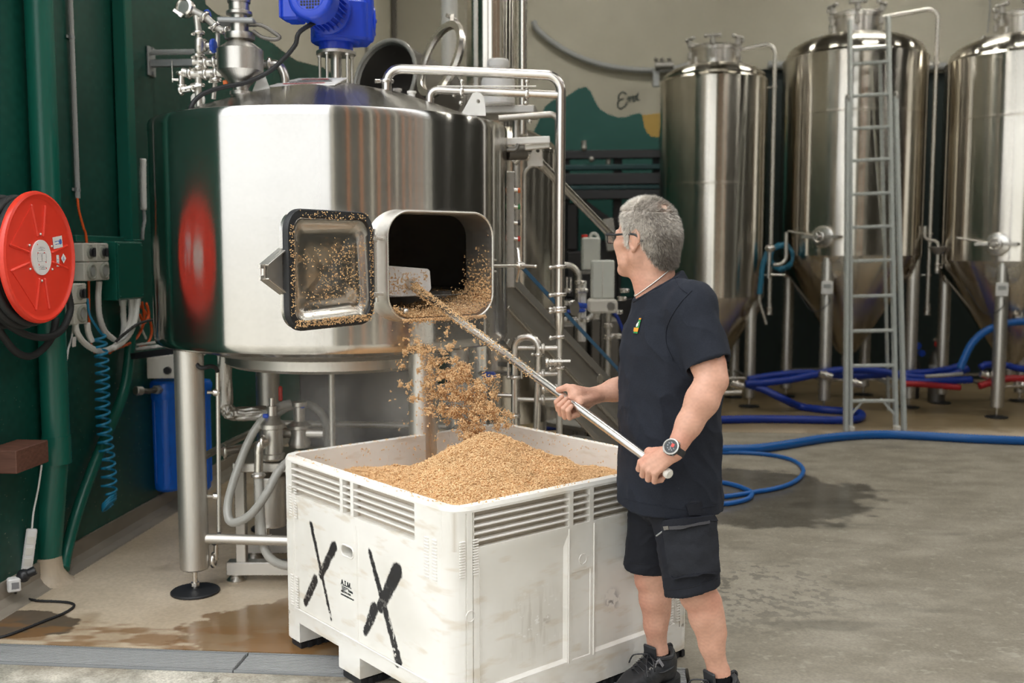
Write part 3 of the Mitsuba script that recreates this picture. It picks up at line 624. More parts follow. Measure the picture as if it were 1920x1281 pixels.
# ---------------------------------------------------------------- white pallet bin of spent grain
BA = math.radians(40); BU = V(math.cos(BA), math.sin(BA), 0); BV = V(-math.sin(BA), math.cos(BA), 0); BN = V(-.187, 3.145, 0)
BR = np.stack([BU, BV, V(0, 0, 1)], 1); BS, BH, BT = 1.18, 0.78, 0.040
def bloc(m): return moved(m, BR, BN)
def bpt(u, v, z): return BN + BU * u + BV * v + V(0, 0, z)
def bin_white(p, n, uv):
    q = p - mi.Point3f(*map(float, BN)); u = dr.dot(q, mi.Vector3f(*map(float, BU))); v = dr.dot(q, mi.Vector3f(*map(float, BV))); z = p.z
    k = fbm(u * 3, v * 3, z * 3, 4)
    c = mix((0.62, 0.60, 0.55), (0.70, 0.685, 0.645), smoothstep(0.3, 0.7, k))
    onleft = dr.abs(u) < 0.03                       # the face with the crosses
    onright = dr.abs(v) < 0.03
    g = fbm(u * 9, v * 9, z * 26, 4)
    c = mix(c, (0.50, 0.42, 0.31), smoothstep(0.55, 0.8, g) * 0.45)
    c = mix(c, (0.42, 0.35, 0.25), smoothstep(0.22, 0.02, z) * smoothstep(0.35, 0.65, fbm(u * 6 + 2, v * 6, z * 8, 4)) * 0.55)
    # browner inside the recesses of the slotted band
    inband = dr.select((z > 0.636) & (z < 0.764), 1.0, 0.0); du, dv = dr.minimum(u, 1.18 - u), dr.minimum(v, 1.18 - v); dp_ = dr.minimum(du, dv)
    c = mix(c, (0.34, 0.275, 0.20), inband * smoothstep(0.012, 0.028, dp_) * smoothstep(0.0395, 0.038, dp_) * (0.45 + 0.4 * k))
    # scuffs on the right face
    def blot(cu, cz, ru, rz): return smoothstep(1.0, 0.0, dr.sqrt(dr.square((u - cu) / ru) + dr.square((z - cz) / rz)))
    sc = smoothstep(0.45, 0.75, fbm(u * 60, v * 5, z * 9, 3))
    s1 = dr.select(onright, blot(0.36, 0.33, 0.22, 0.20) * (0.35 + 0.5 * sc) + blot(0.41, 0.32, 0.03, 0.035) * smoothstep(0.4, 0.6, fbm(u * 40, v, z * 40, 3)), 0)
    s2 = dr.select(onright, blot(0.735, 0.32, 0.055, 0.06) * smoothstep(0.42, 0.56, fbm(u * 38 + 4, v, z * 38, 3)), 0)
    c = mix(c, (0.32, 0.28, 0.22), dr.clip(s1, 0, 1) * 0.55); c = mix(c, (0.11, 0.105, 0.11), dr.clip(s2, 0, 1) * 0.8)
    scr = smoothstep(0.72, 0.80, fbm(u * 9 + z * 70, v, z * 8 - u * 40, 3))
    c = mix(c, (0.72, 0.71, 0.68), dr.select(onright, blot(0.36, 0.33, 0.25, 0.2) * scr, 0) * 0.8)
    # sprayed crosses on the left face
    sp = noise(v * 210, z * 210, 3.0); sp2 = fbm(v * 55, z * 55, 8.0, 3)
    def seg(v0, z0, v1, z1, w0, w1):
        dv, dz = v1 - v0, z1 - z0; L2 = dv * dv + dz * dz
        t = dr.clip(((v - v0) * dv + (z - z0) * dz) / L2, 0, 1)
        d = dr.sqrt(dr.square(v - v0 - dv * t) + dr.square(z - z0 - dz * t)); w = w0 + (w1 - w0) * t
        return smoothstep(w + 0.006, w - 0.004, d + 0.008 * (sp2 - 0.5) + 0.004 * (sp - 0.5)), t
    ink, chip = mi.Float(0), smoothstep(0.60, 0.68, fbm(v * 70, z * 70, 5.0, 3))
    for (a, b, w0, w1, c0, c1) in (((.931, .540), (.786, .200), .011, .007, .0, .75), ((.757, .488), (.862, .355), .021, .016, .0, .35), ((.905, .325), (.986, .213), .019, .016, .15, .15),
                                   ((.505, .528), (.327, .184), .011, .020, .05, 1.0), ((.330, .500), (.440, .345), .031, .021, .0, .15), ((.480, .325), (.541, .222), .024, .014, .1, .5)):
        m, t = seg(*a, *b, w0, w1)
        ink = dr.maximum(ink, m * (1 - dr.clip(c0 + (c1 - c0) * t * t, 0, 1) * chip))
    return mix(c, (0.005, 0.0055, 0.008), dr.select(onleft, ink, 0) * 0.985)
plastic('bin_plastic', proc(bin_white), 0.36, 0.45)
plastic('bin_plain', (0.64, 0.62, 0.58), 0.38)

bn = thing('pallet_bin', 'big square white plastic pallet bin heaped with spent grain', 'bin')
# walls: outer rounded square minus the hollow, with the slotted band cut through the skin
CR = 0.075
outer = sg.box(CR, CR, BS - CR, BS - CR).buffer(CR, quad_segs=8)
def Pm(poly, h, z=0.0):
    return mf(prism(poly, h)).translate([0, 0, z])
solid = Pm(outer, BH - .115 - .012, .115)
rimo = m3.Manifold.hull_points(np.vstack([np.c_[np.array(outer.exterior.coords)[:-1], np.full(len(outer.exterior.coords) - 1, BH - .013)], np.c_[np.array(outer.buffer(-.006).exterior.coords)[:-1], np.full(len(outer.buffer(-.006).exterior.coords) - 1, BH)]]))
solid = solid + rimo
hollow = Pm(outer.buffer(-BT), BH, .16)
solid = solid - hollow
def cut(u0, u1, v0, v1, z0, z1): return m3.Manifold.cube([u1 - u0, v1 - v0, z1 - z0]).translate([u0, v0, z0])
# slotted bands: a recess on each face, the slats left standing in it
band = [(0.085, 0.50), (0.525, 0.625), (0.645, BS - .085)]
for a, b in ((0.215, 0.605), (0.625, 0.68), (0.70, 1.075)):
    solid = solid - cut(-.01, .030, a, b, .635, .762) - cut(BS - .03, BS + .01, a, b, .635, .762)
for a, b in ((.085, .505), (.525, .605), (.625, BS - .085)):
    solid = solid - cut(a, b, -.01, .030, .640, .760) - cut(a, b, BS - .03, BS + .01, .640, .760)
# panels: the middle post stands proud, so the panels on both sides are set back with a sloping shoulder
def panel_cut(face, a, b, z0, z1, d=.012, sl=.05):
    lo = np.array([(a, z0), (b, z0), (b, z1 - sl), (a, z1 - sl)]); pts = []
    for (x, z) in ((a, z0), (b, z0), (b, z1), (a, z1)): pts.append((x, 0 - .02, z))
    for (x, z) in ((a + d, z0 + d), (b - d, z0 + d), (b - d, z1 - sl), (a + d, z1 - sl)): pts.append((x, d, z))
    for (x, z) in ((a, z0), (b, z0), (b, z1), (a, z1)): pts.append((x, -.001, z))
    q = np.array(pts); 
    if face == 'v': q = q[:, [0, 1, 2]]
    else: q = q[:, [1, 0, 2]]
    return m3.Manifold.hull_points(q)
for a, b in ((.105, .500), (.630, BS - .105)):
    solid = solid - panel_cut('v', a, b, .150, .615)
for a, b in ((.225, .590), (.705, 1.07)):
    solid = solid - panel_cut('u', a, b, .165, .612, .005, .03)
solid = solid - panel_cut('v', .520, .612, .150, .470, .003, .003)
# grooves by the corners, drain and fork holes, hand hole
for g0 in (.052, .078):
    solid = solid - cut(g0, g0 + .005, -.01, .006, .03, BH - .02) - cut(BS - g0 - .005, BS - g0, -.01, .006, .13, BH - .02)
hand = Pm(rrect(.078, .034, .016), .10).rotate([90, 0, 90]).translate([-.02, .651, .497])
solid = solid - hand
for v_, z_ in ((1.134, .509), (1.12, .135)): solid = solid - m3.Manifold.cylinder(.05, .010, .010, 20).rotate([0, 90, 0]).translate([-.02, v_, z_])
solid = solid - m3.Manifold.cylinder(.05, .011, .011, 20).rotate([-90, 0, 0]).translate([1.123, -.02, .13])
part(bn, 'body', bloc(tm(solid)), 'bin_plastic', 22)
# skirt and runners: solid strips below the right and back faces, open for forks on the left face
sk = []
for v0, v1 in ((0.0, .15), (.575, .725), (BS - .15, BS)):
    a = np.array(sg.box(0.03, v0 + .0, BS - .03, v1).exterior.coords)[:-1]
    full = Pm(sg.box(0.0, v0, BS, v1).intersection(outer), .085, .035) if v0 != .575 else Pm(sg.box(0.0, v0, BS, v1), .085, .035)
    r = part(bn, 'runner', bloc(tm(full)), 'bin_plastic', 22)
    sp = sg.box(.012, v0 + .012, BS - .012, v1 - .012).intersection(outer.buffer(-.012))
    if v0 != .575 or True:
        part(r, 'skid', bloc(prism(sp, .036, None, (0, 0, .0))), 'black_rubber', 22, label='black rubber skid')
        part(r, 'skid_tooth', bloc(cat([box((.018, .012, .024), (.05 + k * .04, v0 + .010, .016)) for k in range(28)])), 'black_rubber', False, kind='stuff')
part(bn, 'base_strip', bloc(cat(box((.02, BS - .2, .032), (.011, BS / 2, .132), None, .004), box((.006, BS - .24, .006), (-.0015, BS / 2, .172), None, .001))), 'bin_plain')
# slats: five to a face bay, dirty white
for face in (0, 1):
    bays = ((0.215, 0.605), (0.625, 0.68), (0.70, 1.075)) if face == 0 else ((.085, .505), (.525, .605), (.625, BS - .085))
    for a, b in bays:
        for k in range(4):
            z = .662 + k * .0245
            m = box((.026, b - a + .004, .0062), (.014, (a + b) / 2, z), None, .0015) if face == 0 else box((b - a + .004, .026, .0062), ((a + b) / 2, .014, z), None, .0015)
            part(bn, 'slat', bloc(m), 'bin_plain', False)
# frame round the hand hole, round marks, grip ribs by the corners
part(bn, 'hand_hole_frame', bloc(moved(sweep([V(x, y, 0) for x, y in np.array(rrect(.086, .042, .02).exterior.coords)[:-1]], .0035, 8, closed=True), np.stack([V(0, 1, 0), V(0, 0, 1), V(1, 0, 0)], 1), (0, .651, .497))), 'bin_plain')
for u, z in ((.068, .42), (.572, .51)): part(bn, 'moulded_ring', bloc(torus((u, -.0005, z), (0, 1, 0), .018, .0018, 28, 6)), 'bin_plain')
for gx, n_, z0 in ((.030, 14, .555), (.090, 14, .555)):
    part(bn, 'grip_ribs', bloc(cat([box((.022, .006, .0045), (gx if gx > .05 else .038, -.001 if gx > .05 else .002, z0 + k * .0088), None, .001) for k in range(n_)])), 'bin_plain', False, kind='stuff')
part(bn, 'grip_ribs', bloc(cat([box((.006, .026, .0045), (-.001, v_, .53 + k * .011), None, .001) for k in range(13) for v_ in (.10, .145)])), 'bin_plain', False, kind='stuff')
part(bn, 'grip_ribs', bloc(cat([box((.006, .022, .0045), (-.001, v_, z_ + k * .011), None, .001) for k in range(12) for v_ in (1.045, 1.085) for z_ in (.18, .545)])), 'bin_plain', False, kind='stuff')
part(bn, 'grip_ribs', bloc(cat([box((.022, .006, .0045), (u_, -.001, .16 + k * .0105), None, .001) for k in range(16) for u_ in (1.01, 1.05, 1.09)])), 'bin_plain', False, kind='stuff')
for u0, u1, z0, z1 in ((.505, .505, .145, .63), (.628, .628, .145, .63)):
    part(bn, 'post_edge', bloc(cyl((u0, .0, z0), (u1, .0, z1), .0035, 8)), 'bin_plain')
# the maker's small printed mark
TX = np.stack([-BV, V(0, 0, 1), -BU], 1)
def mark(txt, v, z, h): return moved(meshkit.text_mesh(txt, h, .0008, True), TX, bpt(-.0008, v, z))
pm = [mark('A.I.M.', .700, .362, .019), mark('Sales', .648, .346, .009), mark('(08) 9394 1588', .700, .334, .0065), mark('www.aimsales.com.au', .700, .322, .0062)]
pm += [bloc(box((.0016, .048 - k * .008, .0016), (-.0006, .672 + k * .003, .3565 - k * .0036))) for k in range(5)]
part(bn, 'maker_mark', cat(pm), 'print_black', False, label='small dark printed maker mark')

# ---------------------------------------------------------------- spent grain: heap and loose husks
def husk_mesh(pos, size=(.0052, .0027), seed=1, flat=.6):
    """little pointed husks, one at each position, turned at random, as one mesh"""
    r = np.random.default_rng(seed); n = len(pos)
    base = np.array([[1, 0, 0], [-1, 0, 0], [0, 1, 0], [0, -1, 0], [0, 0, 1], [0, 0, -1]], float); f = np.array([[0, 2, 4], [2, 1, 4], [1, 3, 4], [3, 0, 4], [2, 0, 5], [1, 2, 5], [3, 1, 5], [0, 3, 5]])
    q = r.normal(size=(n, 4)); q /= np.linalg.norm(q, axis=1, keepdims=True); w, x, y, z = q.T
    R = np.stack([1 - 2 * (y * y + z * z), 2 * (x * y - z * w), 2 * (x * z + y * w), 2 * (x * y + z * w), 1 - 2 * (x * x + z * z), 2 * (y * z - x * w), 2 * (x * z - y * w), 2 * (y * z + x * w), 1 - 2 * (x * x + y * y)], 1).reshape(n, 3, 3)
    s = np.c_[np.full(n, size[0]), np.full(n, size[1]), np.full(n, size[1] * flat)] * r.uniform(.7, 1.3, (n, 1))
    v = np.einsum('nij,nkj->nki', R, base[None] * s[:, None]) + np.asarray(pos)[:, None]
    return trimesh.Trimesh(v.reshape(-1, 3), (f[None] + 6 * np.arange(n)[:, None, None]).reshape(-1, 3), process=False)
def grain_col(p, n, uv):
    k = cell_rand(dr.floor(p.x * 170), dr.floor(p.y * 170), dr.floor(p.z * 170)); g = fbm(p.x * 9, p.y * 9, p.z * 9, 3)
    return mix(mix((0.45, 0.26, 0.115), (0.80, 0.565, 0.325), k), (0.62, 0.41, 0.205), 0.35) * (0.85 + 0.3 * g)
plastic('grain', proc(grain_col), 0.62, 0.35)
def heap_z(u, v):
    d = lambda cu, cv, s, h: h * np.exp(-(((u - cu) ** 2 + (v - cv) ** 2) / (2 * s * s)))
    return .645 + d(.62, .66, .17, .135) + d(.74, .50, .20, .05) + d(.42, .45, .24, .05) + d(.25, .25, .25, .035) + d(.85, .25, .25, .05) + d(.30, .98, .14, .06) - d(.62, 1.05, .16, .04) + .018 * (meshkit.fbm(np.stack([u * 9, v * 9, u * 0], -1), 3, 2) - .5) * 2 + .020 * (meshkit.fbm(np.stack([u * 30, v * 30, u * 0], -1), 3, 7) - .5)
un, vn = np.meshgrid(np.linspace(BT - .004, BS - BT + .004, 150), np.linspace(BT - .004, BS - BT + .004, 150), indexing='ij')
hz = heap_z(un, vn) + .006 * (meshkit.noise(np.stack([un * 130, vn * 130, un * 0], -1), 5) - .5)
hv = np.stack([un, vn, hz], -1).reshape(-1, 3); ii = np.arange(149); I, J = np.meshgrid(ii, ii, indexing='ij'); a = (I * 150 + J).ravel()
hf = np.vstack([np.c_[a, a + 150, a + 151], np.c_[a, a + 151, a + 1]])
sg_ = thing('spent_grain', 'heap of golden brown spent grain filling the white bin', 'grain', kind='stuff')
part(sg_, 'heap', bloc(trimesh.Trimesh(hv, hf, process=False)), 'grain', True, kind='stuff')
r = np.random.default_rng(3); uu = r.uniform(BT + .005, BS - BT - .005, 60000); vv = r.uniform(BT + .005, BS - BT - .005, 60000)
pos = np.c_[uu, vv, heap_z(uu, vv) + r.uniform(-.001, .0065, 60000)]
part(sg_, 'husks', bloc(husk_mesh(pos, (.0062, .0034), 4, .75)), 'grain', False, kind='stuff')
# husks stuck on the bin's inner walls and rim
n = 700; side = r.integers(0, 4, n); t = r.uniform(.06, BS - .06, n); zz = np.where(r.random(n) < .35, BH + .001, BH - .02 - r.exponential(.05, n))
top = zz > BH; off = np.where(top, r.uniform(.006, BT, n), BT + .001)
uu = np.select([side == 0, side == 1], [off, BS - off], t); vv = np.select([side == 2, side == 3], [off, BS - off], t)
keep = (side != 0) | top
part(sg_, 'stray_husks', bloc(husk_mesh(np.c_[uu, vv, zz][keep], seed=6)), 'grain', False, kind='stuff')

# a thrown load in the air between the door and the bin
def clump(c, n, s, rr): return np.asarray(c) + rr.normal(size=(n, 3)) * np.asarray(s)
r = np.random.default_rng(11); P = []
blobs = [(790, 660, 4), (800, 690, 5), (815, 680, 5), (822, 705, 7), (840, 700, 8), (850, 715, 9), (860, 700, 8), (875, 705, 8), (890, 720, 8), (900, 735, 8), (835, 735, 9), (850, 745, 9), (870, 740, 9), (885, 755, 9), (905, 760, 8),
         (850, 770, 8), (870, 775, 9), (890, 785, 9), (905, 775, 8), (920, 765, 7), (930, 775, 6), (870, 800, 9), (885, 812, 9), (900, 808, 8), (890, 820, 7), (875, 815, 7), (920, 740, 5), (800, 720, 4), (805, 745, 4), (780, 650, 3), (830, 780, 5),
         (845, 665, 2), (860, 672, 3), (872, 690, 5), (910, 712, 4), (935, 800, 3), (950, 780, 2), (948, 800, 2), (905, 835, 2), (770, 725, 1), (752, 728, 1), (760, 688, 1), (773, 748, 2), (757, 660, 1), (842, 648, 1), (838, 640, 1), (803, 770, 2), (825, 762, 3), (815, 660, 1.2), (925, 720, 2)]
for x, y, w in blobs:
    for _ in range(int(w * 1.7) + 1):
        c = at_depth(x + r.normal() * 6.5, y + r.normal() * 6.5, 4.33 + r.normal() * .07)
        P.append(clump(c, int(r.uniform(14, 34)), r.uniform(.004, .0095), r))
for _ in range(260):
    x, y = 830 + r.normal() * 50 + (r.random() - .5) * 60, 735 + r.normal() * 62
    if x > 730: P.append(at_depth(x, y, 4.33 + r.normal() * .12)[None] + r.normal(size=(int(r.integers(1, 4)), 3)) * .003)
for x, y in ((775, 590), (783, 600), (775, 615), (757, 637), (763, 635), (840, 615), (838, 622), (890, 640), (893, 672), (905, 671), (909, 691), (918, 679), (930, 671), (768, 620)):
    P.append(clump(at_depth(x, y, 4.33), 9, .0035, r))
solo('falling_grain', 'clumps of wet grain falling through the air from the tun door into the bin', 'grain', husk_mesh(np.vstack(P), (.0048, .0035), 12, .85), 'grain', False, kind='stuff')

# grain left on the neck's lip, inside the tun, and stuck on the open door
r = np.random.default_rng(21); P = []
W2, H2 = NW / 2 - .015, NH / 2 - .015
for _ in range(5200):       # bed in the bottom of the neck, thinning up the right side
    x = r.uniform(-W2 + .03, W2 - .01); q = r.uniform(.70, NQ + .006)
    rise = max(0, (x - .06) / W2) ** 2 * .10 * r.random()
    corner = max(0, abs(x) - (W2 - NRAD)); base = -H2 + (NRAD - math.sqrt(max(NRAD ** 2 - corner ** 2, 0)))
    P.append(NP(x, base + .004 + r.exponential(.007) * (1 + .8 * (x > .08)) + rise * .5, q))
for _ in range(900):
    z = -H2 + .03 + r.exponential(.06); 
    if z < H2 - .08: P.append(NP(W2 - .004 - r.exponential(.004), z, r.uniform(.72, NQ)))
for _ in range(900):
    x = r.uniform(-W2 + .06, W2 - .04); P.append(NP(x, -H2 - .003 - r.exponential(.005), NQ - .001 + r.exponential(.004)))
for _ in range(5000):       # the sloping bed behind, inside the tun
    x = r.uniform(-.05, W2 + .12); q = r.uniform(.30, .80)
    P.append(NP(x, -H2 - .05 + max(0, x) * .35 + r.normal() * .006, q))
solo('grain_residue', 'wet grain left along the lower lip of the tun door opening', 'grain', husk_mesh(np.array(P), (.0050, .0034), 22, .8), 'grain', False, kind='stuff')
r = np.random.default_rng(23); P = []
for _ in range(850):       # on the seal, thickest below
    a = r.random()
    if a < .62: x, z = r.uniform(.06, DW - .0), -DHT / 2 + r.uniform(.012, .04)
    elif a < .75: x, z = r.uniform(.07, DW - .03), DHT / 2 - r.uniform(.005, .035)
    elif a < .88: x, z = .03 + r.uniform(.008, .035), r.uniform(-DHT / 2 + .03, DHT / 2 - .06)
    else: x, z = DW + .03 - r.uniform(.008, .035), r.uniform(-DHT / 2 + .06, DHT / 2 - .06)
    P.append(DP(x, z, .019))
for cx, cz, n_, s in ((.16, .07, 90, .022), (.24, .055, 90, .025), (.07, .085, 60, .016), (.36, .055, 30, .015), (.30, .0, 60, .03), (.24, -.055, 110, .035), (.17, -.03, 120, .04), (.33, -.07, 80, .035), (.28, -.095, 60, .03), (.12, -.05, 60, .035), (.42, .03, 40, .02), (.4, -.12, 40, .03), (.09, .0, 50, .03), (.07, -.13, 90, .03), (.5, .05, 20, .02)):
    for _ in range(int(n_ * .5)):
        x, z = .03 + cx + r.normal() * s, cz + r.normal() * s
        if .05 < x < DW and abs(z) < DHT / 2 - .05: P.append(DP(x, z, .006 + r.uniform(0, .004)))
part(tr_, 'stuck_husks', husk_mesh(np.array(P), (.0042, .0026), 24, .6), 'grain', False, kind='stuff', label='husks stuck to the door')
# ---------------------------------------------------------------- three fermenters
def clamp_ring(c, axis, r, bs='steel'):
    c = np.asarray(c); a = unit(axis)
    return lathe([(r + .001, -.009), (r + .009, -.008), (r + .012, -.003), (r + .012, .003), (r + .009, .008), (r + .001, .009)], 28, frame(a), c, caps=False)
def butterfly(parent, c, axis, r=.022, handle=None, bs='polished_steel', name='valve'):
    a = unit(axis); h = unit(np.cross(a, (0, 0, 1))) if handle is None else unit(handle)
    v = part(parent, name, cat(cyl(c - a * .022, c + a * .022, r * 1.25, 20, bev=.003), clamp_ring(c - a * .03, a, r), clamp_ring(c + a * .03, a, r)), bs)
    part(v, 'handle', cat(cyl(c + h * r, c + h * (r + .03), .008, 12), bar(c + h * (r + .028) - a * .015, c + h * (r + .028) + a * .085, .014, .006, h, .002)), bs)
    return v
def fermenter(c, R, zb, zt, dome, seam, label, legs, manway_h, arm_dir, door=None, door_ang=0, gauge=True, ctrl=None, leg_r=.055):
    f = thing('fermenter', label, 'fermenter', )
    part(f, 'shell', lathe_uv([(R, zb), (R, seam - .012)], 'tank_steel', 110, p=c), None)
    part(f, 'seam_band', lathe_uv([(R, seam - .012), (R + .0006, seam - .008), (R + .0006, seam + .008), (R, seam + .012)], 'seam_steel', 110, p=c), None)
    part(f, 'upper_shell', lathe_uv([(R, seam + .012), (R, zt)], 'tank_steel', 110, p=c), None)
    part(f, 'dome', lathe_uv([(R + .004, zt), (R + .004, zt + .018), (R - .03, zt + .05)] + [(R * math.cos(t) * .96 + .0, zt + .05 + dome * math.sin(t)) for t in np.linspace(.12, 1.25, 9)] + [(0.0, zt + .05 + dome)], 'tank_steel', 96, p=c), None)
    cone = lathe_uv([(.05, zb - 1.45 * R), (.10, zb - 1.40 * R), (R - .03, zb - .09), (R, zb)], 'tank_steel', 96, p=c)
    part(f, 'cone', cone, None)
    part(f, 'outlet', cat(cyl(c + V(0, 0, zb - 1.45 * R - .12), c + V(0, 0, zb - 1.45 * R + .05), .045), clamp_ring(c + V(0, 0, zb - 1.45 * R - .06), (0, 0, 1), .045)), 'steel')
    zm = zt + .05 + dome
    mw = part(f, 'manway', lathe_uv([(.235, zm - .12), (.235, zm + manway_h - .03), (.25, zm + manway_h - .025), (.25, zm + manway_h)], 'polished_steel', 48, p=c), None)
    part(mw, 'lid', lathe([(.248, zm + manway_h), (.248, zm + manway_h + .012), (.2, zm + manway_h + .04), (.08, zm + manway_h + .062), (0, zm + manway_h + .066)], 48, p=c), 'steel')
    for k in range(6):
        a = 2 * math.pi * k / 6 + .25; q = c + V(.272 * math.cos(a), .272 * math.sin(a), 0); d = V(-math.sin(a), math.cos(a), 0)
        b = part(mw, 'wing_nut', cat(cyl(q + V(0, 0, zm + manway_h - .10), q + V(0, 0, zm + manway_h + .06), .009, 10), cyl(q + V(0, 0, zm + manway_h - .11), q + V(0, 0, zm + manway_h - .04), .028, 10), cyl(q + V(0, 0, zm + manway_h + .012), q + V(0, 0, zm + manway_h + .055), .030, 10), cyl(q - d * .06 + V(0, 0, zm + manway_h + .09), q + d * .06 + V(0, 0, zm + manway_h + .09), .019, 8), cyl(q + V(0, 0, zm + manway_h + .045), q + V(0, 0, zm + manway_h + .095), .020, 8), ball(q - d * .065 + V(0, 0, zm + manway_h + .092), .024, 1), ball(q + d * .065 + V(0, 0, zm + manway_h + .092), .024, 1)), 'dull_steel')
    # spray-ball arm: out from the lid's side, over and down the wall
    ad = unit(arm_dir); zz = zm + manway_h + .0
    pts = [c + ad * .2 + V(0, 0, zz - .03), c + ad * (R + .06) + V(0, 0, zz + .035), c + ad * (R + .06) + V(0, 0, .95)]
    pp = part(f, 'down_pipe', pipe(pts, .021, .1), 'brushed_pipe')
    for z in (zt - .06, zb + .22, 1.35): part(pp, 'pipe_clamp', cat(clamp_ring(c + ad * (R + .06) + V(0, 0, z), (0, 0, 1), .021), cyl(c + ad * (R - .005) + V(0, 0, z), c + ad * (R + .06) + V(0, 0, z), .008, 10)), 'steel')
    butterfly(f, c + ad * (R + .06) + V(0, 0, .98), (0, 0, 1), .024, handle=V(0, -1, 0))
    for a, z in ((2.3, .55), (.9, .6)):
        q = c + V(R * z * math.cos(a), R * z * math.sin(a), zt + .05 + dome * .75)
        part(f, 'lifting_eye', cat(torus(q + V(0, 0, .05), (math.cos(a), math.sin(a), 0), .045, .014, 24, 8)), 'dull_steel')
    q = c + V(-R * .42, -R * .35, zt + dome * .82); part(f, 'nozzle', cyl(q, q + V(0, 0, .11), .022), 'steel')
    for a in legs:
        q = c + V((R - .065) * math.cos(a), (R - .065) * math.sin(a), 0)
        lg = part(f, 'leg', lathe_uv([(0, .10), (leg_r - .004, .10), (leg_r, .105), (leg_r, zb - .02), (leg_r * .8, zb + .03), (0, zb + .05)], 'brushed_pipe', 32, p=q), None)
        part(lg, 'reinforcing_pad', moved(lathe([(.155, 0), (.16, .006), (.15, .012), (.05, .02), (0, .02)], 28), frame(V(math.cos(a), math.sin(a), -.28)), q - V(math.cos(a), math.sin(a), 0) * -.012 + V(0, 0, zb - .10)), 'tank_steel')
        part(lg, 'foot', lathe([(.10, .004), (.105, .008), (.105, .014), (.03, .022), (.012, .03)], 28, p=q), 'black_rubber')
        part(lg, 'foot_screw', cyl(q + V(0, 0, .02), q + V(0, 0, .11), .012, 12), 'polished_steel')
    for k in range(len(legs)):
        a, b = legs[k], legs[(k + 1) % len(legs)]
        q0, q1 = [c + V((R - .065) * math.cos(t), (R - .065) * math.sin(t), .30) for t in (a, b)]
        part(f, 'brace', cyl(q0, q1, .014, 12), 'brushed_pipe')
    if door is not None:      # round sampling manway near the foot of the shell
        a = door_ang; n = V(math.cos(a), math.sin(a), 0); q = c + n * (R - .02) + V(0, 0, door)
        dm = part(f, 'side_manway', moved(lathe([(.095, 0), (.095, .05), (.108, .052), (.108, .064), (.09, .070), (.03, .076), (0, .077)], 40), frame(n), q), 'polished_steel')
        tt = V(-n[1], n[0], 0)
        part(dm, 'clamp_arm', cat(bar(q + n * .10 - tt * .19, q + n * .10 + tt * .19, .03, .018, n, .003), cyl(q + n * .03 - tt * .18, q + n * .12 - tt * .18, .012), cyl(q + n * .03 + tt * .18, q + n * .15 + tt * .18, .012)), 'steel')
        part(dm, 'hand_wheel', cat(torus(q + n * .17, n, .05, .009, 24, 8), cyl(q + n * .09, q + n * .175, .012), *[cyl(q + n * .17, q + n * .17 + .05 * (tt * math.cos(t) + V(0, 0, math.sin(t))), .006, 8) for t in (0, 2.1, 4.2)]), 'polished_steel')
        part(dm, 'swing_arm', cyl(q - tt * .36 + n * .05 + V(0, 0, .06), q + n * .10, .01, 10), 'steel')
    if ctrl is not None:
        a = legs[ctrl]; q = c + V((R - .065) * math.cos(a), (R - .065) * math.sin(a), 0); d = unit(V(-q[0], -q[1], 0)); y = np.cross((0, 0, 1), d); Rr = np.stack([y, V(0, 0, 1), d], 1)
        cc = part(f, 'temperature_display', rsolid(.11, .13, .04, .012, .004, Rr, q + d * (leg_r + .0) + V(0, 0, 1.235)), 'label_white', 25)
        part(cc, 'screen', rsolid(.07, .04, .003, .004, .001, Rr, q + d * (leg_r + .04) + V(0, 0, 1.25)), 'grey_plastic', False)
        part(cc, 'cable', sweep(spline([q + d * .05 + V(0, 0, 1.17), q + d * .07 + V(.02, 0, 1.08), q + V(-.15, -.02, 1.0), q + V(-.3, .1, 1.25)], 8), .005, 8), 'black_rubber')
    return f
PI = math.pi
F1, F2, F3 = V(2.08, 10.62, 0), V(3.52, 10.62, 0), V(5.02, 10.15, 0)
fa = fermenter(F1, .545, 1.13, 3.30, .16, 2.27, 'smallest steel fermenter, left of the other two and behind the brewer', [-.75, .8, 2.4, -2.35], .14, V(.93, -.36, 0))
fb_ = fermenter(F2, .715, 1.55, 3.52, .24, 2.96, 'wide steel fermenter behind the aluminium ladder', [-2.2, -.62, .95, 2.5], .17, V(.94, -.34, 0), 1.735, math.radians(-128), ctrl=0, leg_r=.06)
fc_ = fermenter(F3, .715, 1.50, 3.42, .24, 2.86, 'wide steel fermenter cut off by the right edge of the picture', [-2.18, -.6, .95, 2.5], .17, V(.94, -.34, 0), 1.66, math.radians(-128), ctrl=0, leg_r=.06)
# sample cock group on the right of the middle tank
def drop_group(f, q):
    part(f, 'sample_pipe', pipe([q + V(0, 0, .25), q + V(.0, 0, .12), q + V(.13, -.02, .10), q + V(.13, -.02, -.22)], .017, .05), 'brushed_pipe')
    part(f, 'sample_cup', cat(lathe([(.03, 0), (.09, .07), (.09, .075)], 20, p=q + V(.13, -.02, -.03))), 'dull_steel')
    butterfly(f, q + V(.13, -.02, -.16), (0, 0, 1), .018, V(1, 0, 0))
drop_group(fb_, at_depth(1732, 490, 10.2) + V(0, 0, .1))

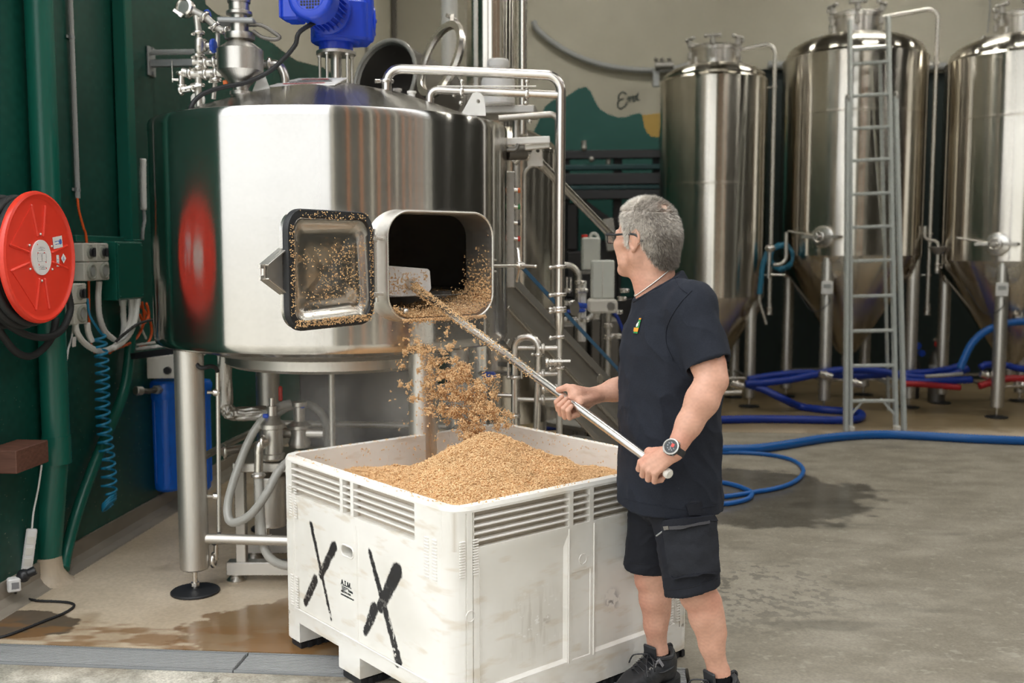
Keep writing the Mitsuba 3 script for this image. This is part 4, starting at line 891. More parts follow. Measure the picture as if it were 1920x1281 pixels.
# ---------------------------------------------------------------- aluminium ladder
ld = thing('ladder', 'tall aluminium folding ladder standing before the middle fermenter', 'ladder')
FL, FR_ = on_floor(1594, 808), on_floor(1680, 808)
TL, TR2 = at_depth(1594, 38, 9.62), at_depth(1665, 32, 9.62)
def along(a, b, t): return a + (b - a) * t
def rail(p0, p1): return bar(p0, p1, .030, .066, V(0, 1, 0), .004)
rl = part(ld, 'stile', rail(FL, TL), 'aluminium', False); rr_ = part(ld, 'stile', rail(FR_, TR2), 'aluminium', False)
for y in (103, 121, 181, 242, 302, 365, 427, 490, 556, 621, 686, 752):
    tl = (808 - y) / (808 - 38.)
    dpt = (1 - tl) * FL[1] + tl * TL[1]
    z = at_depth(1630, y, dpt)[2]; t = z / TL[2]
    if y == 103: continue
    part(ld, 'rung', bar(along(FL, TL, t), along(FR_, TR2, t), .045, .028, V(0, 0, 1), .006), 'aluminium', False)
part(ld, 'rung', bar(along(FL, TL, .925), along(FR_, TR2, .925), .05, .03, V(0, 0, 1), .006), 'aluminium', False)
# outer section below its hooks, and the back legs leaning to the tank
o = V(0, -.045, 0)
part(ld, 'outer_stile', rail(FL + o + V(-.055, 0, 0), along(FL, TL, .80) + o + V(-.04, 0, 0)), 'aluminium', False)
part(ld, 'outer_stile', rail(FR_ + o + V(.055, 0, 0), along(FR_, TR2, .80) + o + V(.04, 0, 0)), 'aluminium', False)
part(ld, 'hook', cat(*[torus(along(A, B, .80) + o + V(s * .04, 0, 0), (1, 0, 0), .035, .012, 20, 8) for A, B, s in ((FL, TL, -1), (FR_, TR2, 1))]), 'dull_steel')
part(ld, 'back_stile', bar(on_floor(1666, 770), at_depth(1650, 120, 9.75), .024, .04, V(0, 1, 0), .003), 'aluminium', False)
for s, (A, B) in ((1, (FL, TL)), (-1, (FR_, TR2))):
    part(ld, 'foot_brace', bar(along(A, B, .035), along(A, B, .075) + V(s * .13, 0, 0), .02, .01, V(0, 1, 0), .002), 'aluminium', False)
    part(ld, 'foot', box((.05, .08, .05), A + V(0, -.02, .025), None, .008), 'white_plastic', False)
# ---------------------------------------------------------------- things on the green wall
LW = on_left_wall
P1 = at_depth(106, 836, 4.80); P0 = on_floor(89, 1092); P2 = P1 + V(0, 0, 2.2)
dp = thing('downpipe', 'thick green painted downpipe on the wall behind the red hose reel', 'pipe')
part(dp, 'tube', cat(cyl(P1, P1 + V(0, 0, 4.9), .0625, 32)), 'green_paint')
part(dp, 'lower_tube', cyl(P0 + V(0, 0, .06), P1 + V(0, 0, .03), .0615, 32), 'green_paint')
part(dp, 'collar', cat(cyl(P1 + V(0, 0, -.085), P1 + V(0, 0, .05), .066, 32)), 'green_paint')
part(dp, 'foot_sleeve', lathe([(.125, .002), (.10, .02), (.078, .06), (.070, .10), (.068, .13)], 32, p=P0), 'floor_coating', label='floor coating run up round its foot')
pst = thing('wall_post', 'square green steel post fixed to the green wall left of the tun', 'post')
a, b = LW(243, 452, .045), LW(243, 452, .045); b = V(a[0], a[1], ROOF_Z)
part(pst, 'tube', bar(a, b, .09, .075, RS, .006), 'green_paint', False)
part(pst, 'cap', bar(a - V(0, 0, .004), a + V(0, 0, .008), .11, .095, RS, .003), 'green_paint', False)
solo('wall_rail', 'flat green rail along the wall above the outlets', 'rail', bar(LW(138, 447, .02), LW(242, 451, .02), .03, .035, V(0, 0, 1), .004), 'green_paint', False)
cd = thing('conduit', 'thin straight grey conduit running down the green wall', 'conduit')
A = LW(146, 372, .02); part(cd, 'tube', cyl(A, A + V(0, 0, 3), .0125, 16), 'pvc_grey')
for y in (72, 355):
    p = LW(0, 0) * 0 + V(A[0], A[1], LW(140, y, .02)[2]); part(cd, 'clip', cat(cyl(p - V(0, 0, .008), p + V(0, 0, .008), .015, 16), bar(p - RT * .03 - RS * .012, p + RT * .03 - RS * .012, .016, .004, RS, .001)), 'galvanised')
solo('orange_cable', 'orange cable dropping from the grey conduit behind the outlets', 'cable', sweep(spline([LW(145, 368, .02), LW(148, 395, .03), LW(156, 425, .04), LW(162, 448, .04), LW(166, 520, .03), LW(167, 600, .03), LW(169, 640, .03), LW(178, 662, .04)], 8), .0065, 10), 'orange_cable', True)

# fire hose reel
hr = thing('hose_reel', 'red fire hose reel wound with black hose on the wall', 'hose reel')
HC = at_depth(78, 483, 4.28); HF = np.stack([RT, V(0, 0, 1), -np.cross(V(0, 0, 1), RT) * -1], 1); HF = np.stack([RT, V(0, 0, 1), np.cross(RT, V(0, 0, 1))], 1)
def hrm(m): return moved(m, HF, HC)
if HF[:, 2] @ RS < 0: HF = np.stack([-RT, V(0, 0, 1), RS], 1)
RRD = .272
part(hr, 'front_disc', hrm(lathe([(RRD - .004, -.028), (RRD + .004, -.022), (RRD + .006, -.010), (RRD + .002, .0), (RRD - .008, .004), (RRD - .016, .0), (RRD - .03, -.008), (.10, -.004), (0, -.003)], 72)), 'reel_red')
part(hr, 'rear_disc', moved(lathe([(RRD - .03, -.004), (RRD, 0), (RRD, .012), (0, .012)], 64), HF, HC - RS * .235), 'reel_red_dark')
part(hr, 'drum', cyl(HC - RS * .23, HC - RS * .01, .12, 40), 'reel_red_dark')
part(hr, 'wall_bracket', cat(bar(HC - RS * .33, HC - RS * .2, .10, .10, V(0, 0, 1), .01), bar(HC - RS * .30 - V(0, 0, .2), HC - RS * .30 + V(0, 0, .2), .12, .02, RS, .004)), 'reel_red_dark', False)
for k in range(8):
    a = math.radians(22.5 + 45 * k) + (.16 if k % 2 else -.16); d = V(math.cos(a), math.sin(a), 0)
    m = bar(d * .088 + V(0, 0, -.004), d * (RRD - .045) + V(0, 0, -.007), .012, .016, V(0, 0, 1), .005); part(hr, 'rib', hrm(m), 'reel_red', False)
for k in range(4):
    a0, a1 = [math.radians(22.5 + 45 * q) for q in (2 * k, 2 * k + 1)]
    poly = sg.Polygon([(.095 * math.cos(a0), .095 * math.sin(a0)), ((RRD - .05) * math.cos(a0 - .16), (RRD - .05) * math.sin(a0 - .16)), ((RRD - .05) * math.cos(a1 + .16), (RRD - .05) * math.sin(a1 + .16)), (.095 * math.cos(a1), .095 * math.sin(a1))])
    part(hr, 'pressed_panel', hrm(prism(poly, .0035, None, (0, 0, -.0075))), 'reel_red', False)
lb = part(hr, 'instruction_label', hrm(lathe([(.074, -.004), (.074, .0015), (0, .0015)], 40)), 'label_white', label='round white instruction label')
R_ = []
for x, y, w, h in ((-.018, .0, .03, .034), (.018, .0, .03, .034)): R_ += [box((w, .0012, .0006), (x, y + s * h / 2, .0019)) for s in (1, -1)] + [box((.0012, h, .0006), (x + s * w / 2, y, .0019)) for s in (1, -1)]
for j in range(8): R_.append(box((.03 if j % 2 else .05, .0018, .0006), (0, -.05 + j * .0045 + (.062 if j > 3 else 0), .0019)))
part(lb, 'print', hrm(cat(R_)), 'print_grey', False)
part(lb, 'red_mark', hrm(cat([box((.006, .005, .0008), (x, y, .002)) for x, y in ((-.03, .055), (-.03, .02), (.02, .02), (-.025, -.03), (.03, -.045), (.03, -.02))])), 'signal_red', False)
for k in range(6):
    a = k * math.pi / 3 + .5; part(hr, 'screw', hrm(ball((.098 * math.cos(a), .098 * math.sin(a), -.002), .006, 1)), 'steel')
for (x, y, w, h, rot) in ((.135, .065, .075, .05, .12), (.13, -.015, .02, .05, .0), (.178, -.005, .03, .03, .78)):
    st = part(hr, 'sticker', hrm(moved(box((w, h, .0012), (0, 0, 0)), rotz(rot), (x, y, -.0015))), 'label_white', False)
    part(st, 'print', hrm(moved(cat(box((w * .5, .003, .0006), (-.08 * w, .1 * h, .0009)), box((w * .4, .003, .0006), (-.1 * w, -.15 * h, .0009)), *([cyl((w * .28, 0, 0), (w * .28, 0, .001), .012, 20)] if w > .05 else [])), rotz(rot), (x, y, -.0015))), 'print_blue', False)
for k in range(7):      # turns of hose on the drum, loosening outwards
    off = .045 + .032 * k; rr = .20 + .035 * math.sin(k * 1.9) + (.02 if k in (2, 4) else 0)
    c = HC - RS * off + V(0, 0, -.012 * (k % 3))
    part(hr, 'hose_turn', sweep([c + HF @ V(rr * math.cos(t), rr * math.sin(t), .01 * math.sin(2 * t + k)) for t in np.arange(48) * 2 * PI / 48], .0165, 12, closed=True), 'hose_rubber', True)
for k in range(5):
    off = .06 + .036 * k; rr = .245 + .012 * (k % 2); c = HC - RS * off + V(0, 0, -.02)
    part(hr, 'hose_turn', sweep([c + HF @ V(rr * math.cos(t), (rr + .01) * math.sin(t), .008 * math.sin(3 * t + k)) for t in np.arange(52) * 2 * PI / 52], .0165, 12, closed=True), 'hose_rubber', True)
lp = [LW(x, y, .17) for x, y in ((-60, 600), (-10, 590), (20, 612), (50, 628), (85, 633), (112, 622), (126, 600), (132, 575), (125, 540))]
part(hr, 'hose_loop', sweep(spline(lp, 8), .0165, 12), 'hose_rubber', True)
lp = [LW(x, y, .12) for x, y in ((-70, 560), (-20, 590), (4, 628), (30, 660), (58, 668), (85, 650), (100, 625), (105, 596))]
part(hr, 'hose_loop', sweep(spline(lp, 8), .0165, 12), 'hose_rubber', True)

# switched outlets
def outlet(label, px, y0, y1, mods, off=.085):
    o = thing('switched_outlet', label, 'outlet')
    z0, z1 = LW(px, y1, off)[2], LW(px, y0, off)[2]; base = LW(px, (y0 + y1) / 2, off); base[2] = (z0 + z1) / 2; H2 = (z1 - z0); w = .132
    Fo = np.stack([RT, V(0, 0, 1), np.cross(RT, V(0, 0, 1))], 1); sg2 = 1 if Fo[:, 2] @ RS > 0 else -1
    if sg2 < 0: Fo = np.stack([-RT, V(0, 0, 1), RS], 1)
    for k in range(mods):
        c = base + RT * (w * (k + .5))
        for top in (1, 0):
            q = c + V(0, 0, (H2 / 4) * (1 if top else -1))
            md = part(o, 'switch_module' if top else 'socket_module', rsolid(w - .003, H2 / 2 - .003, off, .008, .004, Fo, q - RS * off), 'outlet_plastic', 25)
            if top:
                part(md, 'knob_ring', moved(lathe([(.034, 0), (.034, .004), (.028, .008), (0, .008)], 28), Fo, q), 'outlet_clear')
                part(md, 'knob', cat(cyl(q + RS * .004, q + RS * .018, .022, 24, bev=.003), bar(q + RS * .024 - V(0, .0, .024), q + RS * .024 + V(0, .0, .024), .014, .014, RS, .003)), 'black_plastic')
                part(md, 'print', moved(cat(*[box((.008, .005, .0006), (-.02 + .013 * j, H2 / 4 - .013, .0004)) for j in range(4)]), Fo, q), 'print_grey', False)
            else:
                part(md, 'socket_lid', moved(lathe([(.040, 0), (.042, .004), (.042, .012), (.034, .016), (.033, .009), (0, .009)], 32), Fo, q), 'outlet_clear')
                part(md, 'socket_face', moved(lathe([(.022, .009), (.022, .013), (0, .013)], 24), Fo, q), 'grey_plastic')
    return o
outlet('double grey weatherproof switched outlet between the hose reel and the green box', 157, 455, 528, 2)
outlet('lower grey weatherproof switched outlet beside the hose reel edge', 138, 532, 610, 1)
outlet('grey weatherproof outlet half hidden behind the hose reel edge', 112, 548, 612, 1, .05)
# green junction box
jb = thing('junction_box', 'square green painted metal box on the wall beside the tun', 'electrical box')
p = LW(218, 507, .10); q = LW(267, 507, .10); z0, z1 = LW(240, 562, .10)[2], LW(240, 453, .10)[2]; L = np.linalg.norm((q - p)[:2]); c = (p + q) / 2; c[2] = (z0 + z1) / 2
Fo = np.stack([-RT, V(0, 0, 1), RS], 1)
part(jb, 'body', rsolid(L, z1 - z0, .10, .008, .004, Fo, c - RS * .10), 'green_paint', 25)
part(jb, 'lid', rsolid(L - .012, z1 - z0 - .012, .008, .006, .003, Fo, c), 'green_paint', 25)
for sx in (-1, 1):
    for sz in (-1, 1): part(jb, 'screw', ball(c + RT * sx * (L / 2 - .02) + V(0, 0, sz * ((z1 - z0) / 2 - .02)) + RS * .009, .005, 1), 'green_paint')
def wallhose(name, label, cat_, pts, r, bs, off=.06, group=None, k=12):
    return solo(name, label, cat_, sweep(spline([LW(x, y, o) for x, y, o in [(t + (off,))[:3] for t in pts]], 8), r, k), bs, True, group=group)
for i, (pts, lab) in enumerate(((((230, 560), (231, 585), (232, 620), (226, 640)), 'short white flexible conduit at the left under the green box'),
                 (((246, 560), (246, 590), (240, 615), (226, 640), (205, 655), (184, 658), (160, 645), (145, 625), (141, 608)), 'long white flexible conduit looping from the green box to the lower outlet'),
                 (((257, 560), (255, 592), (247, 618), (232, 640), (214, 652)), 'white flexible conduit at the right under the green box'),
                 (((186, 528), (184, 560), (187, 595), (197, 622), (214, 637)), 'white flexible conduit dropping from the double outlet'),
                 (((163, 606), (166, 625), (172, 640)), 'stub of white conduit under the lower outlet'))):
    wallhose('white_conduit', lab, 'conduit', [(x, y, .05 + .02 * (i % 3)) for x, y in pts], .0155, 'white_metal')
for x, y, wh in ((230, 563, 'leftmost'), (246, 563, 'middle one'), (257, 563, 'rightmost')):
    p = LW(x, y, .06); solo('conduit_gland', wh + ' of the three white glands under the green box', 'gland', cat(cyl(p - V(0, 0, .012), p + V(0, 0, .02), .021, 12), cyl(p - V(0, 0, .03), p - V(0, 0, .012), .018, 16)), 'white_metal', group='glands under the green box')
wallhose('black_cable', 'black cable crossing the white conduits', 'cable', [(218, 640, .10), (235, 625, .11), (255, 610, .11), (275, 602, .1), (290, 600, .08)], .008, 'black_rubber')
for i, pts in enumerate((((262, 572), (272, 585), (281, 600), (284, 625), (276, 644), (262, 648)), ((266, 566), (270, 600), (259, 630), (240, 645), (215, 655), (205, 662)), ((274, 568), (279, 590), (270, 606), (262, 590)))):
    wallhose('orange_cable', ['orange cable hanging in a bow beside the tun edge', 'orange cable running behind the white conduits', 'short orange cable loop at the green box corner'][i], 'cable', [(x, y, .04 + .02 * i) for x, y in pts], .0075, 'orange_cable')
wallhose('cream_cable', 'cream cable hanging between the orange cables', 'cable', [(258, 585, .05), (262, 605, .05), (268, 622, .05), (274, 635, .05)], .006, 'white_plastic')
wallhose('white_lead', 'thin white lead with a paper tag hanging under the outlets', 'cable', [(137, 612, .05), (134, 635, .05), (128, 655, .05), (125, 676, .06)], .005, 'label_white')
p = LW(139, 641, .07); tg = solo('paper_tag', 'small white test tag on the white lead', 'tag', box((.035, .002, .05), p, np.stack([RT, RS, V(.1, 0, 1)], 1)), 'label_white', False)
# coiled blue air hose
A, B = LW(186, 628, .09), LW(204, 925, .09); n = 520; t = np.linspace(0, 1, n)
rad = .030 + .006 * t; ang = t * 2 * PI * 18.5
hx_ = [A + (B - A) * (tt ** 1.04) + rd * (RT * math.cos(an) + RS * math.sin(an)) + RT * .012 * math.sin(tt * 9) for tt, rd, an in zip(t, rad, ang)]
st_ = spline([LW(164, 560, .07), LW(168, 590, .08), LW(180, 612, .09)] + hx_[:1], 8)[:-1]
en = [B + RT * (.045 * math.cos(a)) + RS * (.03 * math.sin(a)) + V(0, 0, -.03 - .012 * a / 6 + .03 * math.sin(a)) for a in np.linspace(0, 3 * 2 * PI, 60)]
solo('coiled_air_hose', 'blue coiled air hose hanging down the green wall', 'hose', sweep(st_ + hx_ + en, .0066, 8), 'air_hose_blue', True)
wallhose('green_pipe', 'slanting green painted pipe running down to the floor by the downpipe', 'pipe', [(246, 590, .05), (243, 660, .05), (232, 735, .05), (200, 815, .05), (170, 890, .05), (145, 960, .05), (126, 1030, .05), (119, 1068, .07)], .029, 'green_paint')
# timber block on the wall
p, q = LW(30, 862, .15), LW(92, 862, .15); zt_, zb_ = LW(40, 842, .15)[2], LW(40, 886, .15)[2]
solo('timber_block', 'short dark red timber block fixed to the wall', 'timber', box((np.linalg.norm((q - p)[:2]), .15, zt_ - zb_), np.r_[((p + q) / 2 - RS * .075)[:2], (zt_ + zb_) / 2], np.stack([RT, -RS, V(0, 0, 1)], 1), .004), 'timber_red', False)
# power strip with lead, plug and cable
pa, pb = at_depth(60, 992, 4.62), at_depth(49, 1073, 4.60)
ps = thing('power_strip', 'white power strip standing against the foot of the downpipe', 'power strip')
ax = unit(pb - pa); side = unit(np.cross(ax, V(.42, -.9, 0)))
part(ps, 'body', box((np.linalg.norm(pb - pa), .047, .035), (pa + pb) / 2, np.stack([ax, side, np.cross(ax, side)], 1), .006), 'label_white', False)
part(ps, 'lead', sweep(spline([pa, at_depth(63, 960, 4.63), at_depth(72, 915, 4.64), at_depth(78, 872, 4.66)], 8), .0045, 8), 'label_white', True)
for k in range(3): part(ps, 'socket', box((.035, .032, .004), along(pa, pb, .25 + .25 * k) + np.cross(ax, side) * (.0185 if np.cross(ax, side)[1] < 0 else -.0185), np.stack([ax, side, np.cross(ax, side)], 1), .001), 'white_plastic', False)
pl = thing('plug_adapter', 'clear white plug pack at the end of the black floor lead', 'plug')
pc = at_depth(26, 1096, 4.42)
part(pl, 'body', box((.055, .05, .06), pc, rotz(.5), .006), 'label_white', False)
part(pl, 'plug', cat(ball(pc + V(.03, .03, .03), .03, 2), cyl(pc + V(.03, .03, .03), pc + V(.075, .05, .05), .02, 14)), 'black_plastic')
part(pl, 'sticker', box((.03, .002, .03), pc + rotz(.5) @ V(.005, -.026, 0), rotz(.5)), 'print_grey', False)
solo('floor_lead', 'black lead curling over the beige floor from the plug', 'cable', sweep(spline([pc + V(0, 0, -.03)] + [on_floor(x, y, .010) for x, y in ((36, 1117), (66, 1126), (105, 1128), (133, 1131), (138, 1138), (120, 1150), (85, 1164), (45, 1180), (12, 1192), (-40, 1206))], 8), .0058, 8), 'black_rubber', True)
# blue water filters and their bracket
for i, (px, d) in enumerate(((316, 6.05), (372, 6.30))):
    c = at_depth(px, 920, d); zt_ = at_depth(px, 728, d)[2]
    fl = thing('water_filter', ['blue water filter housing left of the front tun leg', 'blue water filter housing right of the front tun leg'][i], 'filter housing')
    h = zt_ - c[2]
    part(fl, 'bowl', lathe([(.02, 0), (.06, .004), (.078, .02), (.082, .06), (.088, h - .06), (.092, h - .055), (.096, h - .01), (.094, h)], 40, p=c), 'filter_blue')
    part(fl, 'head', lathe([(.10, h), (.102, h + .03), (.09, h + .05), (.04, h + .055)], 40, p=c), 'filter_blue')
    for k in range(12):
        a = k * PI / 6; q = c + .086 * V(math.cos(a), math.sin(a), 0)
        part(fl, 'rib', bar(q + V(0, 0, .06), q + V(0, 0, h - .07), .008, .008, V(math.cos(a), math.sin(a), 0), .002), 'filter_blue', False)
p = LW(276, 690, .16)
bk = thing('filter_bracket', 'pale metal bracket holding the blue filters to the wall', 'bracket')
c0 = at_depth(306, 688, 5.92); part(bk, 'plate', box((.30, .012, .135), c0 + V(.06, 0, 0), rotz(.12), .004), 'white_plastic', False)
part(bk, 'knob', cyl(c0 + V(.03, -.03, -.02), c0 + V(.03, .0, -.02), .022, 20, bev=.003), 'black_plastic')
part(bk, 'top_shelf', box((.32, .30, .012), c0 + V(.06, .15, .07), rotz(.12), .003), 'white_plastic', False)
fp = thing('filter_inlet', 'short dark pipe with a valve running from the wall to the filter', 'pipe')
part(fp, 'tube', pipe([at_depth(256, 733, 5.75), at_depth(280, 734, 5.85), at_depth(300, 729, 5.98)], .016), 'dark_steel')
part(fp, 'valve', cat(cyl(at_depth(254, 733, 5.74), at_depth(266, 733, 5.78), .026, 16, bev=.004), cyl(at_depth(292, 731, 5.92), at_depth(302, 729, 5.98), .028, 6)), 'dull_steel')
wallhose('white_wall_pipe', 'short white pipe on the wall behind the tun edge', 'pipe', [(268, 298, .05), (268, 340, .05), (269, 394, .05)], .019, 'white_metal')
wallhose('grey_wall_cable', 'grey cable and clip under the white wall pipe', 'cable', [(269, 392, .05), (271, 412, .05), (268, 430, .05), (267, 450, .05)], .010, 'pvc_grey')
sh = thing('wall_shelf', 'dark steel shelf rail with pale battens behind the tun edge', 'shelf')
part(sh, 'rail', bar(LW(252, 668, .08), LW(345, 655, .5), .05, .035, V(0, 0, 1), .003), 'black_plastic', False)
part(sh, 'batten', bar(LW(256, 655, .06), LW(300, 649, .3), .05, .016, V(0, 0, 1), .002), 'white_plastic', False)
part(sh, 'batten', bar(LW(258, 647, .06), LW(300, 641, .3), .05, .012, V(0, 0, 1), .002), 'white_plastic', False)
wb = thing('wall_strut', 'grey steel strut bracket standing out from the wall above the tun', 'bracket')
p = LW(281, 116, 0); part(wb, 'plate', box((.012, .10, .17), p + RS * .008, RZ, .003), 'galvanised', False)
part(wb, 'channel', bar(p + RS * .01 - V(0, 0, .01), p + RS * .44 - V(0, 0, .01), .042, .042, V(0, 0, 1), .003), 'galvanised', False)
part(wb, 'rod', cyl(p + RS * .01 + V(0, -.02, .05), p + RS * .42 + V(0, -.02, .05), .016, 14), 'pvc_grey')
for z in (.07, -.07): part(wb, 'bolt', hexnut(p + RS * .014 + V(0, 0, z), RS, .014, .012), 'galvanised')

# ---------------------------------------------------------------- grist hydrator and pipework on the left of the dome
HD = 4.76; hc = at_depth(452, 178, HD); k_ = HD / FPX * 1.02
def hz_(y): return at_depth(452, y, HD)[2]
gh = thing('grist_hydrator', 'upright double-coned steel hydrator on the left of the tun dome', 'hopper')
def hl(prof): return lathe_uv([(w * k_, hz_(y)) for w, y in prof], 'hydrator_steel', 56, p=V(hc[0], hc[1], 0))
part(gh, 'body', hl([(14, 184), (14, 164), (41, 134), (41, 94), (16, 75)]), None)
part(gh, 'lower_collar', hl([(13, 186), (20, 178), (20, 172), (14, 170)]), None)
part(gh, 'clamp', hl([(16, 77), (26, 75), (27, 68), (26, 63), (16, 61)]), None)
part(gh, 'neck', hl([(16, 66), (16, 44)]), None)
part(gh, 'slide_gate', box((.165, .11, .022), V(hc[0] - .01, hc[1], hz_(41)), rotz(.1), .006), 'galvanised', False)
part(gh, 'upper_neck', hl([(15, 38), (15, 30), (23, 28), (23, 23), (18, 20), (18, -25)]), None)
part(gh, 'hose_cuff', hl([(20, 6), (20.5, 4), (20.5, -40), (19, -40)]), None)
part(gh, 'gate_handle', sweep(spline([V(hc[0] + .05, hc[1], hz_(45)), at_depth(492, 48, HD), at_depth(515, 62, HD), at_depth(524, 70, HD), at_depth(515, 74, HD), at_depth(492, 70, HD), at_depth(474, 58, HD)], 8), .009, 10), 'dark_steel')
part(gh, 'gusset', prism(sg.Polygon([(0, 0), (.085, 0), (.05, .09), (.02, .06)]), .006, np.stack([V(1, 0, 0), V(0, .2, 1), V(0, -1, .2)], 1), at_depth(474, 172, HD)), 'dull_steel', False)
vm = thing('valve_manifold', 'cluster of steel valves and clamped pipes left of the hydrator', 'valves')
def a_(x, y, dd=0.0): return at_depth(x, y, 4.86 + dd)
part(vm, 'pipe', pipe([a_(368, 30), a_(372, 60), a_(372, 180), a_(374, 200)], .016), 'brushed_pipe')
part(vm, 'pipe', pipe([a_(352, 16), a_(385, 32), a_(412, 56), a_(438, 62)], .018), 'dull_steel')
part(vm, 'pipe', pipe([a_(342, 135), a_(365, 140), a_(420, 136)], .022), 'brushed_pipe')
part(vm, 'pipe', pipe([a_(362, 117), a_(400, 118), a_(420, 112)], .018), 'brushed_pipe')
part(vm, 'pipe', pipe([a_(408, 60, .05), a_(406, 120, .05), a_(400, 186, .05)], .012), 'brushed_pipe')
part(vm, 'pipe', pipe([a_(372, 85), a_(400, 85)], .014), 'brushed_pipe')
sgm = part(vm, 'sight_glass', moved(lathe([(.030, -.02), (.044, -.018), (.046, .0), (.044, .018), (.034, .022), (.03, .014), (0, .014)], 36), frame((-.25, -.95, .1)), a_(347, 15)), 'polished_steel')
part(sgm, 'wing_nut', cat(bar(a_(325, 18, -.05), a_(338, 27, -.05), .012, .02, V(0, 0, 1), .003), bar(a_(336, 32, -.05), a_(342, 24, -.05), .012, .02, V(0, 0, 1), .003)), 'polished_steel')
for x, y, ax_ in ((372, 62, (0, 0, 1)), (372, 105, (0, 0, 1)), (372, 128, (0, 0, 1)), (372, 160, (0, 0, 1)), (384, 32, (.8, 0, -.5)), (404, 50, (.6, 0, -.6)), (356, 138, (1, 0, 0)), (385, 139, (1, 0, 0)), (405, 137, (1, 0, 0)), (385, 118, (1, 0, 0)), (402, 116, (1, 0, 0)), (406, 95, (0, 0, 1)), (404, 150, (0, 0, 1)), (425, 58, (.9, 0, -.2)), (384, 85, (1, 0, 0))):
    part(vm, 'clamp', clamp_ring(a_(x, y), ax_, .018), 'polished_steel')
    part(vm, 'clamp_nut', cat(ball(a_(x, y) + V(-.012, -.035, -.012), .009, 1), cyl(a_(x, y) + V(-.012, -.04, -.012), a_(x, y) + V(-.012, -.06, -.018), .005, 8)), 'steel')
butterfly(vm, a_(340, 150), (0, 0, 1), .012, V(-1, -.3, 0)); butterfly(vm, a_(350, 168), (1, 0, .2), .012, V(0, -1, 0))
hw = part(vm, 'blue_hand_wheel', moved(lathe([(.012, -.012), (.028, -.010), (.034, -.004), (.034, .004), (.028, .010), (.01, .012)], 8), frame((.98, -.1, 0)), a_(400, 86, -.04)), 'valve_blue', 30, label='blue lobed hand wheel')
part(vm, 'blue_hand_wheel', moved(lathe([(.012, -.012), (.02, -.010), (.026, -.004), (.026, .004), (.02, .010), (.01, .012)], 8), frame((.96, -.25, 0)), a_(389, 28, .06)), 'valve_blue', 30)
part(vm, 'orange_cap', cyl(a_(419, 155, -.05), a_(427, 155, -.05), .012, 16, bev=.002), 'signal_orange')
part(vm, 'actuator', lathe([(.016, 0), (.022, .01), (.022, .06), (.016, .07)], 20, p=a_(374, 100, -.03)), 'steel')
solo('dome_elbow', 'bent steel pipe dropping into the tun dome right of the hydrator', 'pipe', cat(pipe([at_depth(488, 122, 4.95), at_depth(524, 120, 4.95), at_depth(534, 142, 4.95), at_depth(534, 176, 4.95)], .022, .08), clamp_ring(at_depth(534, 160, 4.95), (0, 0, 1), .022), clamp_ring(at_depth(505, 121, 4.95), (1, 0, 0), .022)), 'polished_steel')

# ---------------------------------------------------------------- under the tun: sight tube, foil-wrapped pipe, pump skid and hoses
def u_(x, y, d=4.85): return at_depth(x, y, d)
sl = thing('sight_tube', 'slim steel level tube on brackets beside the front tun leg', 'pipe')
part(sl, 'tube', cyl(u_(408, 694, 4.66), u_(411, 1000, 4.66), .0105, 14), 'brushed_pipe')
for y in (736, 931): part(sl, 'bracket', cat(cyl(u_(388, y, 4.64), u_(412, y, 4.66), .008, 12), cyl(u_(401, y, 4.66), u_(409, y, 4.66), .017, 16)), 'polished_steel')
part(sl, 'lower_tee', cat(cyl(u_(392, 1012, 4.66), u_(416, 1012, 4.66), .011, 14), clamp_ring(u_(394, 1012, 4.66), (1, 0, 0), .012), clamp_ring(u_(413, 1012, 4.66), (1, 0, 0), .012), cyl(u_(405, 1012, 4.66), u_(405, 1050, 4.66), .011, 14), clamp_ring(u_(401, 1050, 4.66), (1, 0, 0), .026)), 'polished_steel')
solo('leg_cable', 'thick black cable looping under the tun rim to the sight tube', 'cable', sweep(spline([u_(370, 655, 4.62), u_(367, 678, 4.6), u_(377, 690, 4.58), u_(395, 687, 4.6), u_(404, 690, 4.63), u_(408, 697, 4.66)], 8), .010, 10), 'black_rubber', True)
solo('tee_cable', 'short black cable hooked over the lower end of the sight tube', 'cable', sweep(spline([u_(411, 998, 4.66), u_(410, 1010, 4.63), u_(403, 1020, 4.62), u_(398, 1018, 4.63)], 8), .008, 8), 'black_rubber', True)
fpm = pipe([u_(420, 660, 5.0), u_(422, 778, 5.0), u_(500, 774, 5.05)], .036, .06, 18); fpm = fpm.subdivide().subdivide()
fpm.vertices = fpm.vertices + .0085 * (meshkit.noise(fpm.vertices * 70, 4)[:, None] - .5) * 2 * fpm.vertex_normals
solo('foil_pipe', 'bent pipe wrapped in crinkled silver foil under the tun', 'insulated pipe', fpm, 'foil', False)
sk_ = thing('pump_skid', 'stainless pump frame with levelling feet under the tun', 'pump')
D0 = 4.78
tl_, tr2 = u_(436, 873, D0), u_(640, 873, D0); zt_ = tl_[2]
part(sk_, 'top_plate', box((.56, .42, .045), V(tl_[0] + .28, tl_[1] + .2, zt_ - .01), None, .004), 'brushed_pipe', False)
for dx, dy in ((.03, .02), (.53, .02), (.03, .38), (.53, .38)):
    part(sk_, 'leg', box((.048, .048, zt_ - .10), V(tl_[0] + dx, tl_[1] + dy, (zt_ - .10) / 2 + .10), None, .003), 'brushed_pipe', False)
zb_ = at_depth(430, 1066, D0)[2]
part(sk_, 'base_beam', box((.62, .07, .065), V(tl_[0] + .27, tl_[1] + .02, zb_), None, .004), 'brushed_pipe', False)
part(sk_, 'base_beam', box((.62, .07, .065), V(tl_[0] + .27, tl_[1] + .38, zb_), None, .004), 'brushed_pipe', False)
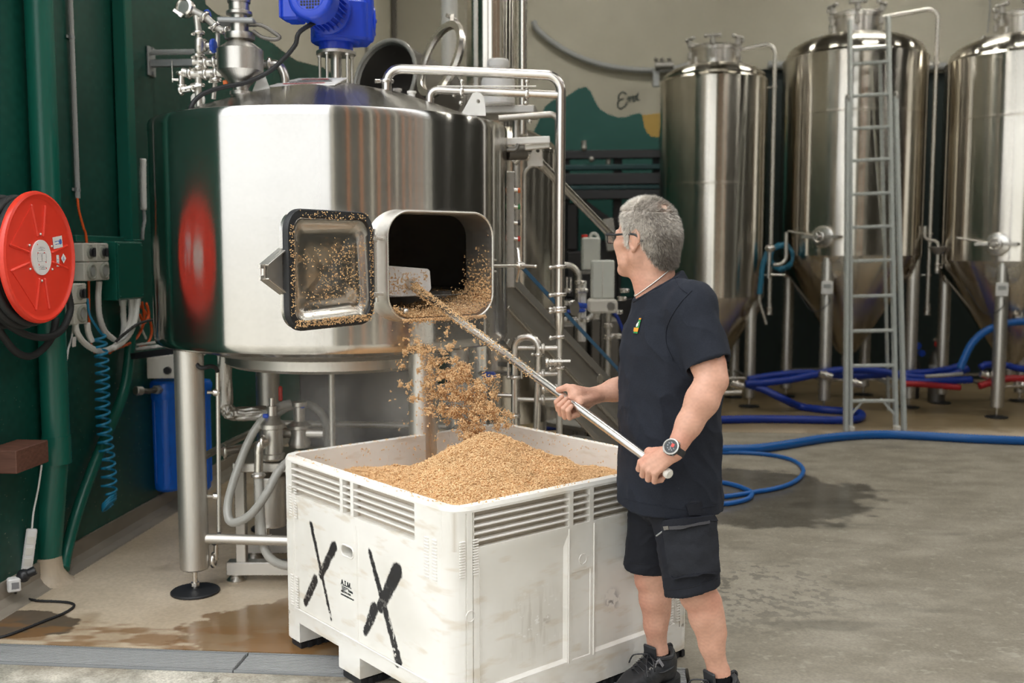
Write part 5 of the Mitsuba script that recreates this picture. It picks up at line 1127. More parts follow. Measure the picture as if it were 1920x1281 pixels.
for dx, dy in ((.0, .02), (.54, .02), (.0, .38), (.54, .38)):
    q = V(tl_[0] + dx, tl_[1] + dy, 0); ft = part(sk_, 'foot', lathe([(.045, .003), (.047, .01), (.03, .03), (.012, .038)], 24, p=q), 'polished_steel'); part(ft, 'screw', cyl(q + V(0, 0, .03), q + V(0, 0, zb_ - .02), .009, 12), 'steel')
part(sk_, 'back_panel', box((.46, .012, zt_ - zb_ - .1), V(tl_[0] + .28, tl_[1] + .36, (zt_ + zb_) / 2), None, .002), 'dark_steel', False)
pb = u_(512, 862, 4.80); part(sk_, 'strainer', lathe([(.05, 0), (.058, .01), (.058, .03), (.048, .035), (.048, .15), (.06, .155), (.06, .175), (.035, .20), (.022, .215), (.022, .26), (.012, .262), (.012, .30)], 32, p=pb), 'steel')
pb2 = u_(562, 838, 4.95); part(sk_, 'valve_body', cat(lathe([(.05, 0), (.055, .02), (.045, .05), (.045, .09), (.06, .095), (.06, .11), (.028, .13), (.028, .20), (.04, .205), (.04, .225)], 28, p=pb2), cyl(pb2 + V(-.12, 0, .07), pb2 + V(.12, 0, .07), .026, 18)), 'steel')
part(sk_, 'motor_cylinder', lathe([(.07, 0), (.075, .01), (.075, .24), (.07, .25)], 32, p=u_(510, 985, 4.9)), 'brushed_pipe')
part(sk_, 'drain_cock', cat(cyl(u_(500, 990, 4.82), u_(500, 1012, 4.82), .014, 14), cyl(u_(492, 1005, 4.82), u_(510, 1005, 4.82), .010, 12)), 'polished_steel')
part(sk_, 'elbow', cat(pipe([u_(500, 828, 4.72), u_(487, 832, 4.70), u_(485, 850, 4.70), u_(485, 895, 4.70)], .021, .05), clamp_ring(u_(493, 829, 4.71), (1, 0, 0), .022), clamp_ring(u_(485, 892, 4.70), (0, 0, 1), .022)), 'polished_steel')
solo('braided_hose', 'grey braided hose dropping from the pump elbow to the floor', 'hose', sweep(spline([u_(485, 885, 4.70), u_(487, 930, 4.68), u_(489, 975, 4.66), u_(493, 1015, 4.64), u_(503, 1042, 4.62), u_(525, 1058, 4.62), u_(560, 1064, 4.64)], 8), .021, 14), 'braid_hose', True)
solo('clear_hose', 'pale ribbed clear hose looping round the pump frame', 'hose', sweep(spline([u_(545, 756, 4.9), u_(520, 765, 4.86), u_(490, 790, 4.8), u_(465, 830, 4.76), u_(442, 890, 4.70), u_(428, 940, 4.66), u_(428, 970, 4.62), u_(440, 980, 4.60), u_(470, 965, 4.58), u_(500, 925, 4.58), u_(525, 880, 4.62), u_(560, 850, 4.7)], 8), .020, 14), 'clear_hose', True)
solo('clear_hose', 'pale clear hose arching behind the pump', 'hose', sweep(spline([u_(520, 775, 5.1), u_(545, 762, 5.1), u_(575, 758, 5.1), u_(600, 772, 5.1), u_(612, 800, 5.1), u_(616, 850, 5.1)], 8), .020, 12), 'clear_hose', True)
solo('pipe_stub', 'capped steel pipe stub behind the sight tube', 'pipe', cat(cyl(u_(418, 848, 4.82), u_(460, 838, 4.95), .022, 16), clamp_ring(u_(422, 847, 4.83), (1, .3, 0), .024)), 'polished_steel')
solo('valve_lever', 'red valve lever under the tun', 'handle', box((.02, .02, .075), u_(526, 738, 5.0), rotz(.2), .006), 'signal_red', False)
for i, (x, y) in enumerate(((498, 780), (566, 762))): solo('valve_lever', ['small blue lever beside the foil pipe', 'small blue lever over the pump valve'][i], 'handle', box((.026, .012, .02), u_(x, y, 4.78 if i == 0 else 4.93), None, .004), 'valve_blue', False)
# ---------------------------------------------------------------- pipework above and right of the tun
def t_(x, y, d=4.9): return at_depth(x, y, d)
tp = thing('transfer_pipe', 'polished steel pipe rising from the tun dome and running down the right of the tun', 'pipe')
part(tp, 'tube', pipe([t_(725, 185, 5.0), t_(725, 128, 5.0), t_(1052, 142, 4.95), t_(1049, 592, 4.95)], .0235, .075, 20), 'polished_steel')
part(tp, 'clamp', cat(clamp_ring(t_(725, 152, 5.0), (0, 0, 1), .0235), cyl(t_(703, 152, 4.98), t_(722, 152, 5.0), .010, 12)), 'polished_steel')
part(tp, 'reducer', lathe([(.016, -.10), (.0235, -.03), (.0235, 0)], 24, p=t_(1049, 592, 4.95)), 'polished_steel')
part(tp, 'lower_tube', cyl(t_(1049, 612, 4.95), t_(1049, 860, 4.95), .0155, 18), 'brushed_pipe')
for y in (500, 552, 578, 583, 632, 690): part(tp, 'clamp', cat(clamp_ring(t_(1049, y, 4.95), (0, 0, 1), .017 if y > 600 else .0235), cyl(t_(1034, y + 2, 4.92), t_(1048, y, 4.95), .008, 10), ball(t_(1032, y + 2, 4.92), .012, 1)), 'polished_steel')
for y in (652, 700, 748):
    part(tp, 'branch', cat(cyl(t_(1012, y + 2, 4.97), t_(1046, y, 4.95), .0125, 14), clamp_ring(t_(1018, y + 2, 4.97), (1, 0, 0), .014)), 'brushed_pipe')
butterfly(tp, t_(1037, 680, 4.93), (1, 0, 0), .014, V(0, -1, .3)); butterfly(tp, t_(1030, 730, 4.93), (1, 0, 0), .014, V(0, -1, .3))
sp2 = thing('spray_pipe', 'shorter polished pipe with two clamps running under the long pipe', 'pipe')
part(sp2, 'tube', pipe([t_(806, 200, 4.97), t_(806, 168, 4.97), t_(1046, 178, 4.95)], .019, .06, 18), 'polished_steel')
for x in (866, 988):
    part(sp2, 'clamp', cat(clamp_ring(t_(x, 172 + (x - 866) * .035, 4.955), (1, 0, 0), .019), ball(t_(x, 153, 4.95), .012, 1), ball(t_(x - 2, 193, 4.94), .012, 1), cyl(t_(x, 153, 4.95), t_(x, 163, 4.95), .006, 8)), 'polished_steel')
part(sp2, 'rod', cyl(t_(820, 162, 4.94), t_(1005, 162, 4.94), .0035, 8), 'steel')
solo('return_pipe', 'thin bent pipe behind the long vertical pipe', 'pipe', pipe([t_(935, 222, 5.5), t_(1035, 214, 5.5), t_(1046, 222, 5.5), t_(1046, 330, 5.5)], .017, .05), 'brushed_pipe')
for x, y, lab in ((851, 178, 'small round clamp nut under the two-clamp pipe above the lug'), (993, 228, 'small round clamp nut under the dark platform')): solo('pipe_nut', lab, 'nut', ball(t_(x, y, 5.1), .011, 2), 'polished_steel', group='clamp nuts under the pipes')

# ---------------------------------------------------------------- kettle, flue and lid behind the tun
KD = 6.75
kt = thing('kettle', 'tall steel kettle behind the tun with a flue standing on top', 'brewing tank')
kc = at_depth(930, 300, KD); kc[2] = 0
zk = at_depth(930, 292, KD)[2]
part(kt, 'shell', lathe_uv([(.42, .5), (.42, zk)], 'tank_steel', 80, p=kc), None)
part(kt, 'dome', lathe_uv([(.425, zk), (.425, zk + .02), (.36, zk + .09), (.25, zk + .15), (.18, zk + .17)], 'tank_steel', 64, p=kc), None)
fx = at_depth(921, 100, KD)
part(kt, 'flue', lathe_uv([(.165, zk + .1), (.165, 5.4)], 'tank_steel', 64, p=V(fx[0], fx[1], 0)), None)
part(kt, 'flue_band', lathe([(.172, 3.9), (.175, 3.905), (.175, 3.955), (.172, 3.96)], 48, p=V(fx[0], fx[1], 0)), 'steel')
for k in range(3):
    a = k * 2.1 + .5; part(kt, 'leg', cyl(kc + V(.34 * math.cos(a), .34 * math.sin(a), 0), kc + V(.34 * math.cos(a), .34 * math.sin(a), .6), .045, 20), 'brushed_pipe')
q = at_depth(980, 100, 6.5); solo('riser_pipe', 'narrow steel pipe standing right of the flue', 'pipe', cyl(V(q[0], q[1], 1.2), V(q[0], q[1], 5.2), .028, 20), 'tank_steel')
q = at_depth(843, 60, 7.0); solo('white_riser', 'wide white pipe standing behind the open round lid', 'pipe', cyl(V(q[0], q[1], 1.2), V(q[0], q[1], 5.4), .056, 24), 'white_metal')
q = at_depth(892, 60, 6.3); solo('white_riser', 'thin white tube in front of the flue', 'pipe', cyl(V(q[0], q[1], 1.6), V(q[0], q[1], 5.2), .014, 14), 'white_metal')
dct = thing('kettle_manway', 'dark open steam neck with pale rim and open round glass lid behind the tun', 'manway')
dn = unit(V(-.55, -.80, .18)); dc = at_depth(724, 150, 6.2); Fd = frame(dn)
part(dct, 'neck', lathe([(.235, -.5), (.235, -.02), (.25, 0), (.25, .012), (.235, .014), (.215, 0), (.215, -.45)], 48, Fd, dc, caps=False), 'dark_steel')
part(dct, 'rear_drum', lathe([(.16, -.9), (.21, -.52), (.24, -.48), (.24, -.44), (0, -.44)], 48, Fd, dc), 'dull_steel')
part(dct, 'rim_seal', moved(torus((0, 0, .014), (0, 0, 1), .238, .013, 56, 10), Fd, dc), 'clear_hose', label='pale rubber rim')
ln = unit(V(-.80, -.52, .30)); lc = at_depth(826, 112, 5.9); Fl = frame(ln, (0.25, .1, 1))
ldl = part(dct, 'lid', lathe([(.188, -.018), (.224, -.020), (.234, 0), (.224, .020), (.188, .018)], 56, Fl, lc, caps=False), 'polished_steel', label='round glass lid with a steel ring standing open')
part(ldl, 'glass', lathe([(.190, .003), (0, .003)], 48, Fl, lc, caps=False), 'clear_glass')
part(ldl, 'catch', cat(bar(lc + Fl @ V(.225, 0, 0), lc + Fl @ V(.275, .02, 0), .025, .02, V(0, 1, 0), .003), cyl(lc + Fl @ V(.26, .03, .03), lc + Fl @ V(.26, .03, -.04), .012, 12)), 'steel')
part(ldl, 'hinge', cat(bar(lc + Fl @ V(-.22, 0, 0), lc + Fl @ V(-.30, 0, -.03), .05, .02, ln, .003)), 'steel')
pf = thing('filter_platform', 'dark steel platform under the white drum', 'platform')
pz = at_depth(950, 207, 5.7)[2]
part(pf, 'plate', box((.34, .3, .045), at_depth(950, 207, 5.7) + V(0, .1, 0), rotz(-.1), .006), 'dull_steel', False)
part(pf, 'post', cyl(V(at_depth(968, 0, 5.85)[0], 5.85, .4), V(at_depth(968, 0, 5.85)[0], 5.85, pz), .022, 14), 'brushed_pipe')
wd = thing('white_drum', 'small white plastic drum with a screw cap on the platform', 'drum'); q = at_depth(934, 198, 5.65); s_ = 5.65 / FPX
part(wd, 'body', lathe([(28 * s_, 0), (31 * s_, 3 * s_), (31 * s_, 44 * s_), (29 * s_, 49 * s_), (17 * s_, 51 * s_), (17 * s_, 70 * s_)], 36, p=q), 'label_white')
part(wd, 'cap', lathe([(19 * s_, 68 * s_), (20.5 * s_, 70 * s_), (20.5 * s_, 80 * s_), (18 * s_, 83 * s_)], 28, p=q), 'label_white')
# actuator with white cover, push buttons and their panel
ac = thing('linear_actuator', 'white bar and bracket at the right shoulder of the tun', 'bracket')
part(ac, 'bar', bar(t_(948, 266, 5.1), t_(1031, 262, 5.1), .035, .035, V(0, 0, 1), .004), 'white_metal', False)
part(ac, 'lower_bar', bar(t_(983, 277, 5.15), t_(1031, 272, 5.15), .03, .03, V(0, 0, 1), .004), 'steel', False)
part(ac, 'motor', cat(cyl(t_(950, 288, 5.15), t_(985, 286, 5.2), .035, 20), pipe([t_(950, 282, 5.05), t_(968, 282, 5.05), t_(972, 270, 5.05)], .009)), 'dark_steel')
part(ac, 'lug', prism(sg.Polygon([(-.045, -.04), (-.01, .045), (.012, .05), (.03, .04), (.035, -.06), (-.045, -.06)]).difference(sg.Point(.008, .02).buffer(.010)), .01, np.stack([V(1, .1, 0), V(0, 0, 1), V(.1, -1, 0)], 1), t_(1005, 290, 5.3)), 'steel', False)
bp = thing('button_panel', 'narrow grey panel of push buttons at the right edge of the tun', 'control panel')
q0, q1 = t_(957, 322, 5.35), t_(957, 540, 5.35)
part(bp, 'post', box((.05, .08, q0[2] - q1[2]), (q0 + q1) / 2, None, .006), 'dull_steel', False)
for y, bs, lab in ((357, 'signal_orange', 'orange push button'), (388, 'signal_green', 'green push button'), (418, 'black_plastic', 'black push button'), (448, 'signal_red', 'red push button')):
    q = t_(964, y, 5.31); b = part(bp, 'button', cyl(q + V(.018, 0, 0), q + V(.032, 0, 0), .014, 18, bev=.003), bs, label=lab); part(b, 'collar', cyl(q, q + V(.019, 0, 0), .012, 18), 'polished_steel')

# ---------------------------------------------------------------- stair with its rail
st = thing('stair', 'steel stair with a wide dull stringer running down behind the brewer', 'stairs')
A0, A1 = at_depth(948, 515, 5.55), at_depth(1265, 850, 6.9)
B0, B1 = at_depth(948, 640, 5.55), at_depth(1265, 985, 6.9)
sd = unit(A1 - A0)
nn = unit(np.cross(A1 - A0, B0 - A0)); nn = nn if nn[1] < 0 else -nn
def slab(a, b, c, d, th, n): 
    v = np.array([a, b, c, d]); v = np.vstack([v, v - n * th]); return trimesh.convex.convex_hull(v)
part(st, 'stringer', slab(A0, A1, B1, B0, .012, nn), 'dull_steel', False)
part(st, 'edge_angle', bar(A0 + nn * .02, A1 + nn * .02, .045, .012, nn, .002), 'dull_steel', False)
part(st, 'blue_edge_film', bar(at_depth(968, 498, 5.5) + nn * .03, at_depth(1272, 820, 6.85) + nn * .03, .024, .008, nn, .002), 'film_blue', False, label='blue protective film along the edge')
m0, m1 = along(A0, B0, .48), along(A1, B1, .48); part(st, 'stiffener', bar(m0 + nn * .012, m1 + nn * .012, .02, .02, nn, .002), 'steel', False)
part(st, 'lower_edge', bar(B0 + nn * .012, B1 + nn * .012, .035, .014, nn, .002), 'brushed_pipe', False)
for k in range(7):
    c = along(A0, A1, .12 + .13 * k) - nn * .42 + V(0, 0, -.10); part(st, 'tread', box((.24, .80, .03), c, np.stack([unit(V(sd[0], sd[1], 0)), unit(V(-nn[0], -nn[1], 0)), V(0, 0, 1)], 1), .004), 'dull_steel', False)
for q, r in (((1072, 578), .045), ((1120, 710), .03)): part(st, 'weld_patch', moved(lathe([(r, 0), (r, .004), (0, .005)], 20), frame(nn), at_depth(q[0], q[1], 6.0) + nn * .02), 'steel')
hrl = thing('handrail', 'round steel handrail of the stair, looping down behind the brewer head', 'handrail')
part(hrl, 'rail', pipe([t_(962, 305, 5.5), t_(975, 291, 5.5), t_(1004, 296, 5.52), t_(1262, 560, 6.8)], .024, .10, 18), 'polished_steel')
part(hrl, 'inner_tube', pipe([t_(983, 500, 5.6), t_(983, 322, 5.6), t_(1000, 306, 5.6), t_(1035, 330, 5.65)], .0125, .06, 14), 'brushed_pipe')
part(hrl, 'post', cyl(t_(1205, 505, 6.5), t_(1205, 800, 6.6), .02, 14), 'brushed_pipe')

# ---------------------------------------------------------------- manifold right of the tun legs
ub = thing('u_bend_pipe', 'polished pipe bent into an upside-down U beside the bin', 'pipe')
part(ub, 'tube', pipe([t_(965, 880, 5.05), t_(965, 632, 5.05), t_(1011, 632, 5.02), t_(1004, 900, 5.02)], .0185, .060, 18), 'polished_steel')
for x, y in ((965, 708), (1010, 665), (965, 780)): part(ub, 'clamp', cat(clamp_ring(t_(x, y, 5.03), (0, 0, 1), .0185), ball(t_(x - 12, y, 5.0), .010, 1)), 'polished_steel')
part(ub, 'cross_tube', cyl(t_(970, 653, 5.05), t_(1005, 652, 5.05), .012, 14), 'brushed_pipe')
part(ub, 'cross_tube', cyl(t_(920, 741, 5.06), t_(962, 742, 5.05), .011, 14), 'polished_steel')
part(ub, 'cross_tube', cyl(t_(968, 749, 5.05), t_(1003, 750, 5.03), .011, 14), 'brushed_pipe')
for x in (953, 978): part(ub, 'gauge_rod', cyl(t_(x, 680, 5.0), t_(x, 710, 5.0), .006, 10), 'steel')
solo('blue_valve_handle', 'blue valve handle behind the falling grain', 'handle', box((.075, .03, .04), t_(917, 704, 5.3), rotz(.2), .012), 'valve_blue', False)
solo('low_pipe', 'steel pipe running level behind the falling grain', 'pipe', cyl(t_(900, 700, 5.5), t_(965, 700, 5.3), .014, 14), 'dull_steel')
vf = thing('valve_rack', 'crowded rack of steel pipes and valves behind the jugs', 'valves')
D = 6.9
part(vf, 'pipe', pipe([at_depth(1050, 497, D), at_depth(1074, 498, D), at_depth(1086, 515, D), at_depth(1086, 640, D)], .020, .08), 'brushed_pipe')
part(vf, 'pipe', pipe([at_depth(1050, 600, D), at_depth(1100, 601, D), at_depth(1114, 588, D), at_depth(1125, 588, D)], .020, .06), 'brushed_pipe')
part(vf, 'post', cyl(at_depth(1093, 527, D), at_depth(1092, 640, D), .024, 16), 'white_metal')
part(vf, 'post', cyl(at_depth(1141, 585, D), at_depth(1138, 740, D), .022, 16), 'brushed_pipe')
part(vf, 'arm', cyl(at_depth(1140, 631, D), at_depth(1165, 630, D), .016, 14), 'brushed_pipe')
part(vf, 'pipe', cyl(at_depth(1055, 570, D), at_depth(1078, 568, D), .018, 14), 'polished_steel')
for x in (1063, 1070): part(vf, 'rod', cyl(at_depth(x, 520, D), at_depth(x, 545, D), .008, 10), 'steel')
for x, y in ((1086, 530), (1086, 545), (1072, 600), (1096, 600), (1140, 610), (1140, 632), (1160, 631), (1062, 568), (1062, 545), (1093, 545), (1158, 585), (1170, 545), (1165, 560)): part(vf, 'fitting', cat(cyl(at_depth(x, y - 4, D - .02), at_depth(x, y + 4, D - .02), .032, 14, bev=.005), ball(at_depth(x + 6, y, D - .05), .016, 1)), 'polished_steel')
part(vf, 'blue_handle', bar(at_depth(1071, 571, D - .05), at_depth(1111, 575, D - .05), .03, .035, V(0, 0, 1), .01), 'valve_blue', False)
part(vf, 'blue_handle', bar(at_depth(1062, 584, D - .05), at_depth(1098, 582, D - .05), .03, .025, V(0, 0, 1), .01), 'valve_blue', False)
solo('blue_hose', 'thin blue hose curving down from the dosing pump towards the brewer', 'hose', sweep(spline([at_depth(x, y, 6.8) for x, y in ((1128, 581), (1142, 582), (1155, 592), (1163, 608), (1172, 630))], 8), .012, 10), 'hose_blue_dark', True)
for i, (x0, y0, x1, y1) in enumerate(((1108, 600, 1160, 730), (1055, 610, 1100, 700), (560, 655, 772, 850))):  # the third box is added to darken the space behind the tun
    a, b = at_depth(x0, y0, 7.6), at_depth(x1, y1, 7.6); solo('dark_box', ['dark grey cabinet under the dosing pump', 'dark cabinet behind the vertical pipe', 'wide dark box added to darken the space behind the tun legs'][i], 'cabinet', box((abs(b[0] - a[0]), .4, a[2]), V((a[0] + b[0]) / 2, 7.8, a[2] / 2), None, .01), 'dark_steel' if i < 2 else 'black_plastic', False)
# jerrycan and the upturned jug on its dosing pump
jc = thing('jerrycan', 'pale jerrycan with a red cap behind the dosing jug', 'jerrycan')
D = 7.5; s_ = D / FPX
c = at_depth(1107, 500, D); w, h = 34 * s_, 62 * s_
js = thing('jug_stand', 'dark stand that carries the jerrycan behind the dosing jug', 'stand')
part(js, 'shelf', box((.24, .30, .02), c + V(0, .05, -.045), None, .003), 'dark_steel', False)
for dx in (-.1, .1): part(js, 'leg', cyl(V(c[0] + dx, c[1] + .1, 0), c + V(dx, .1, -.05), .018, 12), 'dark_steel')
body = rsolid(w, h, .13, .018, .012, np.stack([V(1, 0, 0), V(0, 0, 1), V(0, -1, 0)], 1), c + V(0, .06, h / 2 - .03))
part(jc, 'body', body, 'jug_plastic', 30)
part(jc, 'handle', pipe([c + V(-.0, 0, h - .05), c + V(.0, 0, h + .0), c + V(.05, 0, h - .005), c + V(.062, 0, h - .09)], .012, .03), 'jug_plastic')
part(jc, 'cap', cyl(c + V(-.045, 0, h - .035), c + V(-.045, 0, h - .01), .024, 18, bev=.003), 'signal_red')
dj = thing('dosing_jug', 'translucent jug upturned on a white dosing pump', 'jug')
D = 6.6; s_ = D / FPX; c = at_depth(1129, 560, D); w, h = 42 * s_, 72 * s_
part(dj, 'body', rsolid(w, h, .13, .012, .010, np.stack([V(1, 0, 0), V(0, 0, 1), V(0, -1, 0)], 1), c + V(0, .06, h / 2)), 'jug_plastic', 30)
part(dj, 'seam', box((.006, .006, h * .94), c + V(-.005, -.072, h / 2), None, .002), 'white_plastic', False)
dpu = thing('dosing_pump', 'white dosing pump under the upturned jug', 'pump')
part(dpu, 'body', rsolid(54 * s_, 26 * s_, .16, .025, .012, np.stack([V(1, 0, 0), V(0, 0, 1), V(0, -1, 0)], 1), c + V(0, .07, -13 * s_)), 'white_plastic', 30)
part(dpu, 'dial', cyl(c + V(.05, -.10, -.045), c + V(.05, -.085, -.045), .026, 20), 'dark_steel')
part(dpu, 'foot', cyl(c + V(-.04, -.02, -.13), c + V(-.04, -.02, -.07), .02, 14), 'white_plastic')

# ---------------------------------------------------------------- dark racking on the back wall between kettle and fermenters
rk = thing('pallet_rack', 'dark racking with black and teal beams on the back wall', 'rack')
D = 11.9
for y, h, bs in ((292, .10, 'black_plastic'), (316, .06, 'teal_rack'), (338, .13, 'black_plastic'), (354, .05, 'teal_rack'), (367, .11, 'black_plastic')):
    part(rk, 'beam', bar(at_depth(985, y, D), at_depth(1250, y - 3, D - .2), .12, h, V(0, 0, 1), .01), bs, False)
for x in (1060, 1158, 1232): part(rk, 'upright', bar(at_depth(x, 290, D + .1) * V(1, 1, 0), at_depth(x, 285, D + .1), .10, .10, V(1, 0, 0), .006), 'black_plastic', False)
part(rk, 'brace', bar(at_depth(1085, 372, D), at_depth(1185, 445, D), .06, .06, V(0, 1, 0), .006), 'black_plastic', False)
for x, y in ((1095, 272), (1109, 293), (1141, 307)):
    part(rk, 'hanger', cat(cyl(at_depth(x, y - 8, D - .12), at_depth(x, y + 8, D - .12), .03, 14), ball(at_depth(x, y + 6, D - .14), .035, 1)), 'dull_steel')
for i, (x0, y0, x1, y1) in enumerate(((1062, 470, 1125, 560), (1120, 450, 1160, 560), (1062, 380, 1085, 470), (1200, 380, 1245, 720), (1060, 560, 1245, 735))):  # black boxes standing in for the shadow among the racked goods
    a, b = at_depth(x0, y0, D - .05), at_depth(x1, y1, D - .05); part(rk, 'shade_filler', box((abs(b[0] - a[0]), .5, abs(a[2] - b[2])), (a + b) / 2 + V(0, .3, 0), None, .02), 'black_plastic', False)
part(rk, 'grey_sheet', bar(at_depth(1140, 410, D - .3), at_depth(1148, 470, D - .3), .12, .03, V(0, -1, 0), .004), 'dull_steel', False)
# sagging cable run and its fittings on the wall
solo('wall_conduit', 'thick grey conduit sagging across the cream wall', 'conduit', sweep(spline([on_back_wall(x, y, .08) for x, y in ((1000, 40), (1008, 56), (1040, 82), (1080, 105), (1130, 122), (1180, 130), (1232, 132), (1268, 128), (1300, 118))], 8), .036, 12), 'pvc_grey', True)
wf = thing('wall_fitting', 'small steel valve bracket on the wall at the end of the sagging conduit', 'valve')
part(wf, 'pipe', cyl(on_back_wall(1228, 124, .3), on_back_wall(1262, 122, .3), .05, 16), 'dull_steel')
part(wf, 'bracket', box((.08, .05, .22), on_back_wall(1230, 146, .25), None, .006), 'galvanised', False)
for x in (1230, 1241, 1255): part(wf, 'stem', cat(cyl(on_back_wall(x, 122, .3), on_back_wall(x, 112, .3), .012, 10), ball(on_back_wall(x, 112, .3), .024, 1)), 'dark_steel')
solo('wall_conduit', 'straight grey conduit along the wall between the fermenters', 'conduit', cyl(on_back_wall(1440, 122, .1), on_back_wall(1930, 126, .1), .05, 14), 'pvc_grey')
solo('roof_cable', 'thin cable hanging on the cream wall above the right fermenter', 'cable', sweep([on_back_wall(1857, -40, .06), on_back_wall(1856, 20, .06), on_back_wall(1852, 62, .06)], .008, 8), 'pvc_grey', True)

# ---------------------------------------------------------------- hoses on the floor and round the fermenters
def fl_(x, y, z): return on_floor(x, y, z)
def hose(name, label, pts, r, bs, cat_='hose', n=8, k=14): return solo(name, label, cat_, sweep(spline(pts, n), r, k), bs, True)
hose('floor_hose', 'thick bright blue hose lying across the concrete before the ladder', [fl_(x, y, .037) for x, y in ((900, 905), (1020, 885), (1130, 866), (1230, 852), (1300, 846), (1360, 843), (1420, 841), (1480, 833), (1540, 823), (1600, 817), (1660, 815), (1740, 818), (1830, 823), (1960, 828))], .036, 'hose_blue')
hose('floor_hose', 'thick dark blue hose doubled back on the floor behind the ladder', [fl_(x, y, .04) for x, y in ((1010, 800), (1120, 795), (1230, 790), (1330, 788), (1420, 786), (1510, 787), (1590, 788), (1614, 783), (1612, 775), (1580, 771), (1540, 768))] + [fl_(1500, 762, .05), at_depth(1468, 748, 9.9), at_depth(1430, 730, 9.95), at_depth(1400, 721, 10.0)], .037, 'hose_blue_dark')
hose('blue_hose', 'dark blue hose slung from the left tank foot across the fermenter braces', [at_depth(x, y, 9.95) for x, y in ((1398, 720), (1430, 718), (1480, 712), (1520, 704), (1560, 696), (1610, 693), (1660, 698), (1700, 706), (1750, 708), (1790, 702), (1815, 690))], .037, 'hose_blue_dark')
hose('blue_hose', 'dark blue hose just above the braces, second of the bundle', [at_depth(x, y, 10.05) for x, y in ((1402, 712), (1450, 704), (1510, 699), (1560, 703), (1600, 706), (1650, 703), (1700, 700), (1740, 698), (1780, 692), (1800, 686))], .034, 'hose_blue_dark')
hose('blue_hose', 'dark blue hose hanging lowest in the bundle behind the ladder', [at_depth(x, y, 9.85) for x, y in ((1690, 712), (1720, 716), (1760, 716), (1800, 713), (1822, 712))], .036, 'hose_blue_dark')
hose('blue_hose', 'bright blue hose rising to the valve of the right fermenter', [at_depth(x, y, 9.7) for x, y in ((1800, 692), (1808, 672), (1820, 648), (1836, 630), (1856, 617), (1880, 608), (1905, 604), (1940, 603))], .036, 'hose_blue')
hose('blue_hose', 'dark blue hose looped under the right fermenter', [at_depth(x, y, 9.8) for x, y in ((1838, 690), (1850, 684), (1880, 684), (1905, 690), (1950, 696))], .034, 'hose_blue_dark')
hose('red_hose', 'red hose lying along the brace left of the right tank leg', [at_depth(x, y, 9.8) for x, y in ((1695, 720), (1730, 721), (1765, 724), (1800, 727))], .030, 'hose_red')
hose('red_hose', 'red hose curving past the right tank leg to the edge of the picture', [at_depth(x, y, 9.7) for x, y in ((1836, 724), (1860, 717), (1885, 711), (1910, 710), (1950, 712))], .034, 'hose_red')
hose('red_hose', 'dull red hose under the middle fermenter', [at_depth(x, y, 10.2) for x, y in ((1540, 708), (1565, 702), (1590, 702))], .028, 'hose_red')
hose('grey_hose', 'thin pale hose looping behind the ladder foot', [at_depth(x, y, 10.1) for x, y in ((1595, 700), (1620, 702), (1650, 712), (1675, 726))], .018, 'clear_hose')
hose('grey_hose', 'pale hose lying across the middle of the hose bundle', [at_depth(x, y, 9.75) for x, y in ((1735, 706), (1770, 704), (1805, 701))], .018, 'clear_hose')
for i, (x, y, lab) in enumerate(((1548, 704, 'steel hose coupling under the middle fermenter'), (1603, 718, 'small steel tee valve behind the ladder foot'), (1850, 704, 'steel hose couplings right of the right tank leg'), (1382, 722, 'steel pipe outlets behind the brewer elbow'), (1915, 722, 'steel coupling at the right edge of the picture'))):
    solo('hose_coupling', lab, 'coupling', cat(cyl(at_depth(x - 12, y - 3, 9.7), at_depth(x + 12, y + 3, 9.7), .036, 16, bev=.008), clamp_ring(at_depth(x, y, 9.7), (1, 0, 0), .036)), 'polished_steel')
solo('tank_outlet', 'short level steel pipe behind the brewer elbow', 'pipe', cyl(at_depth(1345, 738, 9.9), at_depth(1390, 736, 9.9), .026, 14), 'brushed_pipe')
hose('thin_blue_hose', 'thin blue hose lying in a wide loop on the wet concrete', [fl_(x, y, .016) for x, y in ((1290, 934), (1230, 928), (1190, 905), (1195, 876), (1240, 860), (1300, 853), (1360, 849), (1410, 850), (1455, 855), (1488, 864), (1505, 878), (1503, 892), (1485, 906), (1455, 916), (1420, 922), (1385, 928), (1350, 932), (1290, 934))], .0155, 'hose_blue')
hose('thin_blue_hose', 'thin blue hose end curled inside the bigger loop', [fl_(x, y, .016) for x, y in ((1240, 880), (1255, 893), (1290, 900), (1340, 903), (1370, 908), (1395, 916), (1409, 924), (1405, 934), (1385, 941), (1355, 945), (1300, 944), (1245, 938), (1200, 922))], .0155, 'hose_blue')
# teal hose and its coil in the gap between the left and middle fermenters
tlh = hose('teal_hose', 'teal hose hanging between the left and middle fermenters', [at_depth(x, y, 9.95) for x, y in ((1442, 468), (1436, 480), (1430, 500), (1427, 525), (1424, 552))], .026, 'hose_teal')
part(tlh, 'steel_tail', pipe([at_depth(1424, 550, 9.95), at_depth(1424, 566, 9.95), at_depth(1437, 608, 9.95)], .014, .06), 'brushed_pipe')
q = at_depth(1466, 482, 10.25)
solo('coiled_teal_hose', 'bundle of teal hose behind the steel pipes between the fermenters', 'hose', sweep([q + V(.11 * math.cos(t) * (1 + .1 * math.sin(3.3 * t)), .03 * math.sin(2.3 * t), .12 * math.sin(t) * (1 + .15 * math.cos(1.7 * t))) for t in np.linspace(0, 5 * 2 * PI, 150)], .017, 8), 'hose_teal', True)
gp_ = thing('sample_line', 'bent steel sample pipe between the left and middle fermenters', 'pipe')
part(gp_, 'tube', pipe([at_depth(1474, 436, 9.9), at_depth(1474, 486, 9.9), at_depth(1464, 496, 9.9), at_depth(1450, 497, 9.9)], .018, .08), 'brushed_pipe')
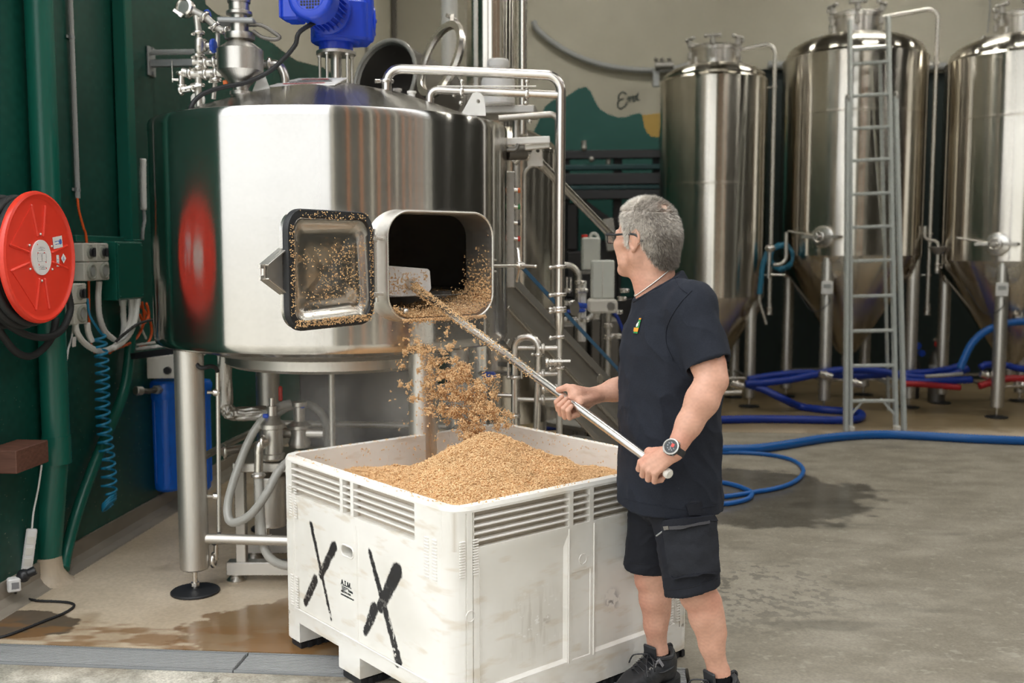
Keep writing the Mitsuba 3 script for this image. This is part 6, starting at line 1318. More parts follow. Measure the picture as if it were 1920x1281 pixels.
part(gp_, 'valve', cat(ball(at_depth(1444, 466, 9.9), .05, 2, (1, 1, .8)), cyl(at_depth(1443, 466, 9.9), at_depth(1441, 522, 9.9), .02, 14), cyl(at_depth(1440, 515, 9.9), at_depth(1472, 516, 9.9), .012, 12)), 'polished_steel')
# gas bottles
for i, (px, pt, pb_, d, r) in enumerate(((1755, 648, 752, 10.6, .085), (1711, 662, 740, 10.9, .07))):
    c = at_depth(px, pb_, d); h = at_depth(px, pt, d)[2] - c[2]; c[2] = 0; h = at_depth(px, pt, d)[2]
    g = thing('gas_bottle', ['dark grey gas bottle between the middle and right fermenters', 'smaller gas bottle with a blue regulator beside the ladder'][i], 'gas bottle')
    part(g, 'cylinder', lathe([(r * .9, 0), (r, .01), (r, h - .16), (r * .8, h - .09), (r * .35, h - .05), (r * .3, h)], 32, p=c), 'dark_steel' if i == 0 else 'black_plastic')
    part(g, 'label', lathe([(r + .001, h - .3), (r + .001, h - .2)], 32, p=c, caps=False), 'grey_plastic')
    part(g, 'valve', cat(cyl(c + V(0, 0, h), c + V(0, 0, h + .10), .024, 14), cyl(c + V(-.05, 0, h + .06), c + V(.05, 0, h + .06), .014, 12)), 'steel')
    if i: part(g, 'regulator', cat(cyl(c + V(.02, -.05, h + .08), c + V(.02, .0, h + .08), .04, 18), cyl(c + V(.07, -.05, h + .0), c + V(.07, .0, h + .0), .035, 18)), 'valve_blue')
    else: part(g, 'valve_guard', lathe([(.035, h - .01), (.038, h), (.038, h + .03), (.03, h + .04)], 20, p=c), 'signal_red')
tv = thing('tank_valve', 'steel outlet valve of the right fermenter with the blue hose', 'valve')
part(tv, 'body', cat(cyl(at_depth(1900, 598, 9.75), at_depth(1935, 597, 9.75), .04, 18, bev=.006), cyl(at_depth(1916, 598, 9.72), at_depth(1916, 582, 9.72), .016, 12), bar(at_depth(1908, 583, 9.7), at_depth(1926, 583, 9.7), .02, .016, V(0, 0, 1), .003)), 'polished_steel')

# ---------------------------------------------------------------- steam off the hot grain, under the tun and before its door
def steam(name, label, lo, hi, dens, seed, blobs):
    lo, hi = np.array(lo), np.array(hi); n = np.maximum(((hi - lo) / .035).astype(int), 6)
    g = np.stack(np.meshgrid(*[np.linspace(lo[i], hi[i], n[i]) for i in range(3)], indexing='ij'), -1)
    d = sum(np.exp(-(((g - np.array(c)) / np.array(s)) ** 2).sum(-1)) * w for c, s, w in blobs)
    d = d * np.clip(meshkit.fbm(g * V(4.5, 4.5, 3.2), 4, seed) * 4.2 - 1.6, 0, 2)
    u = (g - lo) / (hi - lo); d = d * np.prod(np.clip(np.minimum(u, 1 - u) * 7, 0, 1), -1)
    grid = mi.VolumeGrid(np.ascontiguousarray(d.transpose(2, 1, 0)[..., None].astype(np.float32)))
    tw = T4().translate(lo.tolist()).scale((hi - lo).tolist())
    k = thing(name, label, 'steam', kind='stuff')
    scene[k] = {'type': 'cube', 'to_world': T4().translate(((lo + hi) / 2).tolist()).scale(((hi - lo) / 2).tolist()), 'bsdf': {'type': 'null'},
                'interior': {'type': 'heterogeneous', 'albedo': rgb(.97, .97, .97), 'scale': dens, 'sigma_t': {'type': 'gridvolume', 'grid': grid, 'to_world': tw, 'filter_type': 'trilinear'}}}
steam('steam', 'faint steam round the falling grain below the tun door', (-.42, 4.12, 1.0), (.02, 4.75, 1.42), 0.8, 8, [((-.15, 4.4, 1.2), (.2, .25, .2), 1.0)])
steam('steam', 'thin white steam drifting under the tun behind the bin', (-1.25, 4.55, .55), (.05, 5.6, 1.12), 2.6, 3, [((-.75, 4.9, .85), (.35, .4, .22), 1.0), ((-.35, 4.8, 1.0), (.3, .3, .2), .9)])
# ---------------------------------------------------------------- modelling of soft bodies: smooth unions of tapered limbs, meshed by surface nets
class Field:
    def __init__(self, lo, hi, h):
        self.lo, self.h = np.asarray(lo, float), h; self.n = np.ceil((np.asarray(hi) - self.lo) / h).astype(int) + 1
        self.F = np.full(self.n, 1.0, np.float32)
    def _box(self, lo, hi):
        a = np.clip(np.floor((np.asarray(lo) - self.lo) / self.h).astype(int), 0, self.n); b = np.clip(np.ceil((np.asarray(hi) - self.lo) / self.h).astype(int) + 1, 0, self.n)
        if (b <= a).any(): return None, None
        g = [self.lo[i] + self.h * np.arange(a[i], b[i]) for i in range(3)]
        return (slice(a[0], b[0]), slice(a[1], b[1]), slice(a[2], b[2])), np.meshgrid(*g, indexing='ij', sparse=True)
    def put(self, lo, hi, fn, k, op='add'):
        s, g = self._box(lo, hi)
        if s is None: return
        d = np.asarray(fn(*g), np.float32); A = self.F[s]
        if op == 'cut':
            t = np.clip(.5 - .5 * (A + d) / max(k, 1e-5), 0, 1); self.F[s] = A * (1 - t) - d * t + max(k, 1e-5) * t * (1 - t)
        else:
            if k <= 0: self.F[s] = np.minimum(A, d); return
            t = np.clip(.5 + .5 * (A - d) / k, 0, 1); self.F[s] = A * (1 - t) + d * t - k * t * (1 - t)
    def cap(self, p, q, r0, r1=None, k=.02, op='add'):
        p, q = np.asarray(p, float), np.asarray(q, float); r1 = r0 if r1 is None else r1; m = max(r0, r1) + k + 3 * self.h
        w = q - p; L2 = max(w @ w, 1e-12)
        def fn(x, y, z):
            t = np.clip(((x - p[0]) * w[0] + (y - p[1]) * w[1] + (z - p[2]) * w[2]) / L2, 0, 1)
            return np.sqrt((x - p[0] - w[0] * t) ** 2 + (y - p[1] - w[1] * t) ** 2 + (z - p[2] - w[2] * t) ** 2) - (r0 + (r1 - r0) * t)
        self.put(np.minimum(p, q) - m, np.maximum(p, q) + m, fn, k, op); return self
    def chain(self, pts, rs, k=.02):
        for a, b, r, s in zip(pts[:-1], pts[1:], rs[:-1], rs[1:]): self.cap(a, b, r, s, k)
        return self
    def ell(self, c, rad, R=None, k=.02, op='add'):
        c, rad = np.asarray(c, float), np.asarray(rad, float); R = np.eye(3) if R is None else np.asarray(R); m = rad.max() + k + 3 * self.h
        def fn(x, y, z):
            q = [((x - c[0]) * R[0, i] + (y - c[1]) * R[1, i] + (z - c[2]) * R[2, i]) for i in range(3)]
            k0 = np.sqrt(sum((q[i] / rad[i]) ** 2 for i in range(3))); k1 = np.sqrt(sum((q[i] / rad[i] ** 2) ** 2 for i in range(3))) + 1e-9
            return k0 * (k0 - 1) / k1
        self.put(c - m, c + m, fn, k, op); return self
    def half(self, p, n, k=.004):     # cut away all beyond the plane at p in direction n
        n = unit(n); s = self.n * self.h
        self.put(self.lo, self.lo + s, lambda x, y, z: -((x - p[0]) * n[0] + (y - p[1]) * n[1] + (z - p[2]) * n[2]) + 0 * x * y * z, k, 'cut'); return self
    def mesh(self):
        F = self.F; s = F < 0; nx, ny, nz = F.shape
        cor = [(i, j, k) for i in (0, 1) for j in (0, 1) for k in (0, 1)]
        cnt = sum(s[i:nx - 1 + i, j:ny - 1 + j, k:nz - 1 + k].astype(np.int8) for i, j, k in cor)
        act = np.argwhere((cnt > 0) & (cnt < 8)); idx = np.full((nx - 1, ny - 1, nz - 1), -1, np.int32); idx[tuple(act.T)] = np.arange(len(act))
        val = np.stack([F[act[:, 0] + i, act[:, 1] + j, act[:, 2] + k] for i, j, k in cor], 1); C = np.array(cor, float)
        acc, num = np.zeros((len(act), 3)), np.zeros(len(act))
        for a in range(8):
            for b in range(a + 1, 8):
                if np.abs(C[a] - C[b]).sum() != 1: continue
                va, vb = val[:, a], val[:, b]; m = (va < 0) != (vb < 0); t = va[m] / (va[m] - vb[m]); acc[m] += C[a] + (C[b] - C[a]) * t[:, None]; num[m] += 1
        v = self.lo + self.h * (act + acc / np.maximum(num, 1)[:, None]); fs = []
        for ax in range(3):
            o = [1, 1, 1]; o[ax] = 0; sl0 = tuple(slice(o[i], F.shape[i] - 1) for i in range(3)); sl1 = tuple(slice(o[i] + (1 if i == ax else 0), F.shape[i] - 1 + (1 if i == ax else 0)) for i in range(3))
            e = np.argwhere(s[sl0] != s[sl1]) + np.array(o); ins = s[tuple(e.T)]
            u, w = [(1, 2), (2, 0), (0, 1)][ax]; U, W = np.eye(3, dtype=int)[u], np.eye(3, dtype=int)[w]
            q = np.stack([idx[tuple((e - d).T)] for d in (U + W, W, 0 * U, U)], 1); q[~ins] = q[~ins][:, ::-1]; fs += [q[:, [0, 1, 2]], q[:, [0, 2, 3]]]
        return trimesh.Trimesh(v, np.vstack(fs), process=False)

def skin_col(p, n, uv):
    a = fbm(p.x * 26, p.y * 26, p.z * 26, 3); b = noise(p.x * 140, p.y * 140, p.z * 140); c = fbm(p.x * 7, p.y * 7, p.z * 7, 3)
    return mix(mix((0.45, 0.235, 0.162), (0.55, 0.315, 0.23), a), (0.48, 0.205, 0.145), smoothstep(0.45, 0.7, c) * 0.45) * (0.93 + 0.14 * b)
plastic('skin', proc(skin_col), 0.46, 0.4)
def cloth(c0, c1, s):
    def fn(p, n, uv):
        return mix(c0, c1, 0.5 * noise(p.x * 420, p.y * 420, p.z * 420) + 0.5 * fbm(p.x * s, p.y * s, p.z * s, 3))
    return proc(fn)
plastic('shirt_cloth', cloth((0.0115, 0.0135, 0.0195), (0.022, 0.025, 0.034), 14), 0.85, 0.12, sheen=0.35)
plastic('shorts_cloth', cloth((0.0075, 0.0085, 0.0125), (0.015, 0.0165, 0.023), 18), 0.72, 0.2, sheen=0.2)
plastic('pocket_cloth', cloth((0.010, 0.0112, 0.015), (0.020, 0.0215, 0.027), 22), 0.75, 0.2, sheen=0.2)
plastic('sock_cloth', (0.007, 0.007, 0.008), 0.9, 0.1)
plastic('boot_leather', proc(lambda p, n, uv: mix((0.008, 0.009, 0.011), (0.024, 0.026, 0.030), fbm(p.x * 30, p.y * 30, p.z * 30, 3))), 0.45, 0.5)
def hair_col(p, n, uv):
    q = (p - mi.Point3f(*map(float, HCN)))
    f = dr.dot(q, mi.Vector3f(*map(float, HFW)))
    a = noise(p.x * 260, p.y * 260, p.z * 60); b = fbm(p.x * 22, p.y * 22, p.z * 16, 3)
    c = mix((0.15, 0.125, 0.105), (0.58, 0.53, 0.47), dr.clip(0.55 * a + 0.5 * b + 0.10 + 2.2 * f, 0, 1))
    bx = q - mi.Vector3f(*map(float, HBALD)); d = dr.norm(bx)
    return mix(c, (0.50, 0.29, 0.20), smoothstep(0.040, 0.004, d + 0.02 * (a - 0.5)) * 0.6)

# ---------------------------------------------------------------- the brewer
MD = 3.50
def m_(x, y, d=MD): return at_depth(x, y, d)
TA = math.radians(14); FW = V(-math.cos(TA), -math.sin(TA), 0); LF = V(math.sin(TA), -math.cos(TA), 0); UP = V(0, 0, 1)
man = thing('person', 'grey-haired man in navy T-shirt, dark shorts and boots holding the long hoe over the bin', 'person')

# head: forward is turned away from the lens
HY = math.radians(46); HFW = V(-math.cos(HY), math.sin(HY), .02); HFW = unit(HFW); HLF = unit(np.cross(UP, HFW)); HUP = np.cross(HFW, HLF)
HCN = m_(1210, 367, 3.52) - V(0, 0, .147); HS = 1.08
HM = np.stack([HFW, HLF, HUP], 1)
def hp(f, l, u): return HCN + HM @ (V(f, l, u) * HS)
HBALD = hp(-.080, .012, .098) - HCN
def add_head(S, off=0.0, face=True):
    S.ell(hp(-.008, 0, .028), (V(.097, .075, .092) + off / HS) * HS, HM, .02)
    S.ell(hp(-.030, 0, .010), (V(.066, .071, .074) + off / HS) * HS, HM, .03)
    S.ell(hp(.030, 0, -.038), (V(.066, .060, .078) + off / HS) * HS, HM, .03)
    S.chain([hp(-.062, 0, -.005), hp(-.060, 0, -.06), hp(-.050, 0, -.125)], [.050 + off / HS, .042 + off / HS, .042 + off / HS * .4], .03)
    if not face: return S
    for s in (1, -1):
        S.cap(hp(-.004, s * .054, -.058), hp(.070, s * .016, -.100), .019, .018, .022)
        S.cap(hp(-.012, s * .056, -.02), hp(-.004, s * .055, -.06), .016, .018, .02)
        S.cap(hp(.064, s * .050, -.016), hp(.030, s * .063, -.014), .017, .013, .02); S.cap(hp(.060, s * .046, -.03), hp(.050, s * .044, -.075), .018, .016, .025)
        S.cap(hp(.088, s * .012, .014), hp(.072, s * .048, .016), .010, .009, .014)
        S.ell(hp(.092, s * .031, -.004), V(.011, .015, .010) * HS, HM, .006, 'cut')
        S.ell(hp(.100, s * .012, -.034), V(.010, .008, .008) * HS, HM, .006)
        # ears
        S.ell(hp(-.026, s * .078, -.006), V(.013, .006, .027) * HS, HM, .010)
        ring = [hp(-.026 + .020 * math.cos(t) - .004 * math.sin(t), s * (.083 - .004 * math.cos(t)), -.004 + .031 * math.sin(t)) for t in np.linspace(-.9, 3.4, 12)]
        S.chain(ring, [.0048] * 12, .004); S.cap(hp(-.019, s * .080, -.036), hp(-.018, s * .078, -.032), .008, .007, .006)
    S.cap(hp(.092, 0, .008), hp(.109, 0, -.030), .008, .011, .012); S.cap(hp(.078, -.01, -.104), hp(.078, .01, -.104), .018, None, .018)
    S.cap(hp(.094, -.018, -.060), hp(.094, .018, -.060), .006, None, .006); S.cap(hp(.091, -.015, -.070), hp(.091, .015, -.070), .0065, None, .006)
    return S
nb, nt = m_(1240, 575, 3.51), hp(-.030, 0, -.045)
hd_ = Field(HCN - V(.19, .19, .36), HCN + V(.19, .19, .20), .0029); add_head(hd_)
hd_.chain([nt, along(nt, nb, .5), nb], [.062, .061, .070], .022)
hd_.cap(hp(-.012, .05, -.055), nb + FW * .06 + V(0, 0, .0), .014, .012, .03).cap(hp(.03, 0, -.085), nb + FW * .045 + V(0, 0, .02), .030, .024, .05)
hd_.half(nb - V(0, 0, .06), (0, 0, -1))
head_m = hd_.mesh()

# trunk line, shoulders, arms, hips, legs
def torso_c(z): return V(*[np.interp(z, *t) for t in TCURVE]) if False else None
zc = np.array([.70, .90, 1.10, 1.25, 1.34, 1.40, 1.45, 1.50]); px_c = np.array([1259, 1259, 1257, 1256, 1257, 1259, 1252, 1240])
cen = np.array([m_(x, 640, MD)[0] for x in px_c]); cen = np.c_[cen, np.full(8, MD + .0), zc]
def tc(z): return V(np.interp(z, zc, cen[:, 0]), MD, z)
SHL, SHR = m_(1297, 582, 3.315), m_(1238, 582, 3.685)
ELL, WRL = m_(1337, 714, 3.215), m_(1264, 846, 3.165)
ELR, WRR = m_(1212, 716, 3.735), m_(1116, 741, 3.66)
HIPL, HIPR = m_(1281, 900, 3.39), m_(1238, 900, 3.59)
KNL, ANL = m_(1309, 1112, 3.355), m_(1348, 1262, 3.37)
KNR, ANR = m_(1222, 1080, 3.60), m_(1233, 1222, 3.605)
bd = Field(V(.20, 3.0, .05), V(.86, 3.95, 1.52), .0048)
for a, b, r0, r1 in ((.86, 1.05, .10, .095), (1.05, 1.25, .095, .105), (1.25, 1.36, .105, .085)):
    for s in (.055, -.055): bd.cap(tc(a) + LF * s, tc(b) + LF * s, r0, r1, .04)
bd.chain([tc(1.36), m_(1243, 560, 3.51)], [.085, .062], .04)
for S_, E_, W_2 in ((SHL, ELL, WRL), (SHR, ELR, WRR)):
    fd = unit(W_2 - E_); ud = unit(E_ - S_)
    bd.cap(tc(1.37), S_ - V(0, 0, .01), .06, .062, .05)
    bd.chain([S_, along(S_, E_, .45), along(S_, E_, .80), E_], [.062, .060, .053, .044], .02)
    bd.chain([E_, along(E_, W_2, .28), along(E_, W_2, .62), W_2], [.046, .052, .040, .0295], .02)
    bd.cap(E_ - fd * .012 + ud * .014, E_ - fd * .006, .026, .03, .02)          # point of the elbow
bd.cap(along(ELL, WRL, .12) + V(-.018, -.012, .016), along(ELL, WRL, .40) + V(-.012, -.012, .004), .030, .024, .02)    # brachioradialis
bd.cap(SHL * .35 + ELL * .65 + V(-.030, -.0, .0), SHL * .1 + ELL * .9 + V(-.016, 0, .006), .032, .02, .02)
for HI, K, A, back in ((HIPL, KNL, ANL, V(.032, .0, 0)), (HIPR, KNR, ANR, V(.026, .004, 0))):
    bd.chain([HI, along(HI, K, .5), along(HI, K, .86), K], [.075, .070, .058, .056], .03)
    bd.chain([K, along(K, A, .30), along(K, A, .65), A], [.052, .050, .041, .034], .02)
    bd.cap(along(K, A, .12) + back, along(K, A, .48) + back * .9, .040, .034, .03)       # calf
    bd.cap(K - V(.022, .008, -.012), K - V(.026, .008, .018), .036, .032, .025)            # kneecap
    bd.chain([A, A - V(0, 0, .07)], [.036, .04], .02)
body_m = bd.mesh()

# the rod of the hoe, that both hands close on
RQ0, RQ1 = m_(765, 530, 4.53), m_(1237, 876.5, 3.205)
RD = unit(RQ1 - RQ0); ROD_R = .0155
REND = m_(1252, 889, 3.15); REND = RQ1 + RD * (np.dot(REND - RQ1, RD)) 
def rod_at(x):      # the point of the rod that stands at the column x of the photograph
    r = ray_of(x, 700); n_ = np.cross(np.array([r[0], r[1], r[2]]), ray_of(x, 300)); return RQ0 + RD * (np.dot(EYE - RQ0, n_) / np.dot(RD, n_))
def hand(c, wrist, right):
    """a fist on the rod at c. s runs down the rod, n to the lens, m down-left across the rod"""
    n = EYE - c; n = unit(n - (n @ RD) * RD); m = np.cross(RD, n); m = m if m[2] < 0 else -m
    P = lambda s, mm, nn: c + RD * s + m * mm + n * nn
    S = Field(c - .15, c + .15, .0019)
    if not right:      # the back of the hand to the lens, the end of the rod leaving by the little finger
        K = [P(-.038, .022, .024), P(-.015, .029, .026), P(.009, .029, .024), P(.031, .024, .020)]
        A_ = [P(-.046, .044, .002), P(-.019, .052, .002), P(.007, .052, .000), P(.030, .046, -.002)]
        B_ = [P(-.046, .030, -.028), P(-.019, .034, -.031), P(.007, .034, -.031), P(.029, .030, -.028)]
        T_ = [P(-.042, -.004, -.030), P(-.018, -.004, -.032), P(.007, -.004, -.032), P(.028, -.002, -.029)]
        for i in range(4):
            w_ = wrist + (RD * (-.016 + .011 * i)); r = (.0125, .013, .0125, .011)[i]
            S.cap(w_, K[i], .0135, r, .010)
            S.chain([K[i], A_[i], B_[i], T_[i]], [r * .96, r * .86, r * .80, r * .68], .0025)
        S.cap(wrist, P(-.004, -.006, .014), .026, .024, .02); S.cap(P(-.03, -.004, .016), P(.02, -.004, .016), .017, .016, .014)
        S.cap(along(ELL, WRL, .80), wrist, .034, .0285, .012)
        S.chain([along(wrist, P(-.05, -.02, .0), .35), P(-.052, -.020, .004), P(-.066, -.002, -.014), P(-.060, .018, -.026)], [.018, .0145, .0125, .0105], .006)
    else:              # the palm to the lens, fingers closed over the front, the thumb along the top
        K = [P(-.030, .012, -.030), P(-.008, .018, -.032), P(.014, .020, -.030), P(.034, .018, -.027)]
        A_ = [P(-.037, .047, -.008), P(-.013, .054, -.006), P(.012, .054, -.005), P(.033, .047, -.005)]
        B_ = [P(-.035, .030, .024), P(-.011, .034, .027), P(.013, .034, .026), P(.033, .030, .022)]
        T_ = [P(-.028, .004, .026), P(-.003, .002, .028), P(.017, .004, .027), P(.034, .010, .024)]
        for i in range(4):
            r = (.0112, .0116, .0112, .0098)[i]; w_ = wrist + RD * (-.014 + .010 * i)
            S.cap(w_, K[i], .014, .013, .012)
            S.chain([K[i], A_[i], B_[i], T_[i]], [r * 1.05, r, r * .93, r * .78], .0022)
        S.chain([wrist, P(-.004, -.030, -.006), P(-.004, -.012, -.024)], [.026, .025, .020], .02)
        S.cap(along(wrist, P(-.03, -.035, .006), .25) , P(-.022, -.040, .008), .020, .0195, .012)      # ball of the thumb
        S.cap(wrist + RD * .018, P(.034, -.020, -.002), .017, .017, .012)                               # heel of the hand
        S.chain([P(-.020, -.042, .010), P(-.046, -.034, .016), P(-.066, -.012, .020)], [.0165, .0125, .0105], .006)
        S.cap(along(ELR, WRR, .80), wrist, .034, .028, .012)
        S.cap(P(-.062, -.014, .0205), P(-.070, -.008, .021), .0098, .0085, .004)
    S.cap(c - RD * .3, c + RD * .3, ROD_R - .0005, None, .001, 'cut')
    return S.mesh(), P
CL_ = rod_at(1231); CR_ = rod_at(1071)
handL, PL = hand(CL_, WRL, False); handR, PR = hand(CR_, WRR, True)
part(man, 'body', cat(body_m, head_m, handL, handR), 'skin', True, label='bare skin of head, arms and legs')

# T-shirt
sh_ = Field(V(.28, 3.0, .68), V(.85, 3.95, 1.56), .0045)
sz = np.array([.60, .73, .90, 1.10, 1.25, 1.33, 1.40, 1.45, 1.49, 1.54]); sa = np.array([.170, .170, .168, .163, .158, .146, .126, .106, .088, .066]); sb = np.array([.206, .206, .203, .202, .212, .210, .182, .130, .085, .062])
def torso_sdf(x, y, z):
    a, b = np.interp(z, sz, sa), np.interp(z, sz, sb); cx = np.interp(z, zc, cen[:, 0])
    f = (x - cx) * FW[0] + (y - MD) * FW[1]; l = (x - cx) * LF[0] + (y - MD) * LF[1]
    k0 = (np.abs(f / a) ** 2.3 + np.abs(l / b) ** 2.3) ** (1 / 2.3); return (k0 - 1) * np.minimum(a, b) * .9
sh_.put(sh_.lo, sh_.lo + sh_.n * sh_.h, torso_sdf, .0)
sh_.half(m_(1250, 947, MD), V(-.0, 0, -1), .006)
sh_.chain([tc(1.385) + LF * .08, SHL + V(.0, 0, .014)], [.080, .074], .05).chain([tc(1.385) - LF * .08, SHR + V(0, 0, .014)], [.080, .074], .05)
ax_l, ax_r = unit(ELL - SHL), unit(ELR - SHR); EL_, ER_ = along(SHL, ELL, .775), along(SHR, ELR, .80)
for S_, E_, ax2 in ((SHL, EL_, ax_l), (SHR, ER_, ax_r)):
    T_ = Field(np.minimum(S_, E_) - .14, np.maximum(S_, E_) + .14, .0045)
    T_.cap(S_, E_ + ax2 * .05, .076, .083, .0); T_.half(E_ + unit(V(.0, 0, 0) + (ax2)) * .0, ax2 if S_ is not SHL else unit(ax2 + V(.10, 0, .0)), .004)
    s, g = sh_._box(T_.lo, T_.lo + T_.h * (T_.n - 1))
    fn = None
    # join the sleeve to the trunk, then hollow its end out
    w = (E_ + ax2 * .05) - S_; L2 = w @ w; nrm = ax2 if S_ is not SHL else unit(ax2 + V(.10, 0, .0))
    def sleeve(x, y, z):
        t = np.clip(((x - S_[0]) * w[0] + (y - S_[1]) * w[1] + (z - S_[2]) * w[2]) / L2, 0, 1)
        d = np.sqrt((x - S_[0] - w[0] * t) ** 2 + (y - S_[1] - w[1] * t) ** 2 + (z - S_[2] - w[2] * t) ** 2) - (.076 - .001 * t)
        return np.maximum(d, (x - E_[0]) * nrm[0] + (y - E_[1]) * nrm[1] + (z - E_[2]) * nrm[2])
    sh_.put(np.minimum(S_, E_) - .15, np.maximum(S_, E_) + .15, sleeve, .03)
    sh_.cap(E_ - ax2 * .05, E_ + ax2 * .12, .064, .076, .003, 'cut')
# trapezius line from collar to shoulder, then the neck opening
sh_.chain([m_(1250, 562, 3.47), m_(1274, 564, 3.40), SHL + V(0, .01, .012)], [.050, .055, .068], .04).chain([m_(1244, 562, 3.56), m_(1240, 564, 3.62), SHR + V(0, -.01, .012)], [.052, .058, .068], .04)
ncp, nca, ncb, ncn = m_(1231, 536, 3.505), m_(1242, 590, 3.505), m_(1212, 470, 3.51), unit(V(.53, 0, -.85))
def neck_cut(x, y, z):
    w = ncb - nca; t = np.clip(((x - nca[0]) * w[0] + (y - nca[1]) * w[1] + (z - nca[2]) * w[2]) / (w @ w), 0, 1)
    d = np.sqrt((x - nca[0] - w[0] * t) ** 2 + (y - nca[1] - w[1] * t) ** 2 + (z - nca[2] - w[2] * t) ** 2) - (.088 + .03 * t)
    return np.maximum(d, (x - ncp[0]) * ncn[0] + (y - ncp[1]) * ncn[1] + (z - ncp[2]) * ncn[2])
sh_.put(nca - .2, ncb + .2, neck_cut, .004, 'cut')
sh_.half(m_(1231, 532, 3.5), unit(V(-.42, 0, .9)), .004) if False else None
shirt = sh_.mesh()
vn_ = shirt.vertex_normals; q = shirt.vertices
fold = meshkit.fbm(np.c_[q[:, 0] * 9 + q[:, 2] * 5, q[:, 1] * 9, q[:, 2] * 3.2], 3, 5); ridge = 1 - np.abs(2 * fold - 1)
drag = np.exp(-((q[:, 2] - .95) ** 2) / .05) + .5 * np.exp(-((q[:, 2] - 1.2) ** 2) / .03)
shirt.vertices = q + vn_ * ((ridge ** 3 - .45) * .0125 * (.45 + .75 * np.clip(drag, 0, 1)))[:, None] + vn_ * (.0030 * (meshkit.noise(q * V(38, 38, 16), 9) - .5) + .010 * (meshkit.fbm(np.c_[q[:, 0] * 6 + q[:, 2] * 9, q[:, 1] * 6, q[:, 2] * 4], 3, 25) - .5))[:, None]
tsh = part(man, 't_shirt', shirt, 'shirt_cloth', True, label='plain navy T-shirt with a small printed badge')

# things that lie on the clothes: sheets laid over a garment and stood a little off it
def laid(base, pts_px, tris, off, thick=0.0):
    o = np.repeat(EYE[None], len(pts_px), 0); d = np.array([unit(ray_of(x, y)) for x, y in pts_px])
    loc, ri, ti = base.ray.intersects_location(o, d, multiple_hits=False); P = np.full((len(pts_px), 3), np.nan); N = P.copy(); P[ri] = loc; N[ri] = base.face_normals[ti]
    bad = np.isnan(P[:, 0])
    if bad.any():
        good = np.nonzero(~bad)[0]
        for i in np.nonzero(bad)[0]:
            j = good[np.argmin(((np.array(pts_px)[good] - np.array(pts_px)[i]) ** 2).sum(1))]; P[i] = P[j]; N[i] = N[j]
    top = P + N * off
    if thick <= 0: return trimesh.Trimesh(top, tris, process=False)
    n0 = len(P); m = trimesh.Trimesh(np.vstack([top, P - N * .003]), tris, process=False); e = m.edges_sorted; u, c_ = np.unique(e, axis=0, return_counts=True); bnd = set(map(tuple, u[c_ == 1]))
    fs = [list(t) for t in tris]
    for t in tris:
        for a, b in ((t[0], t[1]), (t[1], t[2]), (t[2], t[0])):
            if tuple(sorted((a, b))) in bnd: fs += [[b, a, a + n0], [b, a + n0, b + n0]]
    return trimesh.Trimesh(np.vstack([top, P - N * .003]), fs, process=False)
def quad_px(c, nu, nv):
    c = np.array(c, float); P = []
    for j in range(nv + 1):
        for i in range(nu + 1):
            u, v = i / nu, j / nv; P.append((c[0] * (1 - u) + c[1] * u) * (1 - v) + (c[3] * (1 - u) + c[2] * u) * v)
    T_ = []
    for j in range(nv):
        for i in range(nu):
            a = j * (nu + 1) + i; T_ += [[a, a + nu + 1, a + nu + 2], [a, a + nu + 2, a + 1]]
    return P, np.array(T_)
def badge(poly, bs, off, nm):
    part(tsh, nm, laid(shirt, *quad_px(poly, 3, 4), off), bs, False)
plastic('badge_green', (0.03, 0.22, 0.06), 0.6); plastic('badge_orange', (0.75, 0.28, 0.03), 0.6); plastic('badge_white', (0.62, 0.66, 0.62), 0.6)
badge([(1199.5, 600), (1204, 599), (1197, 625.5), (1189, 625)], 'badge_green', .004, 'badge')
badge([(1200.5, 597), (1204.5, 597), (1204, 599.5), (1200, 600)], 'badge_orange', .0045, 'badge_cap')
badge([(1191.2, 615), (1199.6, 615.5), (1198, 622.5), (1189.9, 622)], 'badge_orange', .005, 'badge_band')
for pl_ in ([(1199.5, 604), (1201.5, 604), (1196.5, 610), (1195, 610)], [(1196, 608), (1200, 608), (1197.5, 613.5), (1194.5, 613.5)]): badge(pl_, 'badge_white', .0052, 'badge_letter')
plastic('zip_grey', (0.045, 0.045, 0.052), 0.4)
def seam(base, pts, r, nm, off=.001, bs='shirt_cloth', par=None):
    P = laid(base, [tuple(p) for p in spline([(x, y, 0) for x, y in pts], 5)] if False else [(float(p[0]), float(p[1])) for p in spline([V(x, y, 0) for x, y in pts], 5)], np.array([[0, 1, 2]]), off).vertices
    part(par or tsh, nm, sweep(list(P), r, 8), bs, True)
seam(shirt, [(1297, 545), (1276, 568), (1258, 596), (1249, 622), (1250, 648), (1262, 676)], .0022, 'shoulder_seam')
seam(shirt, [(1266, 521), (1276, 540), (1292, 552)], .0018, 'shoulder_seam')
seam(shirt, [(1188, 566), (1196, 561), (1210, 553), (1226, 543), (1244, 533), (1258, 525), (1270, 519)], .0048, 'collar', -.001)
seam(shirt, [(1170, 934), (1200, 942), (1240, 949), (1290, 955), (1340, 948)], .0016, 'hem_seam')
def edge_loop(pts, r, nm, bs): return part(tsh, nm, sweep(pts, r, 8, closed=True), bs, True)
cb0 = []
for t in np.linspace(0, 2 * PI, 56, endpoint=False):
    c0 = m_(1231, 533, 3.505); A_ = unit(V(.068, 0, .052)); a_2 = .079; b_2 = .070
    cb0.append(c0 + A_ * a_2 * math.cos(t) * .98 + V(0, 1, 0) * b_2 * math.sin(t))

